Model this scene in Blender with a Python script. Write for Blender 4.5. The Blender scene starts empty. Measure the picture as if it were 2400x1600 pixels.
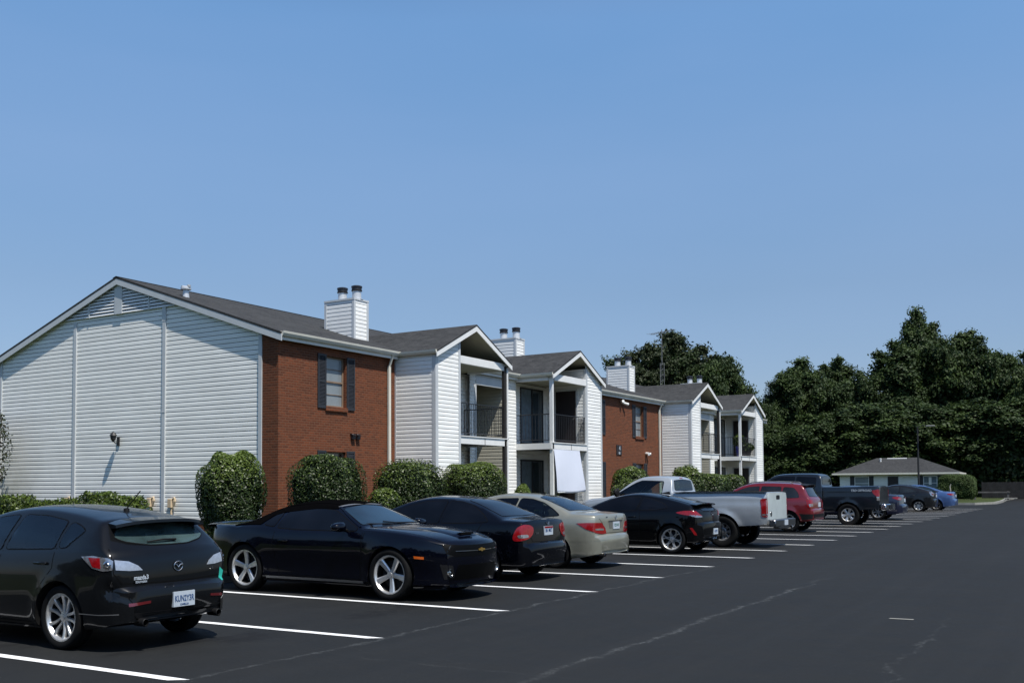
import bpy, bmesh, math, random
import numpy as np
from mathutils import Vector, Matrix
from mathutils.bvhtree import BVHTree
from mathutils.geometry import delaunay_2d_cdt
random.seed(7)
rng = np.random.default_rng(7)
S = bpy.context.scene
C = S.collection
PI = math.pi

# ------------------------------------------------------------ mesh collector
class MB:
    def __init__(s):
        s.v = []; s.f = []; s.m = []
    def add(s, vs, fs, mi=0):
        o = len(s.v); s.v += [tuple(p) for p in vs]
        for f in fs:
            s.f.append([i + o for i in f]); s.m.append(mi)
    def quad(s, a, b, c, d, mi=0):
        s.add([a, b, c, d], [(0, 1, 2, 3)], mi)
    def poly(s, pts, mi=0):
        s.add(pts, [tuple(range(len(pts)))], mi)
    def box(s, x0, x1, y0, y1, z0, z1, mi=0, bev=0.0):
        if x0 > x1: x0, x1 = x1, x0
        if y0 > y1: y0, y1 = y1, y0
        if z0 > z1: z0, z1 = z1, z0
        if bev <= 0:
            s.add([(x0,y0,z0),(x1,y0,z0),(x1,y1,z0),(x0,y1,z0),(x0,y0,z1),(x1,y0,z1),(x1,y1,z1),(x0,y1,z1)],
                  [(0,3,2,1),(4,5,6,7),(0,1,5,4),(1,2,6,5),(2,3,7,6),(3,0,4,7)], mi)
        else:
            b = bev; X=(x0,x1); Y=(y0,y1); Z=(z0,z1)
            vs=[]; idx={}
            for i in (0,1):
                for j in (0,1):
                    for k in (0,1):
                        sx=1 if i==0 else -1; sy=1 if j==0 else -1; sz=1 if k==0 else -1
                        idx[(i,j,k,'x')]=len(vs); vs.append((X[i],Y[j]+sy*b,Z[k]+sz*b))
                        idx[(i,j,k,'y')]=len(vs); vs.append((X[i]+sx*b,Y[j],Z[k]+sz*b))
                        idx[(i,j,k,'z')]=len(vs); vs.append((X[i]+sx*b,Y[j]+sy*b,Z[k]))
            fs=[]
            for i in (0,1):
                fs.append([idx[(i,0,0,'x')],idx[(i,1,0,'x')],idx[(i,1,1,'x')],idx[(i,0,1,'x')]])
                fs.append([idx[(0,i,0,'y')],idx[(1,i,0,'y')],idx[(1,i,1,'y')],idx[(0,i,1,'y')]])
                fs.append([idx[(0,0,i,'z')],idx[(1,0,i,'z')],idx[(1,1,i,'z')],idx[(0,1,i,'z')]])
                for j in (0,1):
                    fs.append([idx[(i,j,0,'x')],idx[(i,j,1,'x')],idx[(i,j,1,'y')],idx[(i,j,0,'y')]])
                    fs.append([idx[(i,0,j,'x')],idx[(i,1,j,'x')],idx[(i,1,j,'z')],idx[(i,0,j,'z')]])
                    fs.append([idx[(0,i,j,'y')],idx[(1,i,j,'y')],idx[(1,i,j,'z')],idx[(0,i,j,'z')]])
                    for k in (0,1):
                        fs.append([idx[(i,j,k,'x')],idx[(i,j,k,'y')],idx[(i,j,k,'z')]])
            s.add(vs, fs, mi)
    def tube(s, a, b, r, n=8, mi=0, r2=None):
        a=Vector(a); b=Vector(b); d=(b-a)
        if d.length < 1e-6: return
        d.normalize(); u=d.orthogonal().normalized(); w=d.cross(u)
        if r2 is None: r2=r
        vs=[]
        for P,R in ((a,r),(b,r2)):
            for i in range(n):
                t=2*PI*i/n; vs.append(P+u*(R*math.cos(t))+w*(R*math.sin(t)))
        fs=[(i,(i+1)%n,n+(i+1)%n,n+i) for i in range(n)]
        fs.append(tuple(reversed(range(n)))); fs.append(tuple(range(n,2*n)))
        s.add(vs, fs, mi)
    def path(s, pts, rs, n=8, mi=0):
        for i in range(len(pts)-1):
            r0 = rs[i] if hasattr(rs,'__len__') else rs
            r1 = rs[i+1] if hasattr(rs,'__len__') else rs
            s.tube(pts[i], pts[i+1], r0, n, mi, r1)
    def lathe(s, prof, n=24, org=(0,0,0), axis='z', mi=0, cap=False):
        vs=[]
        for (r,h) in prof:
            for i in range(n):
                t=2*PI*i/n
                if axis=='z': vs.append((org[0]+r*math.cos(t),org[1]+r*math.sin(t),org[2]+h))
                elif axis=='y': vs.append((org[0]+r*math.cos(t),org[1]+h,org[2]+r*math.sin(t)))
                else: vs.append((org[0]+h,org[1]+r*math.cos(t),org[2]+r*math.sin(t)))
        fs=[]
        for k in range(len(prof)-1):
            for i in range(n):
                fs.append((k*n+i,k*n+(i+1)%n,(k+1)*n+(i+1)%n,(k+1)*n+i))
        if cap:
            fs.append(tuple(reversed(range(n)))); fs.append(tuple(range((len(prof)-1)*n,len(prof)*n)))
        s.add(vs, fs, mi)

def mesh_from(name, mb, mats, smooth=False, ang=None, recalc=True):
    me = bpy.data.meshes.new(name)
    me.from_pydata(mb.v, [], mb.f)
    for m in mats: me.materials.append(m)
    if len(mats) > 1: me.polygons.foreach_set('material_index', mb.m)
    if recalc:
        bm = bmesh.new(); bm.from_mesh(me)
        bmesh.ops.recalc_face_normals(bm, faces=bm.faces)
        bm.to_mesh(me); bm.free()
    if smooth:
        me.polygons.foreach_set('use_smooth', [True]*len(me.polygons))
        if ang: me.set_sharp_from_angle(angle=math.radians(ang))
    me.update()
    return me

def link(name, me, parent=None, loc=None):
    o = bpy.data.objects.new(name, me); C.objects.link(o)
    if parent: o.parent = parent
    if loc is not None: o.location = loc
    return o

def obj(name, mb, mats, parent=None, org=(0,0,0), smooth=False, ang=None, recalc=True):
    """link collected geometry as ONE mesh object; org is taken off every vertex"""
    if not isinstance(mats, (list, tuple)): mats=[mats]
    if org != (0,0,0):
        mb.v=[(x-org[0],y-org[1],z-org[2]) for x,y,z in mb.v]
    o = link(name, mesh_from(name, mb, mats, smooth, ang, recalc), parent)
    if parent is None: o.location = org
    return o

def tag(o, label=None, cat=None, group=None, kind=None):
    if label: o['label']=label
    if cat: o['category']=cat
    if group: o['group']=group
    if kind: o['kind']=kind
    return o

def thing(name, loc, rz, label, cat, group=None):
    o = bpy.data.objects.new(name, None); C.objects.link(o)
    o.empty_display_size=.3
    o.location=loc; o.rotation_euler=(0,0,rz)
    return tag(o,label,cat,group)

# ------------------------------------------------------------ materials
class NT:
    def __init__(s, name):
        s.mat = bpy.data.materials.new(name); s.mat.use_nodes=True
        s.t=s.mat.node_tree; s.n=s.t.nodes; s.l=s.t.links
        s.b=s.n['Principled BSDF']
    def node(s, typ, **kw):
        n=s.n.new(typ)
        for k,v in kw.items():
            if k in n.inputs: n.inputs[k].default_value=v
            else: setattr(n,k,v)
        return n
    def link(s,a,b): s.l.new(a,b)
    def coord(s, scale=(1,1,1), which='Object'):
        tc=s.node('ShaderNodeTexCoord'); mp=s.node('ShaderNodeMapping')
        mp.inputs['Scale'].default_value=scale
        s.link(tc.outputs[which], mp.inputs['Vector']); return mp.outputs['Vector']
    def noise(s, vec, scale, detail=4, rough=.55, dist=0):
        n=s.node('ShaderNodeTexNoise'); n.inputs['Scale'].default_value=scale
        n.inputs['Detail'].default_value=detail; n.inputs['Roughness'].default_value=rough
        n.inputs['Distortion'].default_value=dist
        s.link(vec,n.inputs['Vector']); return n.outputs['Fac']
    def ramp(s, fac, stops):
        r=s.node('ShaderNodeValToRGB'); e=r.color_ramp.elements
        while len(e)<len(stops): e.new(0.5)
        for i,(p,c) in enumerate(stops):
            e[i].position=p; e[i].color=(c[0],c[1],c[2],1) if hasattr(c,'__len__') else (c,c,c,1)
        s.link(fac,r.inputs['Fac']); return r.outputs['Color']
    def mix(s, fac, a, b, mode='MIX'):
        m=s.node('ShaderNodeMix'); m.data_type='RGBA'; m.blend_type=mode
        for k,v in (('Factor',fac),('A',a),('B',b)):
            sock=[i for i in m.inputs if i.name==k and (i.type=='RGBA' if k!='Factor' else i.type=='VALUE')][0]
            if hasattr(v,'links') or isinstance(v,bpy.types.NodeSocket): s.link(v,sock)
            elif k=='Factor': sock.default_value=v
            else: sock.default_value=(v[0],v[1],v[2],1)
        return [o for o in m.outputs if o.type=='RGBA'][0]
    def math(s, op, a, b=None, c=None):
        m=s.node('ShaderNodeMath'); m.operation=op
        for i,v in enumerate((a,b,c)):
            if v is None: continue
            if isinstance(v,bpy.types.NodeSocket): s.link(v,m.inputs[i])
            else: m.inputs[i].default_value=v
        return m.outputs[0]
    def bump(s, h, strength=.3, dist=.01):
        b=s.node('ShaderNodeBump'); b.inputs['Strength'].default_value=strength; b.inputs['Distance'].default_value=dist
        s.link(h,b.inputs['Height']); s.link(b.outputs['Normal'], s.b.inputs['Normal'])
    def set(s, **kw):
        for k,v in kw.items():
            k=k.replace('_',' ')
            i=s.b.inputs[k]
            if isinstance(v,bpy.types.NodeSocket): s.link(v,i)
            elif hasattr(v,'__len__') and len(v)==3: i.default_value=(v[0],v[1],v[2],1)
            else: i.default_value=v
        return s.mat

def mat(name, col, rough=.5, metal=0., spec=.5, coat=0., coatr=.03, var=.0, vs=3., bump=0., emit=None):
    t=NT(name)
    if var>0 or bump>0:
        v=t.coord(); n=t.noise(v,vs,5,.6)
        if var>0:
            lo=[max(0,c*(1-var)) for c in col]; hi=[min(1,c*(1+var)) for c in col]
            t.set(Base_Color=t.ramp(n,[(.3,lo),(.7,hi)]))
        else: t.set(Base_Color=col)
        if bump>0: t.bump(t.noise(v,vs*12,3),bump,.01)
    else: t.set(Base_Color=col)
    t.set(Roughness=rough, Metallic=metal, Specular_IOR_Level=spec, Coat_Weight=coat, Coat_Roughness=coatr)
    if emit:
        t.set(Emission_Color=emit[0], Emission_Strength=emit[1])
    return t.mat

def text_mesh(txt, size, depth=.002, bold=.0, align='CENTER'):
    """lettering as mesh in the XY plane, centred"""
    cu=bpy.data.curves.new('lettering','FONT'); cu.body=txt; cu.size=size
    cu.extrude=depth; cu.offset=bold; cu.align_x=align; cu.align_y='CENTER'; cu.resolution_u=3
    o=bpy.data.objects.new('tmp_text',cu); C.objects.link(o)
    dg=bpy.context.evaluated_depsgraph_get()
    me=bpy.data.meshes.new_from_object(o.evaluated_get(dg))
    bpy.data.objects.remove(o); bpy.data.curves.remove(cu)
    vs=[tuple(v.co) for v in me.vertices]; fs=[tuple(p.vertices) for p in me.polygons]
    bpy.data.meshes.remove(me)
    return vs,fs

def put_text(mb, txt, size, pos, U, V, mi=0, depth=.002, bold=0., sx=1.0):
    vs,fs=text_mesh(txt,size,depth,bold)
    U=Vector(U).normalized(); V=Vector(V).normalized(); N=U.cross(V); pos=Vector(pos)
    mb.add([pos+U*(v[0]*sx)+V*v[1]+N*v[2] for v in vs], fs, mi)

def pchip(xs, ys):
    xs=np.array(xs,float); ys=np.array(ys,float); n=len(xs)
    if n==1: return lambda x: ys[0]+0*np.asarray(x,float)
    h=np.diff(xs); d=np.diff(ys)/h; m=np.zeros(n)
    for i in range(1,n-1):
        if d[i-1]*d[i]>0:
            w1=2*h[i]+h[i-1]; w2=h[i]+2*h[i-1]
            m[i]=(w1+w2)/(w1/d[i-1]+w2/d[i])
    m[0]=d[0]; m[-1]=d[-1]
    def f(x):
        x=np.clip(x,xs[0],xs[-1]); i=np.clip(np.searchsorted(xs,x,side='right')-1,0,n-2)
        t=(x-xs[i])/h[i]; t2=t*t; t3=t2*t
        return (2*t3-3*t2+1)*ys[i]+(t3-2*t2+t)*h[i]*m[i]+(-2*t3+3*t2)*ys[i+1]+(t3-t2)*h[i]*m[i+1]
    return f
SKY_AIR,SKY_DUST,SKY_OZ,SKY_STR,SUN_E,EXPO=1.0,.6,1.5,.10,5.0,0.22
M={}
def car_paint(name,col,metal=.0,rough=.32,coat=1.0,spec=.5,flake=0.):
    t=NT(name)
    v=t.coord(); n=t.noise(v,2.2,5,.6)
    lo=[c*.90 for c in col]; hi=[min(1,c*1.08) for c in col]
    t.set(Base_Color=t.ramp(n,[(.3,lo),(.7,hi)]),Metallic=metal,Coat_Weight=coat,Coat_Roughness=.04,Specular_IOR_Level=spec)
    # thin uneven film of dust
    d=t.noise(v,9,6,.7)
    r=t.math('MULTIPLY_ADD',d,.12,rough-.06); t.set(Roughness=r)
    M[name]=t.mat
car_paint('paint_charcoal',(.0036,.0041,.0049),.0,.34,.6,.06)
car_paint('paint_navy',(.0007,.0011,.0040),.0,.30,.7,.05)
car_paint('paint_black',(.0013,.0014,.0018),.0,.3,.6,.05)
car_paint('paint_civic',(.0008,.0011,.0026),.0,.26,.65,.05)
car_paint('paint_champ',(.30,.295,.235),.55,.36,.8)
car_paint('paint_champ_shade',(.18,.175,.15),.5,.4,.4)  # champagne darkened to stand for shade in the plate recess
car_paint('paint_silver',(.38,.405,.42),.4,.36,.7)
car_paint('paint_white',(.40,.45,.45),.0,.5,.3)
car_paint('paint_red',(.13,.004,.006),.15,.3,1.)
car_paint('paint_slate',(.006,.0095,.015),.15,.3,.7,.3)
car_paint('paint_grey',(.006,.0065,.0075),.1,.3,.6,.3)
car_paint('paint_bluecar',(.005,.007,.026),.25,.3,1.)
car_paint('paint_skyblue',(.05,.10,.24),.35,.3,1.)
M['wheel_well']=mat('wheel_well',(.006,.006,.006),.9,spec=.1)
M['tyre']=mat('tyre',(.006,.006,.006),.8,spec=.15,var=.2,vs=8)
M['brake']=mat('brake',(.012,.012,.012),.7,.0,spec=.3)
M['alloy_bright']=mat('alloy_bright',(.66,.65,.63),.34,.8,var=.12,vs=9)
M['alloy']=mat('alloy',(.30,.30,.30),.34,.8,var=.15,vs=9)
M['steel_wheel']=mat('steel_wheel',(.20,.20,.20),.4,.7,var=.25,vs=9)
M['rubber']=mat('rubber',(.0025,.0025,.003),.7,spec=.1)
M['trim']=mat('trim',(.005,.005,.0055),.6,spec=.25)
M['trim_light']=mat('trim_light',(.22,.22,.22),.4,.6)
M['gap']=mat('gap',(.002,.002,.002),.9,spec=.1)
M['grille']=mat('grille',(.0015,.0015,.0015),.5,spec=.08)
M['chrome']=mat('chrome',(.62,.62,.62),.16,1.)
M['chrome_dark']=mat('chrome_dark',(.20,.20,.21),.28,1.)
M['gold']=mat('gold',(.55,.36,.10),.28,.8)
M['lamp_dark']=mat('lamp_dark',(.05,.05,.055),.12,.6,coat=1)
M['lens_red']=mat('lens_red',(.20,.003,.005),.15,spec=.4,coat=.6,var=.25,vs=30)
M['lens_darkred']=mat('lens_darkred',(.10,.008,.010),.15,coat=1)
M['lens_orange']=mat('lens_orange',(.55,.10,.01),.2,coat=1)
M['lens_clear']=mat('lens_clear',(.34,.34,.36),.14,.75,coat=1,var=.30,vs=40)
M['lens_white']=mat('lens_white',(.40,.42,.46),.15,.5,coat=1,var=.16,vs=30)
M['interior']=mat('interior',(.055,.053,.048),.9,spec=.2)
M['seat']=mat('seat',(.045,.045,.048),.85,spec=.2,var=.2)
def clear_glass(name,tint):
    t=NT(name); tr=t.node('ShaderNodeBsdfTransparent'); tr.inputs['Color'].default_value=(*tint,1)
    gl=t.node('ShaderNodeBsdfGlossy'); gl.inputs['Roughness'].default_value=.03; gl.inputs['Color'].default_value=(.9,.95,1,1)
    fr=t.node('ShaderNodeFresnel'); fr.inputs['IOR'].default_value=1.5
    mx=t.node('ShaderNodeMixShader'); t.link(fr.outputs[0],mx.inputs[0]); t.link(tr.outputs[0],mx.inputs[1]); t.link(gl.outputs[0],mx.inputs[2])
    out=[n_ for n_ in t.n if n_.type=='OUTPUT_MATERIAL'][0]; t.link(mx.outputs[0],out.inputs['Surface']); M[name]=t.mat
def sheen_glass(name,tint,sheen,k):
    clear_glass(name,tint); t=M[name].node_tree; out=[n for n in t.nodes if n.type=='OUTPUT_MATERIAL'][0]
    src=out.inputs['Surface'].links[0].from_socket; d=t.nodes.new('ShaderNodeBsdfDiffuse'); d.inputs['Color'].default_value=(*sheen,1)
    nz=t.nodes.new('ShaderNodeTexNoise'); nz.inputs['Scale'].default_value=2.5; tc=t.nodes.new('ShaderNodeTexCoord'); t.links.new(tc.outputs['Object'],nz.inputs['Vector'])
    mr=t.nodes.new('ShaderNodeMapRange'); mr.inputs['From Min'].default_value=.35; mr.inputs['From Max'].default_value=.65; mr.inputs['To Min'].default_value=k*.5; mr.inputs['To Max'].default_value=k*1.3; t.links.new(nz.outputs['Fac'],mr.inputs['Value'])
    m=t.nodes.new('ShaderNodeMixShader'); t.links.new(mr.outputs[0],m.inputs[0]); t.links.new(src,m.inputs[1]); t.links.new(d.outputs[0],m.inputs[2]); t.links.new(m.outputs[0],out.inputs['Surface'])
sheen_glass('glass_teal_sheen',(.84,.92,.88),(.09,.15,.155),.38)  # teal reflection on the pane mixed in as diffuse colour
clear_glass('glass_clear',(.84,.92,.88)); clear_glass('glass_clear_dark',(.62,.74,.73))
M['teal']=mat('teal',(.02,.36,.28),.5)
M['plate_white']=mat('plate_white',(.42,.47,.52),.45,var=.06,vs=20)
M['plate_blue']=mat('plate_blue',(.03,.075,.19),.5)
M['plate_green']=mat('plate_green',(.02,.12,.10),.5)
M['fabric_black']=mat('fabric_black',(.0022,.0022,.0026),1.,spec=.0)
def glass_mat(name,col,rough=.04,spec=.55):
    t=NT(name); v=t.coord(); n=t.noise(v,1.6,2,.5)
    t.set(Base_Color=t.ramp(n,[(.35,[c*.6 for c in col]),(.65,[c*1.3 for c in col])]),Roughness=rough,Specular_IOR_Level=spec)
    M[name]=t.mat
glass_mat('glass_car',(.014,.018,.020)); glass_mat('glass_tint',(.0025,.0032,.005),.04,.30); glass_mat('glass_rear',(.012,.020,.022))
glass_mat('glass_rear2',(.018,.028,.034)); glass_mat('glass_blue',(.010,.022,.034)); glass_mat('glass_truck',(.014,.022,.020)); glass_mat('glass_suv',(.012,.014,.016))
# ============================================================ SITE MATERIALS
def asphalt_mat():
    t=NT('asphalt'); v=t.coord()
    big=t.noise(v,.16,5,.6); mid=t.noise(v,2.2,6,.65); fine=t.noise(v,90,3,.7)
    c=t.ramp(big,[(.3,(.0105,.0112,.0112)),(.7,(.0140,.0148,.0150))])
    c=t.mix(t.ramp(mid,[(.35,0),(.75,.55)]),c,(.0165,.0172,.0175))
    c=t.mix(t.ramp(fine,[(.55,0),(.80,.55)]),c,(.030,.031,.032))
    sep=t.node('ShaderNodeSeparateXYZ'); t.link(v,sep.inputs[0]); X,Y=sep.outputs[0],sep.outputs[1]
    # reflected cracks in the sealed surface: wandering lines, broken up
    w1=t.noise(v,.55,6,.72); w2=t.noise(v,1.9,5,.7); brk=t.noise(v,3.5,4,.6); fuzz=t.noise(v,38,3,.7)
    def crack(A,B,x0,amp,lo,hi,wid,strength,base):
        a=t.math('SUBTRACT',A,x0); a=t.math('ADD',a,t.math('MULTIPLY',t.math('SUBTRACT',w1,.5),amp)); a=t.math('ADD',a,t.math('MULTIPLY',t.math('SUBTRACT',w2,.5),amp*.45))
        a=t.math('ABSOLUTE',a)
        m=t.node('ShaderNodeMapRange'); m.inputs['From Min'].default_value=wid; m.inputs['From Max'].default_value=wid*.15
        t.link(a,m.inputs['Value'])
        g=t.ramp(brk,[(.40,.15),(.62,1)]); f=t.ramp(fuzz,[(.42,.1),(.6,1)])
        r=t.math('MULTIPLY',m.outputs[0],g); r=t.math('MULTIPLY',r,f)
        for (s_,e_,sg) in ((lo,lo+1.2,1),(hi,hi-2.5,1)):
            q=t.node('ShaderNodeMapRange'); q.inputs['From Min'].default_value=s_; q.inputs['From Max'].default_value=e_; t.link(B,q.inputs['Value']); r=t.math('MULTIPLY',r,q.outputs[0])
        return t.mix(t.math('MULTIPLY',r,strength),base,(.095,.10,.10))
    c=crack(X,Y,-6.33,.55,4.6,19,.045,.75,c)
    c=crack(X,Y,-3.93,.55,6.2,17,.050,1.,c)
    c=crack(Y,X,7.0,.7,-6.3,-3.0,.028,.40,c)
    c=crack(X,Y,-1.55,.8,7.2,13,.03,.45,c)
    c=crack(Y,X,15.5,1.6,-6,6,.03,.25,c)
    # drips and tyre scuffs where cars stand
    st=t.noise(t.coord((1,.55,1)),1.1,5,.7); bay=t.node('ShaderNodeMapRange'); bay.inputs['From Min'].default_value=-6.4; bay.inputs['From Max'].default_value=-7.6; t.link(X,bay.inputs['Value'])
    c=t.mix(t.math('MULTIPLY',t.ramp(st,[(.56,0),(.66,.75)]),bay.outputs[0]),c,(.006,.006,.0065))
    ty=t.noise(t.coord((1.3,.05,1)),1.2,4,.6); c=t.mix(t.ramp(ty,[(.5,0),(.75,.35)]),c,(.021,.022,.0225))
    sp_=t.node('ShaderNodeTexVoronoi'); sp_.inputs['Scale'].default_value=7; t.link(v,sp_.inputs['Vector']); c=t.mix(t.ramp(sp_.outputs['Distance'],[(.03,.8),(.055,0)]),c,(.07,.07,.068))
    t.set(Base_Color=c,Roughness=t.ramp(mid,[(.3,.72),(.8,.88)]),Specular_IOR_Level=.18)
    t.bump(t.math('ADD',t.math('MULTIPLY',fine,.6),t.noise(v,28,4,.7)),.35,.006)
    return t.mat
def grass_mat():
    t=NT('lawn'); v=t.coord(); a=t.noise(v,.7,6,.65); b=t.noise(v,35,3,.7)
    c=t.ramp(a,[(.3,(.032,.046,.012)),(.6,(.055,.072,.02)),(.8,(.10,.10,.035))]); c=t.mix(t.ramp(b,[(.3,.6),(.7,0)]),c,(.02,.03,.008))
    t.set(Base_Color=c,Roughness=.95,Specular_IOR_Level=.2); t.bump(b,.8,.03); return t.mat
def brick_mat():
    t=NT('brick'); tc=t.node('ShaderNodeTexCoord'); sp=t.node('ShaderNodeSeparateXYZ'); t.link(tc.outputs['Object'],sp.inputs[0])
    u=t.math('ADD',sp.outputs[0],sp.outputs[1]); cb=t.node('ShaderNodeCombineXYZ'); t.link(u,cb.inputs[0]); t.link(sp.outputs[2],cb.inputs[1])
    b=t.node('ShaderNodeTexBrick'); t.link(cb.outputs[0],b.inputs['Vector'])
    b.inputs['Scale'].default_value=1; b.inputs['Brick Width'].default_value=.203; b.inputs['Row Height'].default_value=.0677; b.inputs['Mortar Size'].default_value=.010; b.inputs['Mortar Smooth'].default_value=.3; b.inputs['Bias'].default_value=0
    b.inputs['Color1'].default_value=(.165,.045,.017,1); b.inputs['Color2'].default_value=(.082,.025,.012,1); b.inputs['Mortar'].default_value=(.15,.076,.044,1)
    v=tc.outputs['Object']; n=t.noise(v,.9,5,.6); n2=t.noise(v,7,4,.7)
    c=t.mix(t.ramp(n,[(.35,0),(.75,.45)]),b.outputs['Color'],(.115,.042,.020)); c=t.mix(t.ramp(n2,[(.45,0),(.75,.35)]),c,(.19,.062,.028))
    t.set(Base_Color=c,Roughness=.85,Specular_IOR_Level=.25); t.bump(t.math('MULTIPLY',b.outputs['Fac'],-1),.5,.006); return t.mat
def shingle_mat():
    t=NT('shingle'); v=t.coord(); tc=t.node('ShaderNodeTexCoord'); sp=t.node('ShaderNodeSeparateXYZ'); t.link(tc.outputs['Object'],sp.inputs[0])
    u=t.math('ADD',t.math('MULTIPLY',sp.outputs[2],3.0),0); w=t.math('ADD',sp.outputs[0],t.math('MULTIPLY',sp.outputs[1],1.0)); cb=t.node('ShaderNodeCombineXYZ'); t.link(w,cb.inputs[0]); t.link(u,cb.inputs[1])
    b=t.node('ShaderNodeTexBrick'); t.link(cb.outputs[0],b.inputs['Vector']); b.inputs['Brick Width'].default_value=.33; b.inputs['Row Height'].default_value=.14; b.inputs['Scale'].default_value=1; b.inputs['Mortar Size'].default_value=.010
    b.inputs['Color1'].default_value=(.040,.041,.042,1); b.inputs['Color2'].default_value=(.022,.023,.024,1); b.inputs['Mortar'].default_value=(.016,.015,.015,1)
    n=t.noise(v,.5,5,.6); g=t.noise(v,60,2,.6); q=t.noise(v,4.5,4,.7)
    c=t.mix(t.ramp(n,[(.35,0),(.7,.6)]),b.outputs['Color'],(.043,.044,.045)); c=t.mix(t.ramp(q,[(.42,0),(.68,.55)]),c,(.066,.066,.066)); c=t.mix(t.ramp(g,[(.5,0),(.8,.4)]),c,(.085,.08,.078))
    t.set(Base_Color=c,Roughness=.95,Specular_IOR_Level=.15); t.bump(g,.5,.01); return t.mat
def siding_mat(name,col,stain=None):
    t=NT(name); v=t.coord(); n=t.noise(v,1.3,5,.65); st=t.coord((.45,.45,7.9)); m=t.noise(st,1.0,2,.5)
    c=t.ramp(n,[(.3,[k*.90 for k in col]),(.7,col)]); c=t.mix(t.ramp(m,[(.40,0),(.68,.42)]),c,[k*.74 for k in col])
    if stain:
        sp=t.node('ShaderNodeSeparateXYZ'); t.link(v,sp.inputs[0])
        # mildew creeping from the lower left corner (object space: x along wall, z up)
        a=t.node('ShaderNodeMapRange'); a.inputs['From Min'].default_value=stain[0]; a.inputs['From Max'].default_value=stain[1]; t.link(sp.outputs[0],a.inputs['Value'])
        b=t.node('ShaderNodeMapRange'); b.inputs['From Min'].default_value=stain[2]; b.inputs['From Max'].default_value=stain[3]; t.link(sp.outputs[2],b.inputs['Value'])
        f=t.math('MULTIPLY',a.outputs[0],b.outputs[0]); f=t.math('MULTIPLY',f,t.ramp(t.noise(v,2.2,5,.7),[(.25,.35),(.65,1.0)]))
        c=t.mix(f,c,(.10,.11,.06))
    t.set(Base_Color=c,Roughness=.55,Specular_IOR_Level=.35); return t.mat

M['asphalt']=asphalt_mat(); M['lawn']=grass_mat(); M['brick']=brick_mat(); M['shingle']=shingle_mat()
M['siding']=siding_mat('siding',(.88,.875,.84))
M['siding_gable']=siding_mat('siding_gable',(.90,.89,.84),(-3.4,-6.1,3.0,.2))
M['white']=mat('white_trim',(.72,.72,.70),.5,var=.06)
M['trim_grey']=mat('trim_grey',(.50,.52,.53),.5,var=.06)
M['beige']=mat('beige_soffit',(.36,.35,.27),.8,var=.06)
M['cream']=mat('cream_gutter',(.62,.60,.52),.5,var=.06)
t=NT('paint_line'); v=t.coord(); a=t.noise(v,1.4,5,.7); b=t.noise(v,55,3,.7)
c=t.mix(t.ramp(a,[(.45,0),(.8,.35)]),(.80,.80,.79),(.50,.50,.50)); c=t.mix(t.math('MULTIPLY',t.ramp(b,[(.55,0),(.66,1)]),t.ramp(a,[(.42,.05),(.7,.8)])),c,(.06,.06,.06))
t.set(Base_Color=c,Roughness=.75); M['paint_line']=t.mat
M['concrete']=mat('concrete',(.24,.235,.21),.9,var=.18,vs=3,bump=.2)
M['black_iron']=mat('black_iron',(.012,.012,.013),.5)
M['black_post']=mat('black_post',(.015,.013,.012),.7,var=.2)
M['shutter']=mat('shutter',(.020,.022,.027),.55,var=.15)
M['door_dark']=mat('door_dark',(.012,.008,.009),.45,var=.2)
M['blinds']=mat('blinds',(.20,.225,.235),.5,spec=.5,coat=.8,var=.10,vs=1.5)
M['slider_glass']=mat('slider_glass',(.030,.045,.055),.08,coat=1,var=.3,vs=2)
M['curtain']=mat('curtain',(.10,.14,.17),.5,coat=.9,var=.3,vs=5)
M['window_glass']=mat('window_glass',(.02,.024,.026),.06,coat=1)
M['wood_frame']=mat('wood_frame',(.22,.15,.10),.6,var=.2)
M['flue']=mat('flue',(.60,.61,.62),.35,.3,var=.1)
M['flue_cap']=mat('flue_cap',(.035,.035,.040),.4,.5)
M['louver_dark']=mat('louver_dark',(.02,.02,.02),.9)
M['sheet']=mat('sheet',(.62,.65,.74),.7,var=.02)
M['tan_box']=mat('tan_box',(.60,.46,.30),.7,var=.1)
M['terracotta']=mat('blue_pot',(.02,.03,.28),.25,coat=1)
M['wood_old']=mat('wood_old',(.075,.072,.070),.9,var=.35,vs=2)
M['wood_fence']=mat('wood_fence',(.020,.019,.019),.95,var=.4,vs=2)
M['pole']=mat('pole',(.010,.010,.012),.6)
M['galv']=mat('galv',(.22,.22,.21),.5,.4)
M['bark']=mat('bark',(.09,.075,.06),.95,var=.3,vs=2,bump=.4)
M['bark_pale']=mat('bark_pale',(.28,.26,.22),.95,var=.3,vs=2)
def leaf_mat(name,a,b,c,rough=.5,spec=.4,vs=1.2,trans=.25):
    t=NT(name); v=t.coord(); n=t.noise(v,vs,4,.6); m=t.noise(v,vs*9,2,.5)
    col=t.mix(t.ramp(m,[(.35,0),(.65,1)]),t.ramp(n,[(.3,a),(.7,b)]),c)
    # facing variation by leaf
    t.set(Base_Color=col,Roughness=rough,Specular_IOR_Level=spec)
    tr=t.node('ShaderNodeBsdfTranslucent'); t.link(col,tr.inputs['Color'])
    mx=t.node('ShaderNodeMixShader'); mx.inputs[0].default_value=trans
    t.link(t.b.outputs[0],mx.inputs[1]); t.link(tr.outputs[0],mx.inputs[2])
    out=[n_ for n_ in t.n if n_.type=='OUTPUT_MATERIAL'][0]; t.link(mx.outputs[0],out.inputs['Surface'])
    M[name]=t.mat
leaf_mat('leaf_hedge',(.010,.019,.005),(.020,.035,.008),(.034,.056,.011),.45,.30,1.5,.12)
leaf_mat('leaf_new',(.09,.13,.02),(.13,.17,.03),(.10,.15,.025),.4,.4,1.5,.25)
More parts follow.
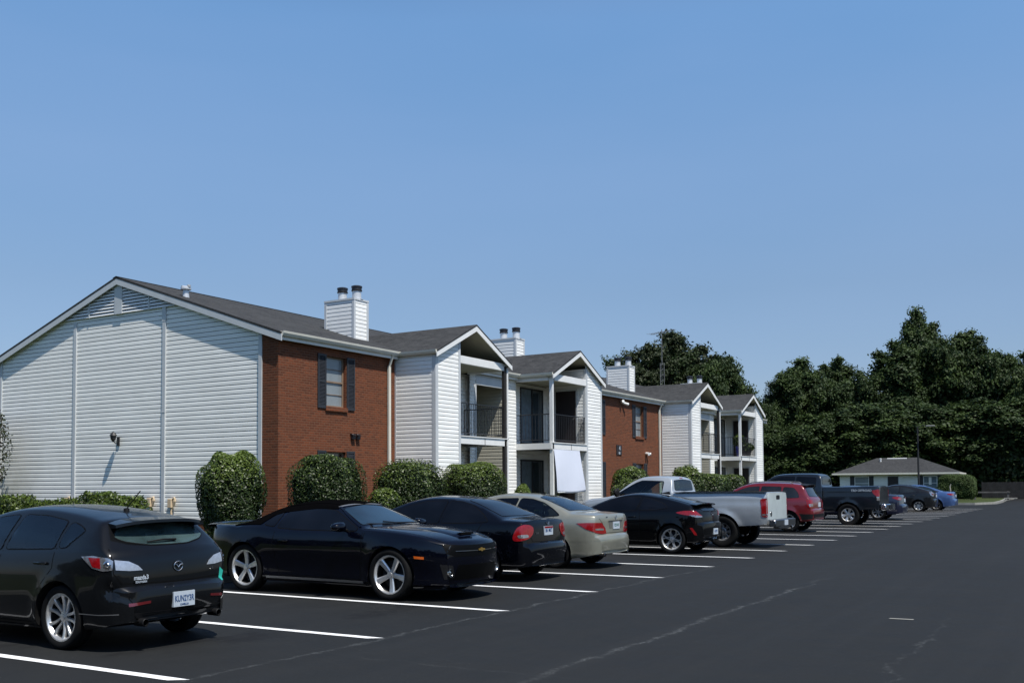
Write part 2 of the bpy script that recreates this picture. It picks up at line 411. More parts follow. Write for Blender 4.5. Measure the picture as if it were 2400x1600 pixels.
leaf_mat('leaf_tree',(.020,.036,.011),(.036,.058,.016),(.027,.046,.013),.6,.25,.25,.2)
leaf_mat('leaf_tree_light',(.040,.068,.018),(.066,.100,.026),(.052,.082,.022),.6,.25,.25,.25)
leaf_mat('leaf_oak',(.024,.034,.014),(.042,.053,.021),(.033,.043,.018),.6,.25,.25,.2)
leaf_mat('leaf_palm',(.09,.12,.03),(.14,.17,.05),(.11,.14,.04),.5,.3,2,.2)
leaf_mat('leaf_grey',(.035,.042,.022),(.060,.066,.040),(.045,.040,.026),.6,.3,2,.15)
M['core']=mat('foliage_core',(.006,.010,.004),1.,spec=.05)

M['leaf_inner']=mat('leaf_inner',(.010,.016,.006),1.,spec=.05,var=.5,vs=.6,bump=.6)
# ============================================================ GROUND
def structure(name,mb,mats,**k):
    o=obj(name,mb,mats,**k); o['kind']='structure'; return o
mb=MB(); mb.quad((-900,-300,-.30),(900,-300,-.30),(900,1500,-.30),(-900,1500,-.30)); structure('ground',mb,[M['lawn']])
# parking lot sheet
KX=-12.25
mb=MB(); nx,ny=24,60
pts=[(KX,-30),(46,-30),(46,130),(-7.2,130),(-7.6,98),(-7.0,86),(-6.9,80),(-8.0,76.4),(KX,76.2)]
mb.poly([(x,y,0) for x,y in pts]); structure('parking_lot',mb,[M['asphalt']])
# lawn in front of and around the building: rises gently from the kerb
def hgt(x,y):
    a=min(max((KX-x)/4.6,0),1); return .13+.22*a*a*(3-2*a)
mb=MB(); xs=[KX-.15-i*.9 for i in range(8)]+[-20,-24,-28,-32,-38,-60,-120,-260]; ys=[-40+i*6 for i in range(24)]+[110,140,200,400]
for i in range(len(xs)-1):
    for j in range(len(ys)-1):
        q=[(xs[i],ys[j]),(xs[i+1],ys[j]),(xs[i+1],ys[j+1]),(xs[i],ys[j+1])]
        mb.poly([(x,y,hgt(x,y)) for x,y in q])
structure('lawn',mb,[M['lawn']],smooth=True)
# grass beyond the end of the lot
mb=MB(); pts=[(KX-.05,76.35),(-8.05,76.55),(-7.1,80.05),(-7.2,86),(-7.8,98),(-7.4,140),(-80,140),(-80,76.35)]
mb.poly([(x,y,.128) for x,y in pts]); structure('far_lawn',mb,[M['lawn']])
# kerbs
mb=MB()
mb.box(KX-.15,KX,-30,76.35,-.05,.15,0,.015)
P=[(KX,76.28),(-8.0,76.48),(-6.98,80.02),(-7.08,86),(-7.68,98),(-7.28,140)]
for a,b in zip(P[:-1],P[1:]):
    d=Vector((b[0]-a[0],b[1]-a[1],0)); L=d.length; d.normalize(); n=Vector((-d.y,d.x,0))
    q=[Vector((*a,0))+n*k for k in (0,.15)]+[Vector((*b,0))+n*k for k in (.15,0)]
    vs=[tuple(v+Vector((0,0,z))) for z in (-.05,.15) for v in q]
    mb.add(vs,[(0,3,2,1),(4,5,6,7),(0,1,5,4),(1,2,6,5),(2,3,7,6),(3,0,4,7)])
structure('kerb',mb,[M['concrete']])
# paving strip at the building foot
mb=MB(); mb.box(-17.0,-16.0,19,62,.2,.362); structure('walkway',mb,[M['concrete']])
# bay lines, hand-painted with slightly uneven edges
BAY0,BAY=5.4545,2.469
for k in range(25):
    y=BAY0+k*BAY if k<8 else BAY0+k*BAY-.02
    mb=MB(); n=36; L=[];w=.052
    for i in range(n+1):
        x=KX+.15+(-6.36-KX-.15)*i/n; a=random.uniform(-.004,.004); b=random.uniform(-.004,.004)
        L.append(((x,y-w+a),(x,y+w+b)))
    L[-1]=((-6.44,y-w),(-6.30,y+w))
    for i in range(n): mb.quad((*L[i][0],.004),(*L[i+1][0],.004),(*L[i+1][1],.004),(*L[i][1],.004))
    o=structure('bay_line',mb,[M['paint_line']],recalc=True); o['group']='painted bay lines'
mb=MB()
mb.poly([(-2.16,11.84,.004),(-1.90,11.86,.004),(-1.90,11.915,.004),(-2.15,11.90,.004)]); structure('paint_mark',mb,[M['concrete']])

# ============================================================ APARTMENT BUILDING
M['siding_grazing']=siding_mat('siding_grazing',(.50,.48,.40))  # white siding with its dim grazing-light tone put into the colour
XF,XT=-18.59,-17.09       # main front wall, tower front
Y0,Y1=19.1,61.9
ZE=5.62; ZB=.30
bld=thing('apartment_building',(-25,40.5,ZB-.1),0,'two storey apartment block of red brick and white siding with gabled balcony bays','building')
ORG=(-25,40.5,ZB-.1)
def bp(name,mb,mats,parent=None,smooth=False,ang=None,label=None,org=ORG,recalc=True):
    o=obj(name,mb,mats,parent or bld,org=org,smooth=smooth,ang=ang,recalc=recalc)
    o.location=(0,0,0)
    if label: o['label']=label
    return o

def siding(mb,P0,U,N,poly,c=.127,mi=0,z00=None,lip=.020):
    """dutch-lap courses clipped to a convex outline poly[(u,z)]"""
    P0=Vector(P0);U=Vector(U);N=Vector(N)
    zs=[p[1] for p in poly]; z0=min(zs) if z00 is None else z00; zmax=max(zs); zmin=min(zs)
    def span(z):
        X=[]; n=len(poly)
        for i in range(n):
            a,b=poly[i],poly[(i+1)%n]
            if (a[1]-z)*(b[1]-z)<=0 and abs(a[1]-b[1])>1e-9:
                t=(z-a[1])/(b[1]-a[1]); X.append(a[0]+(b[0]-a[0])*t)
        return (min(X),max(X)) if len(X)>=2 else None
    P=lambda u,z,o: P0+U*u+N*o+Vector((0,0,z))
    z=z0
    while z<zmax-.004:
        a=max(z,zmin+1e-5); m=min(z+.078,zmax-1e-5); e=min(z+c-.014,zmax-1e-5); g=min(z+c,zmax-1e-5)
        s0,s1,s2,s3=span(a),span(m),span(e),span(g)
        if s0 and s1 and m>a:
            mb.quad(P(s0[0],a,lip),P(s0[1],a,lip),P(s1[1],m,lip),P(s1[0],m,lip),mi)
            if s2 and e>m+1e-4: mb.quad(P(s1[0],m,lip),P(s1[1],m,lip),P(s2[1],e,lip*.35),P(s2[0],e,lip*.35),mi)
            if s2 and s3 and g>e+1e-4: mb.quad(P(s2[0],e,.002),P(s2[1],e,.002),P(s3[1],g,.002),P(s3[0],g,.002),mi)
            mb.quad(P(s0[0],a,.002),P(s0[1],a,.002),P(s0[1],a,lip),P(s0[0],a,lip),mi)
        z+=c
EY=(0,1,0); EX=(1,0,0)
# --- core walls (thin, behind the cladding)
mb=MB(); mb.box(-31.35,XF-.02,Y0+.02,Y1-.02,ZB-.3,5.5)
mbk=MB()
BR=[(19.1,24.09),(35.42,45.27),(56.87,61.9)]
TW=[(24.09,'L'),(31.30,'R'),(45.27,'L'),(52.75,'R')]
GAPS=[(28.21,31.30),(49.39,52.75)]
# brick front walls with window openings
WINS=[(20.96,21.80),(42.10,43.00),(37.60,38.50),(58.9,59.75)]
ZW=[(3.78,5.20),(1.08,2.52)]
bm_=MB()
def wallX(mb,x,ya,yb,za,zb,holes,t=.2,mi=0):
    """wall facing +X built as rectangles around its openings"""
    ys=sorted(set([ya,yb]+[h[0] for h in holes]+[h[1] for h in holes])); zs=sorted(set([za,zb]+[h[2] for h in holes]+[h[3] for h in holes]))
    for i in range(len(ys)-1):
        for j in range(len(zs)-1):
            cy,cz=(ys[i]+ys[i+1])/2,(zs[j]+zs[j+1])/2
            if any(h[0]<cy<h[1] and h[2]<cz<h[3] for h in holes): continue
            mb.quad((x,ys[i],zs[j]),(x,ys[i+1],zs[j]),(x,ys[i+1],zs[j+1]),(x,ys[i],zs[j+1]),mi)
    for h in holes:
        a,b,c,d=h
        mb.quad((x,a,c),(x-t,a,c),(x-t,a,d),(x,a,d),mi); mb.quad((x,b,c),(x,b,d),(x-t,b,d),(x-t,b,c),mi)
        mb.quad((x,a,d),(x-t,a,d),(x-t,b,d),(x,b,d),mi); mb.quad((x,a,c),(x,b,c),(x-t,b,c),(x-t,a,c),mi)
for (a,b) in BR:
    hs=[(w0,w1,z0,z1) for (w0,w1) in WINS if a<w0<b for (z0,z1) in ZW]
    wallX(bm_,XF,a,b,ZB-.3,5.52,hs)
# brick returns round the gable corner, and the brick base under the siding
bm_.quad((-19.21,Y0,ZB-.3),(XF,Y0,ZB-.3),(XF,Y0,5.60),(-19.21,Y0,5.60))
bm_.quad((-31.41,Y0,ZB-.3),(-30.86,Y0,ZB-.3),(-30.86,Y0,5.60),(-31.41,Y0,5.60))
bm_.box(-30.9,-19.2,Y0+.0,Y0+.1,ZB-.3,.60); bm_.box(-30.86,-19.21,Y0-.02,Y0+.05,.60,.645)
bm_.quad((-31.41,Y0,ZB-.3),(-31.41,Y1,ZB-.3),(-31.41,Y1,5.5),(-31.41,Y0,5.5))
bm_.quad((-31.41,Y1,ZB-.3),(XF,Y1,ZB-.3),(XF,Y1,5.5),(-31.41,Y1,5.5))
bp('brick_wall',bm_,[M['brick']])
# gable siding
RZ=lambda X: ZE+(6.55-abs(X+25.0))/3.0       # roof surface height over the main block
sg_=MB()
poly=[(-30.86,.645),(-19.21,.645),(-19.21,RZ(-19.21)-.10),(-25,RZ(-25)-.10),(-30.86,RZ(-30.86)-.10)]
siding(sg_,(0,Y0+.02,0),EX,(0,-1,0),poly,lip=.013)
sg_.poly([(x,Y0+.018,z) for x,z in poly])
gw=bp('gable_siding',sg_,[M['siding_gable']])
for x,w,zt,nm in ((-27.06,.13,6.62,'siding_trim'),(-23.02,.13,6.72,'siding_trim'),(-19.23,.12,RZ(-19.2)-.12,'corner_trim'),(-30.88,.12,RZ(-30.86)-.12,'corner_trim')):
    mb=MB(); mb.box(x-w/2,x+w/2,Y0-.028,Y0+.02,.60,zt)
    if x==-23.02: mb.box(x-w/2-.01,x+w/2+.01,Y0-.034,Y0-.0285,6.30,6.72); mb.box(x-w/2-.01,x+w/2+.01,Y0-.034,Y0-.0285,3.68,3.72)
    bp(nm,mb,[M['trim_grey']])
# louvred vent in the peak
mb=MB(); zl=6.72; zp=RZ(-25)-.16
mb.poly([(-25-(RZ(-25)-.13-zl)*3,Y0-.012,zl),(-25+(RZ(-25)-.13-zl)*3,Y0-.012,zl),(-25,Y0-.012,RZ(-25)-.13)])
lv=bp('louvre_vent',mb,[M['louver_dark']])
mb=MB(); z=zl
while z<zp-.05:
    hw=(RZ(-25)-.14-z-.04)*3
    mb.quad((-25-hw,Y0-.05,z),(-25+hw,Y0-.05,z),(-25+hw,Y0-.018,z+.062),(-25-hw,Y0-.018,z+.062))
    mb.quad((-25-hw,Y0-.05,z),(-25+hw,Y0-.05,z),(-25+hw,Y0-.05,z-.014),(-25-hw,Y0-.05,z-.014))
    z+=.095
bp('louvre_slats',mb,[M['white']],lv)
for x,w_ in ((-25,.34),(-26.35,.05),(-23.65,.05)):
    mb=MB(); mb.box(x-w_/2,x+w_/2,Y0-.06-w_*.01,Y0-.012,zl-.025,RZ(x)-.2); bp('vent_trim',mb,[M['trim_grey']],lv)

# --- main roof
XE=6.55+.02
mb=MB()
zr=RZ(-25); ya,yb=Y0-.14,Y1+.14
for sg in (1,-1):
    xe=-25+sg*6.62; ze=ZE-.023
    mb.quad((-25,ya,zr),(xe,ya,ze),(xe,yb,ze),(-25,yb,zr)); mb.quad((-25,ya,zr-.06),(xe,ya,ze-.06),(xe,yb,ze-.06),(-25,yb,zr-.06))
    for y in (ya,yb): mb.quad((-25,y,zr),(xe,y,ze),(xe,y,ze-.06),(-25,y,zr-.06))
    mb.quad((xe,ya,ze),(xe,yb,ze),(xe,yb,ze-.06),(xe,ya,ze-.06))
roof=bp('roof',mb,[M['shingle']])
mb=MB()
for sg in (1,-1):
    a=Vector((-25,0,zr+.012)); b=Vector((-25+sg*.16,0,zr-.035)); mb.quad((a.x,ya-.01,a.z),(b.x,ya-.01,b.z),(b.x,yb,b.z),(a.x,yb,a.z))
bp('ridge_cap',mb,[M['louver_dark']],roof)
# rake boards on the gable
for y0,y1 in ((Y0-.135,Y0-.105),(Y1+.105,Y1+.135)):
    for sg in (1,-1):
        mb=MB(); xe=-25+sg*6.64
        f=lambda x,dz:(x,(ZE+(6.55-abs(x+25))/3)+dz)
        pts=[f(-25,-.055),f(xe,-.055),f(xe,-.235),f(-25,-.235)]
        vs=[(x,y0,z) for x,z in pts]+[(x,y1,z) for x,z in pts]; mb.add(vs,[(0,1,2,3),(7,6,5,4),(0,4,5,1),(1,5,6,2),(2,6,7,3),(3,7,4,0)])
        bp('rake_board',mb,[M['trim_grey']],roof)
mb=MB()
for sg in (1,-1):
    f=lambda x,dz:(x,(ZE+(6.55-abs(x+25))/3)+dz); xe=-25+sg*6.6
    pts=[f(-25,-.15),f(xe,-.15)]; mb.quad((pts[0][0],Y0-.105,pts[0][1]),(pts[1][0],Y0-.105,pts[1][1]),(pts[1][0],Y0+.02,pts[1][1]),(pts[0][0],Y0+.02,pts[0][1]))
bp('rake_soffit',mb,[M['white']],roof)
# plumbing vent with cap
mb=MB(); mb.lathe([(.10,0),(.085,.16),(.085,.26)],14,(-22.9,19.75,RZ(-22.9)-.03)); mb.lathe([(.085,.26),(.15,.24),(.15,.30),(.11,.33),(.001,.34)],14,(-22.9,19.75,RZ(-22.9)-.03))
for k in (-.12,.12): mb.lathe([(.05,.30),(.06,.36),(.001,.38)],10,(-22.9+k,19.75,RZ(-22.9)-.03))
bp('roof_vent',mb,[M['flue']],roof,smooth=True,ang=40)

# gutters, fascia and soffit along the front eave, in the stretches between the bays
def gutterY(mb,x,ya,yb,z=ZE):   # K-style, running along Y, outside towards +X
    mb.add([(x,ya,z-.02),(x,ya,z-.14),(x+.07,ya,z-.14),(x+.11,ya,z-.07),(x+.12,ya,z-.015),(x+.10,ya,z-.015),(x+.085,ya,z-.05),(x+.02,ya,z-.05)]+
           [(x,yb,z-.02),(x,yb,z-.14),(x+.07,yb,z-.14),(x+.11,yb,z-.07),(x+.12,yb,z-.015),(x+.10,yb,z-.015),(x+.085,yb,z-.05),(x+.02,yb,z-.05)],
           [(i,(i+1)%8,8+(i+1)%8,8+i) for i in range(8)]+[tuple(range(8)),tuple(range(15,7,-1))])
STR=[(Y0-.10,24.0),(28.32,31.20),(35.55,45.18),(49.50,52.65),(57.0,Y1+.1)]
for (a,b) in STR:
    mb=MB(); gutterY(mb,-18.42,a,b,5.635); bp('gutter',mb,[M['cream']],roof)
    mb=MB(); mb.box(-18.45,-18.425,a,b,5.40,5.57); mb.box(XF-.005,-18.45,a,b,5.42,5.44); bp('soffit',mb,[M['white']],roof)

# --- chimneys
def chimney(yc):
    m=MB(); x0,x1,y0,y1,zt=-21.40,-20.23,yc,yc+.66,7.50
    siding(m,(0,y0,0),EX,(0,-1,0),[(x0,RZ(x0)-.2),(x1,RZ(x1)-.05),(x1,zt-.05),(x0,zt-.05)] if False else [(x0,5.9),(x1,5.9),(x1,zt-.05),(x0,zt-.05)],z00=5.95)
    siding(m,(x1,0,0),EY,(1,0,0),[(y0,5.9),(y1,5.9),(y1,zt-.05),(y0,zt-.05)],z00=5.95)
    m.box(x0,x1,y0,y1,5.9,zt-.05)
    ch=bp('chimney',m,[M['siding']],roof)
    m=MB(); e=.02
    e=.032; m.box(x1-.05,x1+e,y0-e,y0+.05,5.9,zt-.062); m.box(x0-e,x0+.06,y0-e,y0+.02,5.9,zt-.062); m.box(x1-.02,x1+e,y1-.06,y1+e,5.9,zt-.062)
    m.box(x0-.04,x1+.04,y0-.04,y1+.04,zt-.06,zt); bp('chimney_trim',m,[M['trim_grey']],ch)
    for fx in (x0+.42,x1-.16):
        m=MB(); m.lathe([(.22,0),(.19,.02),(.145,.03),(.14,.30)],24,(fx-.0,yc+.33,zt),cap=True); f=bp('flue',m,[M['flue']],ch,smooth=True,ang=40)
        m=MB(); m.lathe([(.001,.27),(.17,.27),(.175,.30),(.16,.31),(.16,.38),(.175,.385),(.175,.43),(.12,.45),(.001,.455)],24,(fx,yc+.33,zt)); bp('flue_cap',m,[M['flue_cap']],f,smooth=True,ang=40)
for yc in (24.10,34.08,45.08,55.2): chimney(yc)

# --- windows
def window(y0,y1,z0,z1,dark=False):
    x=XF-.13
    m=MB(); e=.045
    m.box(x-.03,x+.03,y0,y1,z0,z0+e); m.box(x-.03,x+.03,y0,y1,z1-e,z1); m.box(x-.03,x+.03,y0,y0+e,z0+e,z1-e); m.box(x-.03,x+.03,y1-e,y1,z0+e,z1-e)
    zm=(z0+z1)/2; m.box(x-.02,x+.035,y0+e,y1-e,zm-.022,zm+.022); 
    for zz in ((z0+zm)/2,(zm+z1)/2): m.box(x-.01,x+.02,y0+e,y1-e,zz-.008,zz+.008)
    w=bp('window',m,[M['wood_frame']])
    m=MB(); m.quad((x,y0,z0),(x,y1,z0),(x,y1,z1),(x,y0,z1)); bp('pane',m,[M['window_glass'] if dark else M['blinds']],w)
    m=MB(); m.box(XF-.10,XF+.05,y0-.04,y1+.04,z0-.13,z0-.002,0,.006); bp('window_sill',m,[M['brick']],w)
    for (a,b) in ((y0-.36,y0-.02),(y1+.02,y1+.36)):
        m=MB(); X0,X1=XF+.002,XF+.035
        m.box(X0,X1,a,a+.05,z0-.06,z1+.03); m.box(X0,X1,b-.05,b,z0-.06,z1+.03); 
        zm2=(z0+z1)/2
        for (c,d) in ((z0-.06,z0+.02),(zm2-.05,zm2+.02),(z1-.03,z1+.03)): m.box(X0,X1,a+.05,b-.05,c,d)
        zz=z0+.03
        while zz<z1-.05:
            if not (zm2-.06<zz<zm2+.03): m.quad((X1-.003,a+.05,zz),(X1-.003,b-.05,zz),(X0+.008,b-.05,zz+.035),(X0+.008,a+.05,zz+.035))
            zz+=.038
        m.box(X0,X0+.006,a+.05,b-.05,z0,z1); bp('shutter',m,[M['shutter']],w)
for (w0,w1) in WINS:
    for k,(z0,z1) in enumerate(ZW): window(w0,w1,z0,z1,dark=(k==1 and w0<22))

# --- projecting bays with balconies
def bay(y0,kind):
    y1=y0+4.11; yc=(y0+y1)/2; zr2=6.63; hw=2.16; ze=5.585; pitch=(zr2-ze)/hw
    rz=lambda y: zr2-abs(y-yc)*pitch
    if kind=='L': s0,s1,o0,o1=y0,y0+1.31,y0+1.31,y1-.10      # closet on the near side
    else: s0,s1,o0,o1=y0+2.75,y1,y0+.10,y0+2.75               # closet on the far side
    # siding panels
    m=MB()
    pl=[(s0,ZB),(s1,ZB),(s1,rz(s1)-.12)]
    if s0<yc<s1: pl.append((yc,rz(yc)-.12))
    pl.append((s0,rz(s0)-.12))
    siding(m,(XT,0,0),EY,(1,0,0),pl,z00=.35); m.poly([(XT+.001,y,z) for y,z in pl])
    if kind=='L':
        siding(m,(0,y0,0),EX,(0,-1,0),[(XF,ZB),(XT,ZB),(XT,5.5),(XF,5.5)],z00=.35); m.quad((XF,y0+.001,ZB),(XT,y0+.001,ZB),(XT,y0+.001,5.5),(XF,y0+.001,5.5))
        m.quad((XF-.2,s1,ZB),(XT,s1,ZB),(XT,s1,6.0),(XF-.2,s1,6.0))
    else:
        siding(m,(0,s0,0),EX,(0,-1,0),[(-18.8,ZB),(XT,ZB),(XT,6.0),(-18.8,6.0)],z00=.35); m.quad((-18.8,s0+.001,ZB),(XT,s0+.001,ZB),(XT,s0+.001,6.),(-18.8,s0+.001,6.))
        m.quad((XF,y1,ZB),(XT,y1,ZB),(XT,y1,5.5),(XF,y1,5.5))
    # recessed back wall
    siding(m,(-18.8,0,0),EY,(1,0,0),[(o0-.12,ZB),(o1+.55,ZB),(o1+.55,5.36),(o0-.12,5.36)],z00=.35); m.quad((-18.8,o0-.12,ZB),(-18.8,o1+.55,ZB),(-18.8,o1+.55,5.36),(-18.8,o0-.12,5.36))
    sd=bp('bay_siding',m,[M['siding']])
    for y in ((s0,s1)): 
        a,b=(y-.0,y+.11) if y==s0 else (y-.11,y+.0)
        zt=rz(y)-.14
        m=MB(); m.box(XT-.01,XT+.03,a,b,ZB,zt); bp('corner_trim',m,[M['trim_grey']],sd)
    m=MB()
    if kind=='L': m.box(XT-.10,XT+.028,y0-.028,y0+.0,ZB,5.45); m.box(XF,XF+.05,y0-.028,y0,ZB,5.45)
    else: m.box(XT-.09,XT+.0,s0-.028,s0,ZB,rz(s0)-.3)
    bp('corner_trim',m,[M['trim_grey']],sd)
    # roof of the bay
    m=MB(); xf=XT+.16; xr=-21.9; xe=-18.3
    for sg in (1,-1):
        ye=yc+sg*hw
        m.quad((xf,yc,zr2),(xf,ye,ze),(xe-.2,ye,ze),(xr,yc,zr2)); m.quad((xf,yc,zr2-.05),(xf,ye,ze-.05),(xe-.2,ye,ze-.05),(xr,yc,zr2-.05))
        m.quad((xf,yc,zr2),(xf,ye,ze),(xf,ye,ze-.05),(xf,yc,zr2-.05)); m.quad((xf,ye,ze),(xe,ye,ze),(xe,ye,ze-.05),(xf,ye,ze-.05))
    br=bp('bay_roof',m,[M['shingle']])
    for sg in (1,-1):
        m=MB(); ye=yc+sg*(hw+.01); pts=[(yc,zr2-.045),(ye,ze-.045),(ye,ze-.20),(yc,zr2-.215)]
        vs=[(xf-.035,y,z) for y,z in pts]+[(xf-.005,y,z) for y,z in pts]; m.add(vs,[(0,1,2,3),(7,6,5,4),(0,4,5,1),(1,5,6,2),(2,6,7,3),(3,7,4,0)])
        bp('rake_board',m,[M['white']],br)
    m=MB()
    for sg in (1,-1):
        ye=yc+sg*hw; o=.03*sg
        m.quad((xf-.04,yc,zr2-.06),(xf-.04,ye,ze-.06),(-18.5,ye,ze-.06),(-18.5,yc,zr2-.06))
    m.quad((-18.55,y0,5.37),(-18.55,y1,5.37),(-18.55,y1,5.6),(-18.55,y0,5.6)); m.poly([(-18.55,y0,5.5),(-18.55,y1,5.5),(-18.55,yc,zr2-.07)])
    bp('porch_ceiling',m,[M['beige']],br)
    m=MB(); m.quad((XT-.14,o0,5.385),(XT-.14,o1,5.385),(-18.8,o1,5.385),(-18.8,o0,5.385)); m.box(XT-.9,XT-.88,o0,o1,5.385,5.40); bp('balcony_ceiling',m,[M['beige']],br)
    # side gutters
    for sg in (1,-1):
        m=MB(); ye=yc+sg*(hw-.05); z=ze+.03
        prof=[(0,-.02),(0,-.13),(.06*sg,-.13),(.10*sg,-.07),(.11*sg,-.015),(.08*sg,-.015)]
        xb=-18.40
        vs=[(xf-.03,ye+p,z+q) for p,q in prof]+[(xb,ye+p,z+q) for p,q in prof]; n=6
        m.add(vs,[(i,(i+1)%n,n+(i+1)%n,n+i) for i in range(n)]+[tuple(range(n)),tuple(range(2*n-1,n-1,-1))])
        bp('bay_gutter',m,[M['cream']],br)
    # beams
    m=MB(); m.box(XT-.13,XT+.02,o0-.05,o1+.05,5.345,5.585,0,.006)
    if kind=='R': m.box(XF,XT-.13,y0+.0,y0+.12,5.345,5.52)
    else: m.box(XF,XT-.13,y1-.12,y1,5.345,5.52)
    bp('beam',m,[M['white']])
    # balcony deck
    m=MB(); da,db=(o0,y1) if kind=='L' else (y0,o1)
    m.box(-18.8,XT-.02,da+.01,db-.01,2.90,3.06); dk=bp('balcony_deck',m,[M['concrete']])
    m=MB(); m.box(XT-.02,XT+.03,da,db,2.85,3.07)
    if kind=='L': m.box(-18.6,XT-.02,y1-.03,y1+.02,2.85,3.07)
    else: m.box(-18.6,XT-.02,y0-.02,y0+.03,2.85,3.07)
    m.box(XT-.06,XT+.06,da,db,3.072,3.10); bp('deck_fascia',m,[M['white']],dk)
    m=MB(); ym=(o0+o1)/2; m.box(XT+.031,XT+.036,ym+.02,ym+.045,2.84,3.10); m.quad((XT-.1,da,2.895),(XT-.1,db,2.895),(-18.8,db,2.895),(-18.8,da,2.895)); bp('deck_joint',m,[M['black_post']],dk)
    # post and downspout at the open corner
    m=MB(); yp=y1-.10 if kind=='L' else y0+.10
    if kind=='L':
        m.box(XT-.07,XT+.03,yp-.10,yp+.03,ZB,5.50); bp('post',m,[M['black_post']])
        m=MB(); m.box(XT-.03,XT+.06,yp+.04,yp+.11,ZB,5.42,0,.008); m.tube((XT+.02,yp+.075,5.40),(XT-.05,y1+.07,5.50),.035,8); bp('downspout',m,[M['white']])
    else:
        m.box(XT-.10,XT+.03,yp-.07,yp+.02,ZB,5.50); bp('post',m,[M['white']])
        m=MB(); m.box(XT-.04,XT+.025,yp+.02,yp+.085,ZB,5.50); bp('post_black_strip',m,[M['black_post']])  # narrow black post beside the white one
    # railing
    m=MB(); xr_=XT-.03; zt,zb=4.12,3.19; r=.011
    def run(a,b):
        a=Vector(a);b=Vector(b); L=(b-a).length; k=max(2,int(L/.135)); up=Vector((0,0,1))
        m.tube(a+up*zt,b+up*zt,.017,6); m.tube(a+up*zb,b+up*zb,.014,6)
        for i in range(k+1):
            p=a.lerp(b,i/k); m.tube(p+up*zb,p+up*zt,.0085,5)
    run((xr_,o0,0),(xr_,o1,0))
    ys_=y1-.06 if kind=='L' else y0+.06
    run((-18.75,ys_,0),(xr_,ys_,0))
    bp('railing',m,[M['black_iron']])
    # patio doors on the back wall, closet door
    for z0 in (3.10,.38):
        ya_=y0+.70 if kind=='R' else y0+1.40
        yb_=ya_+1.62; z1=z0+2.08; X=-18.782
        m=MB(); e=.06; m.box(X-.01,X+.03,ya_-e,ya_,z0,z1+e); m.box(X-.01,X+.03,yb_,yb_+e,z0,z1+e); m.box(X-.01,X+.03,ya_,yb_,z1,z1+e); m.box(X-.01,X+.035,(ya_+yb_)/2-.03,(ya_+yb_)/2+.03,z0,z1); m.box(X-.01,X+.04,ya_,yb_,z0-.02,z0+.05)
        d=bp('patio_door',m,[M['black_iron']])
        m=MB(); m.quad((X+.005,ya_,z0),(X+.005,(ya_+yb_)/2,z0),(X+.005,(ya_+yb_)/2,z1),(X+.005,ya_,z1)); bp('pane',m,[M['curtain']],d)
        m=MB(); m.quad((X+.012,(ya_+yb_)/2,z0),(X+.012,yb_,z0),(X+.012,yb_,z1),(X+.012,(ya_+yb_)/2,z1)); bp('pane',m,[M['slider_glass']],d)
        if kind=='R':
            m=MB(); m.box(-18.38,-17.50,s0-.035,s0-.018,z0,z0+2.09); d=bp('closet_door',m,[M['door_dark']])
            m=MB(); m.box(-18.45,-18.38,s0-.04,s0-.015,z0,z0+2.15); m.box(-17.50,-17.43,s0-.04,s0-.015,z0,z0+2.15); m.box(-18.38,-17.50,s0-.04,s0-.015,z0+2.09,z0+2.15); bp('door_frame',m,[M['trim_grey']],d)
            m=MB(); m.lathe([(.001,-.05),(.028,-.045),(.03,-.025),(.012,-.02),(.012,0)],12,(-17.60,s0-.035,z0+1.0),'y'); bp('door_knob',m,[M['chrome']],d,smooth=True)
    # patio slab
    m=MB(); m.box(-18.8,XT+.1,y0+.02,y1-.02,ZB-.2,.37); bp('patio_slab',m,[M['concrete']])
for y,k in TW: bay(y,k)

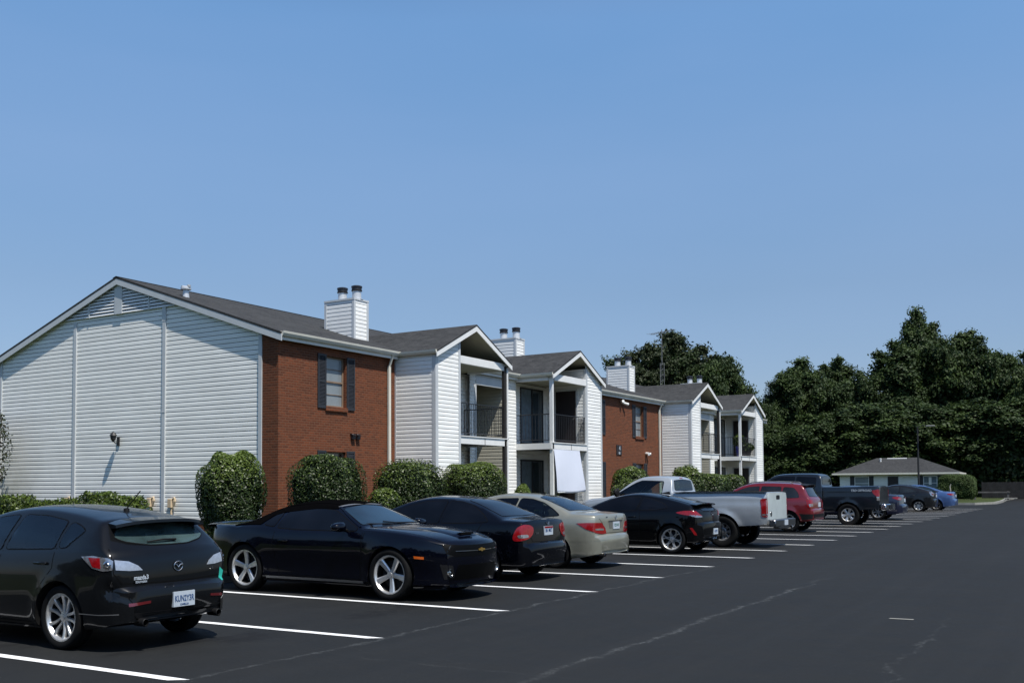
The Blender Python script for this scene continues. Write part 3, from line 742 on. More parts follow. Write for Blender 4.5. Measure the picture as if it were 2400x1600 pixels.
# --- breezeways between the bays
for (a,b) in GAPS:
    oa,ob=a+.38,b-.72
    m=MB()
    siding(m,(XF,0,0),EY,(1,0,0),[(a,ZB),(oa,ZB),(oa,5.45),(a,5.45)],z00=.35); siding(m,(XF,0,0),EY,(1,0,0),[(ob,ZB),(b,ZB),(b,5.45),(ob,5.45)],z00=.35)
    m.quad((XF,a,ZB),(XF,oa,ZB),(XF,oa,5.45),(XF,a,5.45)); m.quad((XF,ob,ZB),(XF,b,ZB),(XF,b,5.45),(XF,ob,5.45)); m.quad((XF,oa,5.3),(XF,ob,5.3),(XF,ob,5.45),(XF,oa,5.45))
    bp('siding_wall',m,[M['siding']])
    m=MB(); siding(m,(0,ob,0),EX,(0,-1,0),[(-26,ZB),(XF,ZB),(XF,5.3),(-26,5.3)],z00=.35); m.quad((-26,ob,ZB),(XF,ob,ZB),(XF,ob,5.3),(-26,ob,5.3)); m.quad((-26,oa,ZB),(XF,oa,ZB),(XF,oa,5.3),(-26,oa,5.3)); m.quad((-26,oa,ZB),(-26,ob,ZB),(-26,ob,5.3),(-26,oa,5.3)); m.quad((-26,oa,5.28),(XF,oa,5.28),(XF,ob,5.28),(-26,ob,5.28))
    bp('breezeway_wall',m,[M['siding_grazing']])
    m=MB(); m.box(XF-.02,XF+.03,oa-.02,ob+.02,5.03,5.40,0,.006); bp('breezeway_header',m,[M['trim_grey']])
    m=MB(); m.box(XF-.03,XF+.03,oa-.08,oa+.02,ZB,5.05); bp('corner_trim',m,[M['trim_grey']])
    m=MB(); m.box(XF-.03,XF+.03,ob-.02,ob+.08,ZB,5.05); bp('corner_trim',m,[M['trim_grey']])
    m=MB(); m.box(-26,-20.0,oa,ob,2.85,3.02); m.box(-20.0,-19.96,oa,ob,2.80,3.06); bp('landing',m,[M['concrete']])
    m=MB()
    for i in range(15): m.box(-20.0-.0+i*.0-.28*(i)-.02,-20.0-.28*i+.28,oa+.05,oa+.95,.35+.18*i-.03,.35+.18*i) if False else m.box(-19.0-.26*i-.28,-19.0-.26*i,oa+1.0,ob-.02,.35+.18*i-.04,.35+.18*i) if i<9 else None
    bp('stairs',m,[M['concrete']])
# core block set behind everything (keeps light out of the shell)
m=MB()
for (a,b) in [(19.2,28.5),(30.65,49.7),(52.1,61.8)]: m.box(-31.3,-18.84,a,b,ZB-.3,5.35)
bp('inner_wall',m,[M['louver_dark']])

# --- fittings on the front wall
def downspout(y,x=XF):
    m=MB(); m.path([(x+.20,y,5.50),(x+.06,y+.0,5.15)],.042,8); m.box(x+.02,x+.10,y-.045,y+.045,ZB,5.17,0,.01); m.box(x+.02,x+.13,y-.05,y+.05,ZB+.0,ZB+.12)
    bp('downspout',m,[M['cream']])
for y in (23.72,44.86): downspout(y)
def vents(y,z,mt):
    for dy in (0,.22):
        m=MB(); m.box(XF+.0,XF+.10,y+dy-.07,y+dy+.07,z-.09,z+.08,0,.02); m.add([(XF,y+dy-.085,z+.09),(XF,y+dy+.085,z+.09),(XF+.14,y+dy+.08,z+.02),(XF+.14,y+dy-.08,z+.02)],[(0,1,2,3)]); bp('wall_vent',m,[mt])
vents(22.06,2.98,M['door_dark'])
m=MB(); m.box(XF,XF+.06,43.2,43.34,2.96,3.06); m.tube((XF+.03,43.24,3.02),(XF+.20,43.18,2.99),.06,10,0,.075); m.tube((XF+.03,43.34,3.0),(XF+.20,43.42,2.98),.06,10,0,.075); bp('floodlight',m,[M['white']],label='white twin floodlight on the brick')
m=MB(); m.box(XF,XF+.05,40.5,40.62,5.20,5.30); m.tube((XF+.03,40.52,5.24),(XF+.20,40.36,5.28),.05,10,0,.065); m.tube((XF+.03,40.60,5.24),(XF+.22,40.85,5.16),.05,10,0,.065); bp('floodlight',m,[M['white']],label='white twin floodlight under the eave')
m=MB(); m.box(XF+.001,XF+.03,39.98,40.52,2.88,3.32); sgn=bp('number_sign',m,[M['door_dark']],label='black building sign with white characters')
m=MB(); put_text(m,'4',.27,(XF+.032,40.30,3.17),(0,1,0),(0,0,1),0,.003,.004); put_text(m,'60',.16,(XF+.032,40.27,2.96),(0,1,0),(0,0,1),0,.003,.003); bp('sign_lettering',m,[M['plate_white']],sgn)
# lantern on the gable wall
m=MB(); lx,ly,lz=-24.98,Y0,3.02
m.box(lx-.05,lx+.05,ly-.03,ly,lz-.22,lz+.02); m.path([(lx,ly-.02,lz-.12),(lx,ly-.12,lz-.16),(lx,ly-.19,lz-.06)],.012,6)
m.lathe([(.03,-.10),(.075,-.04),(.085,.06)],8,(lx,ly-.19,lz)); m.lathe([(.11,.06),(.10,.08),(.05,.15),(.015,.18),(.001,.19)],8,(lx,ly-.19,lz)); m.lathe([(.001,-.14),(.02,-.12),(.03,-.10)],8,(lx,ly-.19,lz)); m.box(lx-.13,lx+.13,ly-.20,ly-.18,lz+.055,lz+.068)
lt=bp('wall_lantern',m,[M['black_iron']],smooth=False)
m=MB(); m.lathe([(.025,-.09),(.065,-.04),(.074,.055)],8,(lx,ly-.19,lz)); bp('lantern_glass',m,[M['blinds']],lt)
# tan outlet boxes low on the gable wall
for x,z in ((-27.28,1.16),(-23.48,1.16),(-22.60,1.14)):
    m=MB(); m.box(x-.11,x+.05,Y0-.12,Y0-.015,z-.16,z+.10,0,.012); m.path([(x+.05,Y0-.07,z+.08),(x+.15,Y0-.08,z+.12),(x+.17,Y0-.08,z+.02),(x+.10,Y0-.07,z-.12)],.028,8); m.tube((x,Y0-.06,z-.16),(x,Y0-.06,.6),.03,8); bp('utility_box',m,[M['tan_box']])
# lattice screen low in the second bay
m=MB()
for i in range(12):
    y=33.2+i*.075; m.box(XT-.06,XT-.05,y,y+.018,.37,1.25)
for i in range(12): m.box(XT-.052,XT-.042,33.2,34.05,.38+i*.075,.398+i*.075)
bp('lattice_screen',m,[M['trim_grey']])
m=MB()
for i in range(12):
    y=33.45+i*.05; m.box(XT-.04,XT-.034,y,y+.010,3.20,4.08)
for i in range(16): m.box(XT-.034,XT-.028,33.42,34.03,3.22+i*.055,3.23+i*.055)
bp('lattice_screen',m,[M['black_iron']])

# ============================================================ hanging sheet, balcony pots
m=MB(); nu,nv=14,20; vs=[]
for j in range(nv+1):
    v=j/nv; z=2.84-1.53*v
    for i in range(nu+1):
        u=i/nu; y=31.36+.10*v**2+(2.06+.22*v**1.5)*u
        x=XT+.055+.07*math.sin(v*1.9)+.015*math.sin(u*5+v*3)+.04*v*math.sin(u*PI)
        vs.append((x,y,z-.05*math.sin(u*PI)*v+.02*(u-.5)*v))
fs=[(j*(nu+1)+i,j*(nu+1)+i+1,(j+1)*(nu+1)+i+1,(j+1)*(nu+1)+i) for j in range(nv) for i in range(nu)]
n0=len(vs); vs+= [(x-.006,y,z) for x,y,z in vs]
fs+=[(n0+d,n0+c_,n0+b_,n0+a_) for a_,b_,c_,d in fs]
for i in range(nu):
    a_=nv*(nu+1)+i; fs.append((a_,a_+1,n0+a_+1,n0+a_))
m.add(vs,fs); o=obj('hanging_sheet',m,[M['sheet']],org=(XT+.1,32.4,1.3),smooth=True); tag(o,'plain pale sheet hanging below the balcony edge, blown slightly outward','sheet')
m=MB(); m.tube((XT+.125,31.5,1.29),(XT+.125,33.68,1.30),.014,8); r_=obj('weight_bar',m,[M['white']],o,org=(0,0,0)); r_.data.transform(Matrix.Translation((-(XT+.1),-32.4,-1.3)))
# ============================================================ PLANTS
def leaves_mesh(P,N,size,mats,mi=None,asp=1.6,jit=.6):
    """many leaf quads at points P with normals N"""
    n=len(P); R=rng.normal(size=(n,3))*jit; Nn=N+R; Nn/=np.linalg.norm(Nn,axis=1,keepdims=True)+1e-9
    T=rng.normal(size=(n,3)); T-=Nn*np.sum(T*Nn,1,keepdims=True); T/=np.linalg.norm(T,axis=1,keepdims=True)+1e-9
    Bt=np.cross(Nn,T); s=(size if np.ndim(size) else np.full(n,size))*rng.uniform(.7,1.3,n)
    a=s[:,None]*T*asp*.5; b=s[:,None]*Bt*.5
    V=np.empty((n,4,3)); V[:,0]=P-a; V[:,1]=P+b*.9+Nn*s[:,None]*.06; V[:,2]=P+a; V[:,3]=P-b*.9+Nn*s[:,None]*.06
    me=bpy.data.meshes.new('foliage')
    me.vertices.add(n*4); me.vertices.foreach_set('co',V.reshape(-1))
    me.loops.add(n*4); me.loops.foreach_set('vertex_index',np.arange(n*4,dtype=np.int32))
    me.polygons.add(n); me.polygons.foreach_set('loop_start',np.arange(0,n*4,4,dtype=np.int32)); me.polygons.foreach_set('loop_total',np.full(n,4,dtype=np.int32))
    for m in mats: me.materials.append(m)
    if mi is not None: me.polygons.foreach_set('material_index',np.asarray(mi,dtype=np.int32))
    me.update(); me.validate()
    return me

def blob(nseg,shape,bump=.06,seed=0):
    """lumpy superellipsoid surface sample: returns function theta,phi -> point,normal (unit box)"""
    r=np.random.default_rng(seed); k=[(r.uniform(2,7,3),r.uniform(0,6.28)) for _ in range(7)]
    def f(d):
        q=1/(np.abs(d[:,0])**shape+np.abs(d[:,1])**shape+np.abs(d[:,2])**shape)**(1/shape)
        w=sum(np.sin(d@a+p) for a,p in k)/7
        return d*(q*(1+bump*w*1.6))[:,None]
    return f

def bush(name,cx,cy,z0,sx,sy,h,label,n=5200,leaf=.055,shape=3.0,taper=.22,new=.5,group='clipped evergreen shrubs along the building front',cat='shrub',seed=0,leafm='leaf_hedge',spiky=0.):
    """clipped shrub: rounded mass of leaves over a dark core, brighter fresh shoots at the top"""
    t=thing(name,(cx,cy,z0),0,label,cat,group)
    n=int(n*2.1); leaf*=.66
    f=blob(0,shape,.07,seed+11)
    d=rng.normal(size=(n,3)); d/=np.linalg.norm(d,axis=1,keepdims=True); d[:,2]=np.where(d[:,2]<-.75,-d[:,2],d[:,2])
    p=f(d); depth=rng.uniform(0,1,n)**2.2*.22; q=p*(1-depth)[:,None]
    zz=(q[:,2]+1)/2; tp=1-taper*(1-np.clip(zz/.55,0,1))**1.5
    Pn=np.column_stack([q[:,0]*sx*tp,q[:,1]*sy*tp,zz*h])
    spk=rng.uniform(0,1,n)<spiky; Pn[:,2]+=np.where(spk&(zz>.8),rng.uniform(0,.22,n)**1.3,0)
    N=d*np.array([1/sx,1/sy,2/h]); N/=np.linalg.norm(N,axis=1,keepdims=True)
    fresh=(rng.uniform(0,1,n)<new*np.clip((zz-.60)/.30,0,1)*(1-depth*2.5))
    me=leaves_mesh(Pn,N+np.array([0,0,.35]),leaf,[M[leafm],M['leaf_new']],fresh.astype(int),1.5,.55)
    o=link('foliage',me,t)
    # core
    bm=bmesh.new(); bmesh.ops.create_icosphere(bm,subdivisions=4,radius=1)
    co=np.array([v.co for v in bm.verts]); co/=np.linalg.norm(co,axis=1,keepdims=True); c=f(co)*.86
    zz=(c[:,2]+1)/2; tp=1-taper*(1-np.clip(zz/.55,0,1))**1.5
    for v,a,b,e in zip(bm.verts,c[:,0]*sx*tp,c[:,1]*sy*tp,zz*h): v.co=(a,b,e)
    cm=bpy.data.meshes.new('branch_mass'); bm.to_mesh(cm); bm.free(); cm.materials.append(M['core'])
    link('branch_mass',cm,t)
    return t
G=.33
bush('shrub',-16.1,15.15,.22,.64,.68,2.06,'tall round clipped shrub at the white gable corner, leftmost of the large shrubs',9000,.052,2.7,.38,.9,seed=1)
bush('shrub',-16.1,18.2,.26,.77,.81,2.02,'square clipped shrub before the near brick corner, second of the large shrubs',9500,.052,4.0,.10,.25,seed=2)
bush('shrub',-15.9,20.15,.28,.42,.5,1.22,'small low shrub between two tall clipped shrubs',2600,.055,2.4,.1,.7,seed=3)
bush('shrub',-16.2,21.6,.30,.86,.90,1.86,'upright shrub with shoots sticking up before the white bay corner',8200,.055,3.4,.1,.45,seed=4,spiky=.30)
bush('shrub',-16.3,24.9,.30,.92,.95,1.92,'wide dense shrub under the first balcony',8800,.055,3.0,.12,.8,seed=5)
bush('shrub',-16.5,28.2,.32,.30,.36,1.26,'small pale green bush beside the white downspout',1500,.06,2.2,.1,1.,seed=6,leafm='leaf_new')
bush('shrub',-16.2,36.2,.30,.75,.70,1.95,'taller dark shrub right of the second bay',5000,.07,2.8,.1,.6,seed=7)
bush('shrub',-15.5,34.6,.28,.66,.85,1.46,'round lower shrub behind the silver pickup cab',4200,.07,2.4,.1,.5,seed=8)
bush('shrub',-16.2,42.2,.30,.75,.70,1.98,'spiky shrub before the far brick wall',3800,.08,2.6,.1,.9,seed=9,spiky=.5)
bush('shrub',-16.2,44.9,.30,.95,1.25,1.75,'long hedge block before the third bay',6000,.08,3.6,.1,.5,seed=10)
bush('shrub',-16.0,48.0,.30,.65,.75,1.72,'dark hedge block under the third balcony',3600,.08,3.4,.1,.3,seed=12)
bush('shrub',-16.2,62.5,.3,.8,.8,1.3,'low shrub past the far end of the building',2000,.09,2.6,.1,.5,seed=13)
# low grassy planting against the gable wall
def tufts(cx,cy,z0,sx,sy,h,label,n,seed):
    n=n*2
    t=thing('border_plant',(cx,cy,z0),0,label,'plant','low bright green border plants along the gable wall')
    P=np.column_stack([rng.uniform(-sx,sx,n),rng.uniform(-sy,sy,n),np.zeros(n)]); prof=np.sqrt(np.clip(1-(P[:,0]/sx)**4,0,1))*(.78+.22*np.sin(P[:,0]*5+seed))
    P[:,2]=h*prof*rng.uniform(.25,1.0,n)**.6
    N=np.column_stack([rng.normal(size=n),rng.normal(size=n)-.6,rng.uniform(.1,.9,n)])
    link('foliage',leaves_mesh(P,N,.048,[M['leaf_new'],M['leaf_hedge']],(rng.uniform(0,1,n)<.45).astype(int),2.6,.4),t)
tufts(-28.3,17.9,.35,2.1,.5,1.02,'low grassy border plant at the left end of the gable wall',5200,0)
tufts(-24.1,17.9,.35,1.75,.5,1.10,'low grassy border plant below the wall lantern',5200,2)
# thin shrub at the left corner
t=thing('corner_shrub',(-30.1,18.2,.35),0,'thin tall leafy shrub at the far left corner of the building','shrub')
n=3000; zz=rng.uniform(0,1,n); a=rng.uniform(0,6.28,n); r=(.75*np.sin(np.clip(zz,0,1)*PI)**.6+.1)*np.sqrt(rng.uniform(0,1,n))
P=np.column_stack([r*np.cos(a),r*np.sin(a)*.8,1.1+zz*2.75]); link('foliage',leaves_mesh(P,np.column_stack([np.cos(a),np.sin(a),.4+0*a]),.06,[M['leaf_grey'],M['leaf_hedge']],(rng.uniform(0,1,n)<.5).astype(int),1.5,.8),t)
m=MB()
for k in range(7):
    aa=k*.9; m.path([(0,0,0),(.1*math.cos(aa),.1*math.sin(aa),1.0),(.35*math.cos(aa),.3*math.sin(aa),2.2),(.45*math.cos(aa+.4),.4*math.sin(aa+.4),3.5)],[.03,.025,.016,.006],6)
o=obj('stem',m,[M['bark']],t)
# spiky palm-like plant in the second bay
def spiky(name,loc,n,L,label,cat,mt,group=None,lift=.9):
    t=thing(name,loc,0,label,cat,group); m=MB()
    for i in range(n):
        a=random.uniform(0,2*PI); e=random.uniform(.35,1.35)*lift; l=L*random.uniform(.7,1.1); w=.022
        d=Vector((math.cos(a)*math.cos(e),math.sin(a)*math.cos(e),math.sin(e))); s_=Vector((-math.sin(a),math.cos(a),0))
        prev=None
        for k in range(6):
            u=k/5; p=d*(l*u)+Vector((0,0,-.35*l*u*u)); ww=w*(1-u)**.5+.002
            row=(p-s_*ww,p+s_*ww)
            if prev: m.quad(prev[0],prev[1],row[1],row[0])
            prev=row
    obj('fronds',m,[mt],t); return t
spiky('spiky_plant',(-16.5,29.8,.66),190,1.10,'spiky arching plant before the second bay patio','plant',M['leaf_palm'])
# pots on the fourth balcony
def potted(x,y,z,pm,label,n,hp,hl):
    t=thing('potted_plant',(x,y,z),0,label,'potted plant','potted plants on the far balcony')
    m=MB(); m.lathe([(.001,0),(.11,0),(.13,.05),(.17,hp-.06),(.19,hp-.04),(.19,hp),(.16,hp),(.15,hp-.04),(.001,hp-.04)],20); obj('pot',m,[pm],t,smooth=True,ang=40)
    a=rng.normal(size=(n,3)); a/=np.linalg.norm(a,axis=1,keepdims=True); P=a*np.array([.34,.34,hl*.5])*rng.uniform(.3,1,n)[:,None]**.5+np.array([0,0,hp+hl*.42])
    link('foliage',leaves_mesh(P,a,.10,[M['leaf_hedge'],M['leaf_new']],(rng.uniform(0,1,n)<.25).astype(int),2.,.8),t)
potted(-17.45,53.6,3.10,M['terracotta'],'leafy plant in a glossy blue pot on the far balcony',420,.55,.75)
potted(-17.35,54.9,3.10,M['door_dark'],'low plant in a dark pot on the far balcony',320,.3,.55)

# ---- trees
TDIM={'tall':(7.4,17.0),'oak':(6.8,15.3),'round':(7.6,11.6)}
def tree_mesh(kind,seed):
    """broadleaf tree in metres: leaf clumps carried on limbs; returns foliage, wood and inner-foliage meshes"""
    r=np.random.default_rng(seed); w,h=TDIM[kind]; sc=np.array([w,w,h])
    if kind=='tall': K,rx,rz,cz=120,.30,.43,.55
    elif kind=='oak': K,rx,rz,cz=95,.42,.36,.59
    else: K,rx,rz,cz=90,.38,.42,.53
    C_=[];R_=[]
    for i in range(K):
        d=r.normal(size=3); d/=np.linalg.norm(d); q=r.uniform(.12,1.0)**.42
        c=np.array([d[0]*rx*q,d[1]*rx*q,cz+d[2]*rz*q])
        wob=1+.24*math.sin(3*math.atan2(d[1],d[0])+seed)+.20*math.sin(6*d[2]+seed*1.7)
        c[:2]*=wob; C_.append(c*sc); R_.append(r.uniform(.6,1.2)*(1.2-.42*q))
    # pull stray clumps in until they touch the rest of the crown
    cen=np.array([0,0,cz*h]); od=sorted(range(K),key=lambda i:np.linalg.norm((C_[i]-cen)/sc)); done=[od[0]]
    for i in od[1:]:
        for _ in range(40):
            if min(np.linalg.norm(C_[i]-C_[j])/(R_[i]+R_[j]) for j in done)<.62: break
            C_[i]=C_[i]+(cen-C_[i])*.05
        done.append(i)
    Ps=[];Ns=[];mi=[]
    for c,R in zip(C_,R_):
        n=int(470*R*R)+60; d=r.normal(size=(n,3)); d/=np.linalg.norm(d,axis=1,keepdims=True)
        up=r.uniform(0,1,n)<.25; d[:,2]=np.where(up,np.abs(d[:,2]),d[:,2])
        lob=1+.30*np.sin(d@np.array([4.1,2.3,3.7])+R*9)+.18*np.sin(d@np.array([-6.,7.,5.])+R*21)
        q=r.uniform(.15,1.15,n)**.45*lob
        Ps.append(c+d*np.array([1.0,1.0,.82])*R*q[:,None]); Ns.append(d+np.array([0,0,.5])); mi.append((r.uniform(0,1,n)<(.75 if r.uniform()<.38 else .10)).astype(int))
    P=np.vstack(Ps);N=np.vstack(Ns); mi=np.concatenate(mi)
    A,B={'tall':('leaf_tree','leaf_tree_light'),'oak':('leaf_oak','leaf_tree'),'round':('leaf_tree','leaf_tree_light')}[kind]
    me=leaves_mesh(P,N,.165,[M[A],M[B]],mi,1.5,.7)
    m=MB(); q=lambda x,y,z:(x*w,y*w,z*h)
    m.path([q(0,0,0),q(.012,0,.12),q(-.008,.008,.28),q(.012,0,.46),q(0,0,.66)],[.30,.24,.19,.13,.05],8)
    for c in C_[::2]:
        z0=max(.14*h,c[2]*.62-.5); a=np.array([0,0,z0]); mid=(a+c)/2+np.array([0,0,-.2]); m.path([tuple(a),tuple(mid),tuple(c)],[.085,.055,.02],5)
    wd=mesh_from('trunk',m,[M['bark']],True,60)
    # dark solid core in every clump, so the crown is dense where it is thick
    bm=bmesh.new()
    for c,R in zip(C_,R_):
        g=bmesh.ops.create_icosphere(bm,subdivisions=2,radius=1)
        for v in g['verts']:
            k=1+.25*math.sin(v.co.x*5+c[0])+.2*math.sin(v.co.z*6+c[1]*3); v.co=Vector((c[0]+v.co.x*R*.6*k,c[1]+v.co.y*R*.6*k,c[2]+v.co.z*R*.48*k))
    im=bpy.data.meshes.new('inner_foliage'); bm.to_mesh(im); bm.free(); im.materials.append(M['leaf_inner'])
    return me,wd,im
TM={}
for kind,sds in (('tall',(1,2)),('oak',(3,4)),('round',(5,6,7))):
    for s_ in sds: TM[(kind,s_)]=tree_mesh(kind,s_)
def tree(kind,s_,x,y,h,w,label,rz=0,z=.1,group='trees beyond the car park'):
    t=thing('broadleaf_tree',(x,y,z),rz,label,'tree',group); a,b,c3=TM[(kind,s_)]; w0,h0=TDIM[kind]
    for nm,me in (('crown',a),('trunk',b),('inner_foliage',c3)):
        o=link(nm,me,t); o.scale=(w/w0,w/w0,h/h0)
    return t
TREES=[
('oak',3,-38.3,87.2,14.9,6.5,'dark oak crown at the left end of the pair, beside the third chimney'),
('oak',4,-35.8,92.1,16.0,7.5,'tallest dark oak crown behind the roof, right of the aerial mast'),
('oak',3,-35.8,86.3,15.0,5.5,'dark oak crown directly behind the aerial mast'),
('round',5,-32.5,89.6,13.3,4.5,'dark crown between the oaks and the last bay gable'),
('round',6,-31.3,92.6,12.6,4.3,'separate rounded crown right of the oaks, sky on its right side'),
('round',7,-31.3,98.6,10.6,3.5,'small crown just above the last bay gable'),
('round',5,-30.2,101.6,10.2,4.9,'low crown at the bottom of the dip in the tree line'),
('tall',2,-29.0,104.5,12.4,5.9,'narrow crown climbing out of the dip in the tree line'),
('tall',1,-27.7,108.7,15.4,7.7,'broad upright crown just right of the dip in the tree line'),
('tall',2,-25.9,115.5,16.7,6.4,'pointed crown with pale tip left of the tallest tree'),
('round',6,-22.9,113.9,14.4,6.2,'rounded crown in the notch left of the tallest tree'),
('round',7,-25.8,107.5,13.6,6.8,'rounded crown in front of the pale tipped tree'),
('tall',1,-18.0,121.1,22.0,7.0,'tallest tree of the group with ragged leaning top'),
('tall',2,-19.4,115.8,18.1,8.5,'leafy shoulder tree just left of the tallest tree'),
('round',7,-15.6,120.4,19.2,8.2,'broad full crown just right of the tallest tree'),
('tall',2,-13.7,126.1,20.4,7.1,'second tallest crown behind the lamp post'),
('round',6,-11.4,119.5,17.0,6.6,'rounded crown above the clipped hedge'),
('tall',2,-9.5,121.8,16.9,5.6,'narrow crown above the timber barrier'),
('round',5,-7.3,118.6,15.3,5.9,'rounded crown near the right edge above the board fence'),
('tall',2,-5.9,126.3,18.0,8.0,'tall crown cut by the right edge of the view'),
('round',7,-29.2,97.7,7.4,6.4,'low bushy tree beside the end of the apartment block'),
('round',5,-26.4,99.3,8.8,8.1,'low bushy tree behind the roof of the slate pickup'),
('round',6,-23.0,102.5,9.9,9.5,'bushy tree rising over the left end of the low house roof'),
('round',7,-19.1,105.9,11.2,10.0,'bushy tree directly behind the ridge of the low house'),
('round',5,-14.9,109.5,11.9,10.5,'bushy tree over the right end of the low house roof'),
('round',6,-10.7,110.9,10.9,10.4,'bushy tree over the clipped hedge'),
('round',7,-6.9,112.0,11.7,10.3,'bushy tree over the left part of the board fence'),
('round',5,-3.2,116.5,12.7,11.4,'bushy tree over the right part of the board fence'),
]
for i_,(k,s_,x,y,h,w,lb) in enumerate(TREES): tree(k,s_,x,y,h*(1.09 if i_<3 else 1.20 if i_<8 else 1.06 if i_<20 else 1),w*(1.22 if i_<3 else 1.5 if i_<6 else 1.15),lb,i_*1.37)
# undergrowth closing the view below the crowns
n=60000
P=np.column_stack([rng.uniform(-46,12,n),rng.uniform(108,114,n),np.zeros(n)]); P[:,2]=(5.2+1.6*np.sin(P[:,0]*.45)+1.2*np.sin(P[:,0]*1.3+1))*rng.uniform(0,1,n)**.8
N=np.column_stack([rng.normal(size=n)*.6,-np.ones(n),rng.uniform(0,1,n)])
o=link('undergrowth',leaves_mesh(P,N,.34,[M['leaf_tree'],M['leaf_oak']],(rng.uniform(0,1,n)<.5).astype(int),1.4,.8)); o['kind']='stuff'
tag(o,'dark undergrowth below the far trees','undergrowth')

# unseen wood added behind the camera to darken what paint and glass mirror
n=26000
P=np.column_stack([rng.uniform(-60,50,n),rng.uniform(-34,-29,n),np.zeros(n)]); P[:,2]=(11+2.5*np.sin(P[:,0]*.22)+1.5*np.sin(P[:,0]*.9+1))*rng.uniform(0,1,n)**.8
N=np.column_stack([rng.normal(size=n)*.6,np.ones(n),rng.uniform(0,1,n)])
o=link('unseen_woodland',leaves_mesh(P,N,.62,[M['leaf_tree'],M['leaf_oak']],(rng.uniform(0,1,n)<.5).astype(int),1.4,.6)); o['kind']='stuff'
tag(o,'unseen dark wood added behind the camera to darken reflections','wood')
# ============================================================ LOW HOUSE, FENCE, LAMP, AERIAL
hs=thing('low_house',(-15.9,94,.12),math.radians(3.0),'single storey white house with dark hipped roof at the end of the lot','house')
def hp(name,mb,mats,parent=None,label=None,**k):
    o=obj(name,mb,mats,parent or hs,**k)
    if label: o['label']=label
    return o
hx0,hx1,hy0,hy1=-4.55,4.60,-3.6,3.6
m=MB(); siding(m,(0,hy0,0),EX,(0,-1,0),[(hx0,0),(hx1,0),(hx1,2.3),(hx0,2.3)]); siding(m,(hx1,0,0),EY,(1,0,0),[(hy0,0),(hy1,0),(hy1,2.3),(hy0,2.3)])
m.box(hx0,hx1,hy0,hy1,0,2.3); hp('wall',m,[siding_mat('siding_house',(.80,.79,.74))])
m=MB(); e=.55; z0,z1=2.32,3.72; a=[(hx0-e,hy0-e,z0),(hx1+e,hy0-e,z0),(hx1+e,hy1+e,z0),(hx0-e,hy1+e,z0)]; r1,r2=(-1.9,0,z1),(1.55,0,z1)
m.poly([a[0],a[1],r2,r1]); m.poly([a[1],a[2],r2]); m.poly([a[2],a[3],r1,r2]); m.poly([a[3],a[0],r1]); m.poly(a); rf=hp('roof',m,[M['shingle']])
m=MB()
m.box(hx0-e-.02,hx1+e+.02,hy0-e-.04,hy0-e,2.20,2.34); m.box(hx1+e,hx1+e+.04,hy0-e,hy1+e,2.20,2.34); m.box(hx0-e-.04,hx0-e,hy0-e,hy1+e,2.20,2.34); hp('fascia',m,[M['cream']],rf)
m=MB(); m.box(-1.0,.65,-.32,-.12,3.60,3.70,0,.02); hp('ridge_vent',m,[M['white']],rf)
m=MB(); m.lathe([(.07,0),(.07,.30),(.10,.30),(.10,.36),(.001,.38)],12,(-1.45,-1.0,3.30)); hp('roof_vent',m,[M['white']],rf)
m=MB(); m.box(-.55,.30,hy0-.03,hy0-.017,0,2.03); d=hp('door',m,[M['door_dark']])
m=MB(); m.box(-.61,-.55,hy0-.04,hy0-.015,0,2.09); m.box(.30,.36,hy0-.04,hy0-.015,0,2.09); m.box(-.55,.30,hy0-.04,hy0-.015,2.03,2.09); hp('door_frame',m,[M['trim_grey']],d)
for (wa,wb,open_) in ((-3.25,-2.15,False),(2.35,3.35,True)):
    m=MB(); y=hy0-.03
    m.box(wa-.05,wa,y-.01,y+.02,.92,2.0);m.box(wb,wb+.05,y-.01,y+.02,.92,2.0);m.box(wa-.05,wb+.05,y-.01,y+.02,2.0,2.05);m.box(wa-.05,wb+.05,y-.03,y+.02,.87,.92); m.box(wa,wb,y-.008,y+.01,1.43,1.47)
    if open_: m.box((wa+wb)/2-.12,(wa+wb)/2+.1,y-.02,y-.01,1.3,1.95)
    w=hp('window',m,[M['white']]); m=MB(); m.quad((wa,y+.005,.92),(wb,y+.005,.92),(wb,y+.005,2.0),(wa,y+.005,2.0)); hp('pane',m,[M['blinds'] if not open_ else M['curtain']],w)
    for (a_,b_) in ((wa-.43,wa-.06),(wb+.06,wb+.43)):
        m=MB(); m.box(a_,b_,y-.02,y+.015,.88,2.08)
        z=.94
        while z<2.02: m.box(a_+.05,b_-.05,y-.028,y-.02,z,z+.02); z+=.055
        hp('shutter',m,[M['shutter']],w)
bush('garden_hedge',-10.4,87.3,.13,1.45,1.0,2.1,'large clipped olive green hedge at the right corner of the low house',9000,.10,3.6,.02,.0,group=None,cat='hedge',seed=21,leafm='leaf_tree_light')
m=MB(); m.path([(0,0,0),(.05,0,.5),(-.03,0,1.1),(.04,0,1.35)],[.07,.06,.05,.03],8); m.path([(.05,0,.5),(.25,0,.2),(.3,0,0)],[.05,.04,.05],8); o=obj('bare_stump',m,[M['bark_pale']],org=(0,0,0)); o.location=(-10.75,86.0,.12); tag(o,'pale bare stump standing against the hedge','stump')
# board fence
t=thing('board_fence',(-3,101.5,.1),0,'dark weathered board fence along the back of the grass','fence')
m=MB(); x=-7.0
while x<14: 
    h_=1.52+random.uniform(-.03,.03); m.box(x,x+.135,-.01,.012+random.uniform(0,.008),.02,h_); x+=.145
obj('boards',m,[M['wood_fence']],t)
m=MB()
for i in range(9): m.box(-7+i*2.6,-6.9+i*2.6,.02,.12,0,1.5)
m.box(-7,14,.02,.06,.35,.44); m.box(-7,14,.02,.06,1.15,1.24); obj('posts',m,[M['wood_fence']],t)
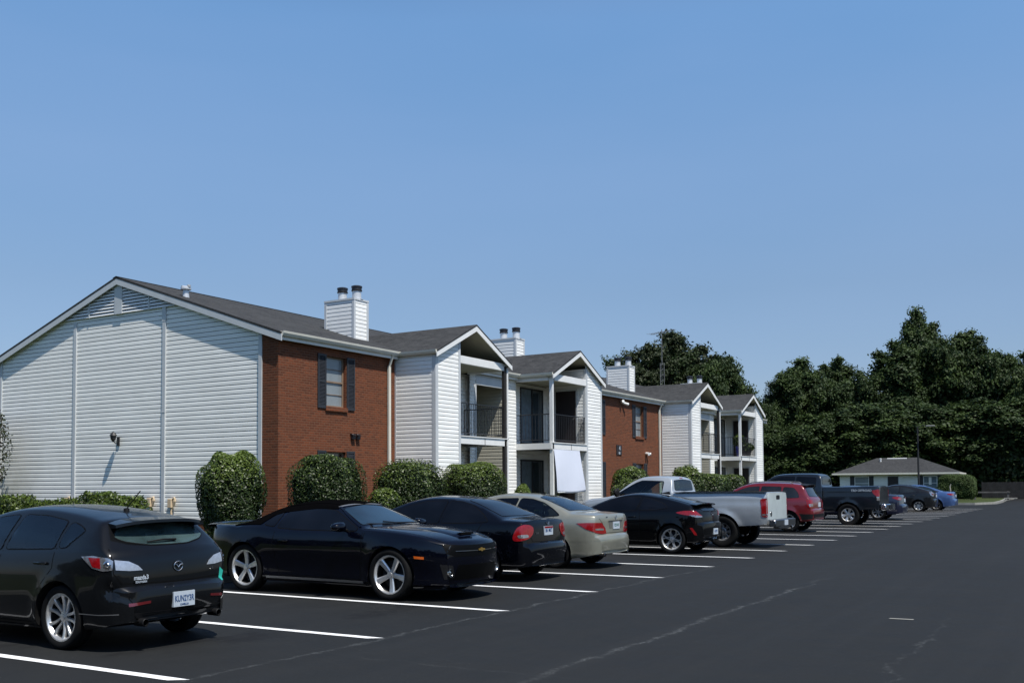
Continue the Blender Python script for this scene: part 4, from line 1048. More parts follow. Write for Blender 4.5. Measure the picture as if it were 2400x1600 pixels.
# low timber barrier
t=thing('timber_barrier',(-8.4,92.9,.12),math.radians(12),'low grey timber rail barrier on the grass before the fence','barrier')
for x in (-1.3,1.25):
    m=MB(); m.box(x-.08,x+.08,-.08,.08,0,.72,0,.01); obj('post',m,[M['wood_old']],t)
m=MB(); m.box(-1.45,1.4,-.12,-.08,.56,.68,0,.01); obj('rail',m,[M['wood_old']],t)
m=MB(); m.box(.9,1.9,-.5,-.2,.10,.16,0,.01); m.box(1.0,1.06,-.45,-.25,0,.10); m.box(1.7,1.76,-.45,-.25,0,.10); obj('foot_board',m,[M['concrete']],t)
# lamp post
t=thing('lamp_post',(-13.0,85.4,.12),0,'tall black lamp post standing before the low house','lamp post')
m=MB(); m.lathe([(.16,0),(.16,.25),(.085,.32),(.075,3.0),(.055,6.0)],12,cap=True); obj('pole',m,[M['pole']],t,smooth=True,ang=40)
m=MB(); m.path([(0,0,5.9),(.35,-.1,6.05),(.9,-.25,6.02)],[.03,.028,.03],8); a_=obj('arm',m,[M['pole']],t)
m=MB(); m.box(.7,1.35,-.42,-.15,5.94,6.06,0,.03); obj('lamp_head',m,[M['galv']],t)
# television aerial on a lattice mast behind the roof
t=thing('aerial_mast',(-22.88,55.9,.2),0,'thin metal lattice mast with a long aerial rising behind the apartment roof','aerial')
m=MB(); 
for k in range(3):
    a=2*PI*k/3; m.tube((.16*math.cos(a),.16*math.sin(a),0),(.13*math.cos(a),.13*math.sin(a),8.7),.014,6)
for i in range(26):
    z=.3+i*.33
    for k in range(3):
        a=2*PI*k/3;b=2*PI*(k+1)/3; m.tube((.15*math.cos(a),.15*math.sin(a),z),(.15*math.cos(b),.15*math.sin(b),z+.16),.007,4)
obj('mast',m,[M['galv']],t)
m=MB(); m.tube((0,0,8.6),(0,0,10.75),.022,8); m.tube((.0,0,9.6),(.12,0,9.62),.02,6); obj('pole',m,[M['galv']],t)
m=MB(); m.tube((-.85,.3,10.55),(.95,-.3,10.62),.016,6)
for i in range(11):
    u=i/10; p=Vector((-.85,.3,10.55)).lerp(Vector((.95,-.3,10.62)),u); L=.38-.22*u; m.tube(p+Vector((-.3,-.9,0))*L,p+Vector((.3,.9,0))*L,.009,5)
obj('antenna',m,[M['galv']],t)
# ============================================================ CARS
def curve_pts(ctrl, step=.05):
    """Catmull-Rom through (x,z) control points; a third value 1 marks a corner"""
    P=[Vector((c[0],c[1])) for c in ctrl]; sharp=[len(c)>2 for c in ctrl]
    out=[P[0]]
    for i in range(len(P)-1):
        p1,p2=P[i],P[i+1]
        p0=P[i-1] if i>0 and not sharp[i] else p1*2-p2
        p3=P[i+2] if i+2<len(P) and not sharp[i+1] else p2*2-p1
        d=[max((a-b).length,1e-4)**.5 for a,b in ((p1,p0),(p2,p1),(p3,p2))]
        t0=0;t1=d[0];t2=t1+d[1];t3=t2+d[2]
        n=max(2,int(math.ceil((p2-p1).length/step)))
        for k in range(1,n+1):
            t=t1+(t2-t1)*k/n
            A1=p0*((t1-t)/(t1-t0))+p1*((t-t0)/(t1-t0)); A2=p1*((t2-t)/(t2-t1))+p2*((t-t1)/(t2-t1)); A3=p2*((t3-t)/(t3-t2))+p3*((t-t2)/(t3-t2))
            B1=A1*((t2-t)/(t2-t0))+A2*((t-t0)/(t2-t0)); B2=A2*((t3-t)/(t3-t1))+A3*((t-t1)/(t3-t1))
            out.append(B1*((t2-t)/(t2-t1))+B2*((t-t1)/(t2-t1)))
    return [(float(p.x),float(p.y)) for p in out]

def round_poly(P,r=.045):
    out=[]; n=len(P)
    for i in range(n):
        p,a,b=P[i],P[i-1],P[(i+1)%n]
        da=min(r,.35*(a-p).length); db=min(r,.35*(b-p).length)
        A=p+(a-p).normalized()*da; B=p+(b-p).normalized()*db
        out+=[A,A*.25+p*.5+B*.25,B]
    return out

SIDE0=[(0,.90),(.05,.955),(.12,.972),(.22,.982),(.45,1.0),(.66,.997),(.80,.985),(.90,.968),(1,.935)]

class Car:
    def __init__(s, sp, root, paint):
        s.sp=sp; s.root=root; s.paint=paint
        s.build_body()
    def build_body(s):
        sp=s.sp
        ctrl=[list(c) for c in sp['top']]; xm=[c[0] for c in ctrl]; i0=xm.index(min(xm)); i1=xm.index(max(xm))
        for k,c in enumerate(ctrl):          # bumpers stay nearly upright below their widest point
            if k<i0: c[0]=min(c[0],xm[i0]+.012*(i0-k))
            if k>i1: c[0]=max(c[0],xm[i1]-.016*(k-i1))
        top=curve_pts(ctrl,.06)
        f=lambda k: pchip([a for a,b in sp[k]],[b for a,b in sp[k]])
        W,B,BE,CR,BOW,GW=f('w'),f('bot'),f('belt'),f('crown'),f('bow'),f('gw')
        side=pchip([a for a,b in sp.get('side',SIDE0)],[b for a,b in sp.get('side',SIDE0)])
        H=sp['H']; rW=sp['roofw']
        ts=[0,.02,.05,.09,.14,.2,.28,.36,.45,.54,.63,.72,.8,.86,.91,.96,1.0]
        gs=[.08,.25,.5,.75,.9,1.0]
        us=[.05,.13,.25,.4,.55,.7,.85,1.0]
        rows=[]
        arches=[(sp['xr'],sp['ar'],sp['r']),(sp['xf'],sp['ar'],sp['r'])]
        secs=[]
        for (x,T) in top:
            w=float(W(x)); b0=float(B(x)); c=float(CR(x)); bow=float(BOW(x)); be=float(BE(x))
            b0=min(b0,T-.05)
            c=min(c,(T-b0)*.45)
            b=min(be,T-c-.004)
            if b<b0+.02: b=b0+.02
            pts=[(0,b0),(.5*w,b0),(.8*w,b0)]
            for t in ts:
                z=b0+(b-b0)*t
                # side shape factor belongs to the full-height wall, so sections near the ends match
                tt=(z-sp['z0'])/(be-sp['z0']); tt=min(max(tt,0),1)
                y=w*float(side(tt))
                for (ax,arr,wr) in arches:
                    d=math.hypot(x-ax,z-wr*.98)
                    if d<arr+.25: y+=sp.get('flare',.018)*math.exp(-((d-arr)/.055)**2)
                pts.append((y,z))
            yb=pts[-1][0]; z8=T-c
            hr=min(max((z8-be)/(H-c-be),0),1)
            gw=float(GW(x))
            y8=yb+(gw-yb)*hr if hr>0 else yb-.003
            bul=sp.get('bulge',.025)
            for g in gs:
                pts.append((yb+(y8-yb)*g+bul*4*g*(1-g)*hr*.9-(.012*hr if g<.1 else 0), b+(z8-b)*g))
            nx=sp.get('sup',2.3)
            for u in us:
                pts.append((y8*(1-u), z8+c*(1-(1-u)**nx)**(1/nx)))
            secs.append((x,[(y,z,x+bow*(abs(y)/max(sp['wmax'],.1))**2.2) for y,z in pts]))
        n=len(secs[0][1]); mb=MB(); vs=[]; 
        for x,pts in secs:
            for (y,z,xx) in pts: vs.append((xx,y,z))
            for (y,z,xx) in reversed(pts[1:-1]): vs.append((xx,-y,z))
        m=n+(n-2); fs=[]
        for i in range(len(secs)-1):
            for j in range(m):
                fs.append((i*m+j,i*m+(j+1)%m,(i+1)*m+(j+1)%m,(i+1)*m+j))
        fs.append(tuple(range(m))); fs.append(tuple(reversed(range((len(secs)-1)*m,len(secs)*m))))
        # custom dents / sculpting
        if 'sculpt' in sp: vs=[sp['sculpt'](*v) for v in vs]
        mb.add(vs,fs)
        base=mesh_from('car_body',mb,[s.paint,M['wheel_well'],M['interior']],False)
        # wheel wells and load bed are real cuts
        cut=MB()
        for ax,arr,wr in arches:
            for sg in (1,-1):
                ya,yb=sg*(sp['wmax']-.34),sg*(sp['wmax']+.3)
                cut.lathe([(arr,min(ya,yb)),(arr,max(ya,yb))],40,(ax,0,sp['r']),'y',0,True)
        for bx in sp.get('cuts',[]): cut.box(*bx)
        # cabin: a hollow behind real window openings, for the cars whose glass one can see through
        for bx in sp.get('cabin',[]): cut.box(*bx,1)
        def prism(P,n,d0,d1):
            k=len(P); vs_=[tuple(p+n*d0) for p in P]+[tuple(p+n*d1) for p in P]
            cut.add(vs_,[tuple(range(k)),tuple(range(2*k-1,k-1,-1))]+[(i,(i+1)%k,k+(i+1)%k,k+i) for i in range(k)],1)
        for op in sp.get('openings',[]):
            if op[0]=='side':
                for sg in (1,-1):
                    P=[Vector((x,0,z)) for x,z in op[1]]; c_=sum(P,Vector())/len(P)
                    P=round_poly([c_+(p-c_)*(1-.014/max(.05,(p-c_).length)) for p in P]); prism(P,Vector((0,sg,0)),op[2],1.3)
            else:
                n_=Vector(op[2]).normalized(); P=[Vector(p) for p in op[1]]; c_=sum(P,Vector())/len(P); P=[p-n_*(p-c_).dot(n_) for p in P]
                P=round_poly([c_+(p-c_)*(1-.016/max(.05,(p-c_).length)) for p in P]); prism(P,n_,-op[3],.5)
        cme=mesh_from('cutter',cut,[M['wheel_well'],M['interior']],False)
        bo=link('tmp_body',base); co=link('tmp_cut',cme)
        md=bo.modifiers.new('b','BOOLEAN'); md.object=co; md.operation='DIFFERENCE'; md.solver='EXACT'
        try: md.material_mode='TRANSFER'
        except Exception: pass
        try: md.use_self=True
        except Exception: pass
        dg=bpy.context.evaluated_depsgraph_get()
        me=bpy.data.meshes.new_from_object(bo.evaluated_get(dg))
        bpy.data.objects.remove(bo); bpy.data.objects.remove(co)
        me.name='car_body'
        me.polygons.foreach_set('use_smooth',[True]*len(me.polygons))
        me.set_sharp_from_angle(angle=math.radians(sp.get('ang',32)))
        s.body=link('body',me,s.root)
        s.bvh=BVHTree.FromPolygons(vs,fs)
    # ---- panels laid on the body surface
    def hit(s,p,n):
        p=Vector(p); n=Vector(n)
        n=n.normalized(); loc,nor,_,_=s.bvh.ray_cast(p+n*(9.0-p.dot(n)),-n,18.0)
        if loc is None: return None,None
        if nor.dot(n)<0: nor=-nor
        return loc,nor
    def patch(s,mb,pts,n,off=.004,h=.05,mi=0,rnd=0):
        n=Vector(n).normalized()
        up=Vector((0,0,1)) if abs(n.z)<.9 else Vector((1,0,0))
        U=up.cross(n).normalized(); V=n.cross(U)
        P=[Vector((Vector(p).dot(U),Vector(p).dot(V))) for p in pts]
        if rnd: P=round_poly(P)
        R=[]
        for i in range(len(P)):
            a,b=P[i],P[(i+1)%len(P)]; k=max(1,int((b-a).length/h))
            R+=[a.lerp(b,j/k) for j in range(k)]
        P=R; nb=len(P)
        xs=[p.x for p in P]; ys=[p.y for p in P]
        def inside(q):
            c=False; j=nb-1
            for i in range(nb):
                a,b=P[i],P[j]
                if (a.y>q.y)!=(b.y>q.y) and q.x<(b.x-a.x)*(q.y-a.y)/(b.y-a.y)+a.x: c=not c
                j=i
            return c
        I=[]
        gx=min(xs)+h*.5
        while gx<max(xs):
            gy=min(ys)+h*.5
            while gy<max(ys):
                q=Vector((gx,gy))
                if inside(q) and min((q-p).length for p in P)>h*.45: I.append(q)
                gy+=h
            gx+=h
        r=delaunay_2d_cdt(P+I,[],[list(range(nb))],1,1e-5)
        V2,F=r[0],r[2]
        top=[];bot=[]
        for q in V2:
            w=U*q.x+V*q.y
            loc,nor=s.hit(w,n)
            if loc is None:
                loc=top[-1]-Vector(n)*off if top else w; nor=n
            top.append(loc+nor*off); bot.append(loc-nor*.006)
        o=len(V2); fs=[tuple(f) for f in F]
        cnt={}
        for f in fs:
            for i in range(len(f)):
                e=(f[i],f[(i+1)%len(f)]); cnt[e]=1
        sk=[(a+0,a+o,b+o,b) for (a,b) in cnt if (b,a) not in cnt]
        mb.add(top+bot, fs+sk, mi)
    def strip(s,mb,pts,n,w=.012,off=.003,mi=0,closed=False):
        n=Vector(n).normalized(); P=[Vector(p) for p in pts]
        if closed: P=P+[P[0]]
        R=[]
        for i in range(len(P)-1):
            k=max(1,int((P[i+1]-P[i]).length/.05)); R+=[P[i].lerp(P[i+1],j/k) for j in range(k)]
        R.append(P[-1]); L=[];Rr=[]
        prev=None
        for i,p in enumerate(R):
            t=(R[min(i+1,len(R)-1)]-R[max(i-1,0)])
            t=(t-n*t.dot(n)).normalized(); sd=t.cross(n)
            row=[]
            for k in (-1,1):
                loc,nor=s.hit(p+sd*(w/2*k),n)
                if loc is None: row=None; break
                row.append(loc+nor*off)
            if row is None: prev=None; continue
            if prev: mb.quad(prev[0],prev[1],row[1],row[0],mi)
            prev=row
    def part(s,name,mb,mats,parent=None,smooth=True,ang=40,label=None):
        o=obj(name,mb,mats,parent or s.root,smooth=smooth,ang=ang)
        if label: o['label']=label
        return o
    def both(s,pts): return [(1,pts),(-1,[(x,-y,z) for x,y,z in pts])]
    def side_glass(s,polys,glass,trim=True,names='side_window',rnd=1,tw=.018):
        for sg in (1,-1):
            for pl in polys:
                pts=[(x,0,z) for x,z in pl]
                mb=MB(); s.patch(mb,pts,(0,sg,0),.005,.07,0,rnd)
                g=s.part(names,mb,[glass])
                if trim:
                    c=Vector((sum(p[0] for p in pl)/len(pl),0,sum(p[1] for p in pl)/len(pl)))
                    P=[Vector((x,0,z)) for x,z in pl]
                    if rnd: P=round_poly(P)
                    mb=MB(); s.strip(mb,P,(0,sg,0),tw,.0035,0,True)
                    s.part('window_trim',mb,[M['rubber']],g)
    def end_glass(s,name,pts,n,glass,rnd=1,label=None):
        mb=MB(); s.patch(mb,pts,n,.005,.06,0,rnd)
        g=s.part(name,mb,[glass],label=label)
        P=[Vector(p) for p in pts]
        if rnd: P=round_poly(P)
        mb=MB(); s.strip(mb,P,n,.022,.0038,0,True); s.part('window_trim',mb,[M['rubber']],g)
        return g
    def seats(s,rows,y=.34,zb=.52):
        """front and rear seats seen through the glass"""
        for (x,h,kind) in rows:
            for sg in ((1,-1) if kind=='f' else (0,)):
                mb=MB(); w_=.24 if kind=='f' else .56; yy=sg*y
                mb.box(x-.05,x+.42,yy-w_,yy+w_,zb-.12,zb+.02,0,.03)
                for (za,zc_,xa,xb,ww) in ((zb-.02,zb+h*.55,x-.02,x-.09,w_),(zb+h*.5,zb+h*.78,x-.09,x-.14,w_*.86)):
                    t_=.11; vs=[(xa+t_,yy-ww,za),(xa+t_,yy+ww,za),(xb+t_*.7,yy+ww*.9,zc_),(xb+t_*.7,yy-ww*.9,zc_),(xa,yy-ww,za),(xa,yy+ww,za),(xb,yy+ww*.9,zc_),(xb,yy-ww*.9,zc_)]
                    mb.add(vs,[(0,1,2,3),(7,6,5,4),(0,4,5,1),(1,5,6,2),(2,6,7,3),(3,7,4,0)])
                for hy in ((0,) if kind=='f' else (-.34,.34)):
                    mb.box(x-.17,x-.08,yy+hy-.12,yy+hy+.12,zb+h*.82,zb+h,0,.03)
                s.part('seat',mb,[M['seat']])
    def seams(s,lines,n,w=.009):
        mb=MB()
        for l in lines: s.strip(mb,l,n,w,.0015)
        return mb
    def door_lines(s,lines):
        for sg in (1,-1):
            mb=MB()
            for l in lines: s.strip(mb,[(x,0,z) for x,z in l],(0,sg,0),.008,.0015)
            s.part('door_seam',mb,[M['gap']])
    def handles(s,pos,m=None):
        for sg in (1,-1):
            for (x,z) in pos:
                loc,nor=s.hit((x,0,z),(0,sg,0))
                mb=MB(); y=loc.y
                mb.box(x-.10,x+.10,y-.004*sg,y+.032*sg,z-.014,z+.014,0,.009)
                s.part('door_handle',mb,[m or s.paint])
    def wheels(s,style,rimmat,rr=.235,tw=.215,inset=.03,rot=0.):
        sp=s.sp; R=sp['r']; W=sp['wmax']; first=None
        for ax in (sp['xr'],sp['xf']):
            for sg in (1,-1):
                if first is None:
                    hub=wheel_meshes(style,R,rr,tw)
                    first=hub
                o=link('wheel',first[0],s.root); o.location=(ax,sg*(W-inset-tw/2),R)
                o.rotation_euler=(0,rot+ax*.7,0 if sg>0 else PI)
                t=link('tyre',first[1],o); t.material_slots
                r=link('rim',first[2],o)
                r.data.materials.clear() if False else None
                if not r.data.materials: r.data.materials.append(rimmat)
    def plate(s,pos,n,txt,sub,bg,fg,w=.305,hh=.155,tilt=0,band=None):
        n=Vector(n).normalized(); loc,nor=s.hit(pos,n)
        c=loc+n*.014; U=Vector((0,0,1)).cross(n).normalized(); V=n.cross(U).normalized()
        mb=MB()
        def rect(cx,cy,a,b,o0,o1,mi):
            vs=[]
            for o in (o0,o1):
                for (i,j) in ((-1,-1),(1,-1),(1,1),(-1,1)):
                    vs.append(c+U*(cx+i*a/2)+V*(cy+j*b/2)+n*o)
            mb.add(vs,[(0,3,2,1),(4,5,6,7),(0,1,5,4),(1,2,6,5),(2,3,7,6),(3,0,4,7)],mi)
        rect(0,0,w,hh,-.03,0,0)
        if band: rect(0,hh*.38,w*.96,hh*.2,-.002,.002,1)
        o=s.part('licence_plate',mb,[bg,band or bg],smooth=False)
        if txt:
            mb=MB(); put_text(mb,txt,hh*.56,c+n*.002+V*.003,U,V,0,.001,.0015,.72 if len(txt)>6 else .8)
            if sub: put_text(mb,sub,hh*.17,c+n*.002-V*hh*.36,U,V,0,.001,.0004)
            s.part('plate_lettering',mb,[fg],o,smooth=False)
        return o
    def mirrors(s,x,z,y,mat_,size=(.10,.22,.13)):
        for sg in (1,-1):
            mb=MB(); n=10; prof=[]
            # rounded shell
            vs=[];fs=[]
            nu,nv=12,8
            for i in range(nv+1):
                ph=-PI/2+PI*i/nv
                for j in range(nu):
                    th=2*PI*j/nu
                    cx=math.copysign(abs(math.cos(th))**.7,math.cos(th))*math.cos(ph)**.7 if math.cos(ph)>0 else 0
                    cz=math.copysign(abs(math.sin(th))**.7,math.sin(th))*math.cos(ph)**.7 if math.cos(ph)>0 else 0
                    yy=math.copysign(abs(math.sin(ph))**.8,math.sin(ph))
                    taper=1-.25*yy
                    vs.append((x+cx*size[0]*.5*(1.2 if cx>0 else .6),sg*(y+.11+yy*size[1]*.5),z+cz*size[2]*.5*taper+.02))
            for i in range(nv):
                for j in range(nu): fs.append((i*nu+j,i*nu+(j+1)%nu,(i+1)*nu+(j+1)%nu,(i+1)*nu+j))
            mb.add(vs,fs)
            o=s.part('wing_mirror',mb,[mat_],ang=60)
            mb=MB(); loc,nor=s.hit((x,0,z-.03),(0,sg,0))
            mb.tube((x,loc.y-sg*.03,z-.035),(x,sg*(y+.06),z+.0),.022,8); s.part('mirror_arm',mb,[M['trim']],o)

def wheel_meshes(style,R,rr,tw):
    n=48
    # tyre
    t=MB(); h=tw/2
    t.lathe([(rr-.004,-h*.80),(rr+.012,-h*.93),(R*.86,-h),(R*.945,-h*.97),(R*.985,-h*.84),(R,-h*.6),(R,-h*.32),(R-.008,-h*.30),(R-.008,-h*.27),(R,-h*.25),(R,h*.25),(R-.008,h*.27),(R-.008,h*.30),(R,h*.32),(R,h*.6),(R*.985,h*.84),(R*.945,h*.97),(R*.86,h),(rr+.012,h*.93),(rr-.004,h*.80)],n,(0,0,0),'y')
    tyre=mesh_from('tyre',t,[M['tyre']],True,50)
    # rim
    r=MB(); fo=h*.80
    r.lathe([(rr-.002,fo-.012),(rr+.006,fo-.002),(rr+.004,fo+.006),(rr-.010,fo+.005),(rr-.022,fo-.012),(rr-.030,fo-.03)],n,(0,0,0),'y')
    def spoke(a,w0,w1,y0,y1,r0,r1,th=.025,bend=0.,tip=0.):
        # a: angle; w0,w1 widths at hub/rim
        k=6; L=[]
        for i in range(k+1):
            u=i/k; rad=r0+(r1-r0)*u; w=w0+(w1-w0)*u**1.2; aa=a+bend*math.sin(PI*u)+tip*u
            y=y0+(y1-y0)*u**2
            d=Vector((math.cos(aa),0,math.sin(aa))); q=Vector((-math.sin(aa),0,math.cos(aa)))
            L.append([d*rad+q*(-w/2)+Vector((0,y-th*.55,0)),d*rad+q*(-w*.32)+Vector((0,y,0)),d*rad+q*(w*.32)+Vector((0,y,0)),d*rad+q*(w/2)+Vector((0,y-th*.55,0)),d*rad+q*(w*.4)+Vector((0,y-th-.02,0)),d*rad-q*(w*.4)+Vector((0,y-th-.02,0))])
        vs=[p for row in L for p in row]; fs=[]
        for i in range(k):
            for j in range(6): fs.append((i*6+j,i*6+(j+1)%6,(i+1)*6+(j+1)%6,(i+1)*6+j))
        fs.append((0,1,2,3,4,5)); fs.append(tuple(k*6+i for i in (5,4,3,2,1,0)))
        r.add(vs,fs)
    yh=fo-.035
    if style=='five':       # wide five spoke
        for i in range(5): spoke(2*PI*i/5+.3,.062,.098,yh,fo-.006,.035,rr-.006)
        hubr=.062
    elif style=='ten':      # swept paired spokes
        for i in range(5):
            for s_ in (-1,1): spoke(2*PI*i/5+.2+s_*.20,.030,.040,yh,fo-.006,.04,rr-.006,bend=s_*.12,tip=s_*.11)
        hubr=.055
    elif style=='petal':    # split spokes that close into petals
        for i in range(6):
            a=2*PI*i/6
            for s_ in (-1,1): spoke(a+s_*.10,.022,.028,yh,fo-.006,.05,rr-.006,bend=s_*.30,tip=s_*.10)
        hubr=.06
    elif style=='twin5':
        for i in range(5):
            for s_ in (-1,1): spoke(2*PI*i/5+s_*.13,.036,.034,yh,fo-.006,.04,rr-.006,tip=s_*.06)
        hubr=.06
    elif style=='seven':
        for i in range(7): spoke(2*PI*i/7,.045,.06,yh,fo-.006,.035,rr-.006)
        hubr=.06
    elif style=='steel':    # pierced steel disc
        k=8
        for i in range(k): spoke(2*PI*i/k,.070,.085,yh-.01,fo-.03,.05,rr-.02)
        r.lathe([(.10,yh-.012),(.105,yh+.01),(.085,yh+.02),(.085,yh-.02)],24,(0,0,0),'y')
        hubr=.085
    else:
        for i in range(6): spoke(2*PI*i/6,.075,.11,yh,fo-.006,.04,rr-.006)
        hubr=.07
    r.lathe([(.002,yh+.014),(hubr*.5,yh+.012),(hubr*.55,yh+.004),(hubr*.95,yh+.002),(hubr,yh-.02),(hubr,yh-.05)],20,(0,0,0),'y')
    rim=mesh_from('rim',r,[],True,35)
    # hub: barrel, brake disc
    b=MB()
    b.lathe([(rr-.028,fo-.03),(rr-.032,0),(rr-.03,-fo)],n,(0,0,0),'y')
    b.lathe([(.001,-.01),(rr*.72,-.01),(rr*.72,-.03),(.001,-.03)],n,(0,0,0),'y')
    hub=mesh_from('wheel_hub',b,[M['brake']],True,40)
    return hub,tyre,rim
def base_spec(**k):
    d=dict(H=1.45,z0=.20,roofw=.56,r=.32,ar=.365,xr=0,xf=2.7,wmax=.877,
        bot=[(-1,.30),(-.6,.22),(0,.18),(2.7,.18),(3.3,.20),(3.7,.24)],
        crown=[(-1,.04),(-.3,.07),(.5,.10),(1.5,.10),(2.6,.07),(3.6,.06)],
        bow=[(-.95,.14),(-.5,.06),(0,.0),(2.2,-.06),(2.9,-.10),(3.6,-.22)],
        gw=[(-1,.56),(0,.56),(1,.575),(2,.57),(3,.6)])
    d.update(k); return d

def red_lens(): return M['lens_red']

# ---------------------------------------------------------------- dark grey hatchback
def make_hatchback(loc,rz):
    t=thing('hatchback_car',loc,rz,'charcoal grey hatchback with a dented rear corner and roof spoiler, nearest the camera','car','cars parked along the row')
    def dent(x,y,z):
        d=math.sqrt(((x+.70)/.16)**2+((y-.78)/.14)**2+((z-.60)/.11)**2)
        if d<1: 
            k=(1-d*d)**2; x+=.04*k; y-=.035*k
        d=math.sqrt(((x+.80)/.10)**2+((y-.62)/.08)**2+((z-.52)/.07)**2)
        if d<1:
            k=(1-d*d)**2; x+=.03*k
        return (x,y,z)
    HW=[[(-.02,1.005),(-.20,1.17),(-.02,1.23),(.10,1.245),(.10,1.0)],[(.16,.99),(.16,1.255),(.55,1.305),(.93,1.315),(1.00,.965)],[(1.07,.96),(1.02,1.315),(1.35,1.285),(1.70,1.17),(2.12,.985),(2.0,.93)]]
    HR=[(-.5,.50,1.225),(-.5,.60,1.10),(-.5,.50,1.035),(-.6,.25,1.005),(-.6,0,1.0),(-.6,-.25,1.005),(-.5,-.50,1.035),(-.5,-.60,1.10),(-.5,-.50,1.225),(-.4,0,1.240)]
    sp=base_spec(cabin=[(-.42,1.85,-.58,.58,.50,1.12),(.0,1.45,-.50,.50,1.10,1.26)],openings=[('side',HW[0],.30),('side',HW[1],.30),('side',HW[2],.30),('end',HR,(-1,0,.3),.30),('end',[(2.4,.66,.99),(1.6,.50,1.30),(1.6,-.50,1.30),(2.4,-.66,.99),(2.5,0,.99)],(1,0,1),.5)],H=1.42,xf=2.64,r=.318,ar=.365,wmax=.877,roofw=.55,sculpt=dent,flare=.022,
        top=[(-.80,.36),(-.87,.42),(-.885,.52),(-.87,.60,1),(-.80,.645,1),(-.795,.75),(-.775,.88),(-.73,.97,1),(-.64,1.04),(-.42,1.25,1),(-.38,1.28),(-.2,1.315),(.2,1.375),(.7,1.415),(1.1,1.41),(1.45,1.36),(1.8,1.25),(2.5,.98),(2.9,.92),(3.25,.83),(3.45,.72),(3.54,.58),(3.57,.42),(3.5,.26)],
        bot=[(-.9,.30),(-.6,.235),(0,.19),(2.7,.18),(3.3,.19),(3.6,.22)],
        belt=[(-.9,.98),(-.5,.995),(0,.975),(1,.935),(2.2,.90),(3.0,.84),(3.5,.70)],
        w=[(-.885,.60),(-.84,.70),(-.78,.775),(-.6,.845),(-.25,.872),(.3,.877),(1.5,.872),(2.6,.865),(3.1,.83),(3.4,.72),(3.57,.56)],
        gw=[(-.9,.50),(-.5,.53),(0,.555),(1,.575),(2,.57),(3,.6)],
        bow=[(-.9,.15),(-.5,.10),(0,.02),(1.5,0),(2.2,-.06),(2.9,-.10),(3.6,-.2)],
        crown=[(-.9,.035),(-.7,.04),(-.4,.06),(.5,.09),(1.5,.09),(2.6,.07),(3.6,.06)])
    c=Car(sp,t,M['paint_charcoal'])
    c.side_glass(HW,M['glass_clear'],rnd=1); c.seats([(.35,.78,'r'),(1.25,.80,'f')])
    c.end_glass('rear_window',HR,(-1,0,.3),M['glass_teal_sheen'],rnd=1)
    c.end_glass('windscreen',[(2.4,.66,.99),(1.6,.50,1.30),(1.6,-.50,1.30),(2.4,-.66,.99),(2.5,0,.99)],(1,0,1),M['glass_clear'])
    # roof spoiler
    mb=MB(); k=12; vs=[]
    for i in range(k+1):
        y=-.60+1.20*i/k; e=1-(abs(y)/.6)**3
        xr=-.66+.10*(1-e)+.02; zr=1.262-.045*(1-e)
        vs+=[(-.36,y*.93,1.294-.05*(1-e)),(xr,y,zr+.012),(xr-.004,y,zr-.018),(-.42,y*.95,1.238-.05*(1-e))]
    fs=[]
    for i in range(k):
        for j in range(4): fs.append((i*4+j,i*4+(j+1)%4,(i+1)*4+(j+1)%4,(i+1)*4+j))
    fs+=[(0,1,2,3),tuple(k*4+i for i in (3,2,1,0))]
    mb.add(vs,fs); c.part('roof_spoiler',mb,[c.paint],ang=35)
    # tail lamps: outer piece on the wing, inner piece on the tailgate
    for sg in (1,-1):
        n=(-.55,sg*.83,0)
        mb=MB(); c.patch(mb,[(-.34,sg*.87,.925),(-.50,sg*.86,.935),(-.66,sg*.80,.915),(-.70,sg*.78,.885),(-.70,sg*.78,.80),(-.62,sg*.82,.79),(-.50,sg*.86,.82)],n,.008,.03)
        o=c.part('tail_lamp',mb,[M['lens_clear']])
        mb=MB(); c.patch(mb,[(-.44,sg*.86,.918),(-.585,sg*.84,.915),(-.60,sg*.835,.815),(-.51,sg*.86,.83)],n,.011,.025)
        c.part('red_lens',mb,[M['lens_red']],o)
        mb=MB(); loc,nr=c.hit((-.655,sg*.80,.85),n); 
        for q in (.040,.026,.012):
            e=loc+nr*(.012+.02*(.04-q)); uu=nr.orthogonal().normalized(); ww=nr.cross(uu)
            vs=[e+uu*q*math.cos(a)+ww*q*math.sin(a) for a in [2*PI*i/16 for i in range(16)]]+[e+nr*.006+uu*q*.7*math.cos(a)+ww*q*.7*math.sin(a) for a in [2*PI*i/16 for i in range(16)]]
            mb.add(vs,[(i,(i+1)%16,16+(i+1)%16,16+i) for i in range(16)])
        c.part('lamp_reflector',mb,[M['chrome']],o)
        mb=MB(); c.patch(mb,[(-.72,sg*.745,.895),(-.76,sg*.60,.875),(-.78,sg*.50,.83),(-.79,sg*.455,.785),(-.78,sg*.60,.785),(-.74,sg*.745,.80)],(-.9,sg*.42,0),.006,.03)
        c.part('tailgate_lamp',mb,[M['lens_white']])
        mb=MB(); c.patch(mb,[(-.86,sg*.66,.475),(-.88,sg*.42,.49),(-.88,sg*.42,.465),(-.86,sg*.66,.445)],(-.93,sg*.36,0),.004,.04)
        c.part('reflector',mb,[M['lens_darkred']])
        mb=MB(); c.strip(mb,[(-.3,sg*.8,.375),(-.55,sg*.8,.37),(-.75,sg*.75,.375)],(-.3,sg*.95,0),.007,.002); c.part('bumper_seam',mb,[M['trim_light']])
    # lower valance, exhausts
    mb=MB(); c.patch(mb,[(-.8,.60,.375),(-.8,-.60,.375),(-.8,-.52,.31),(-.8,.52,.31)],(-1,0,0),.003,.06); c.part('rear_valance',mb,[M['trim']])
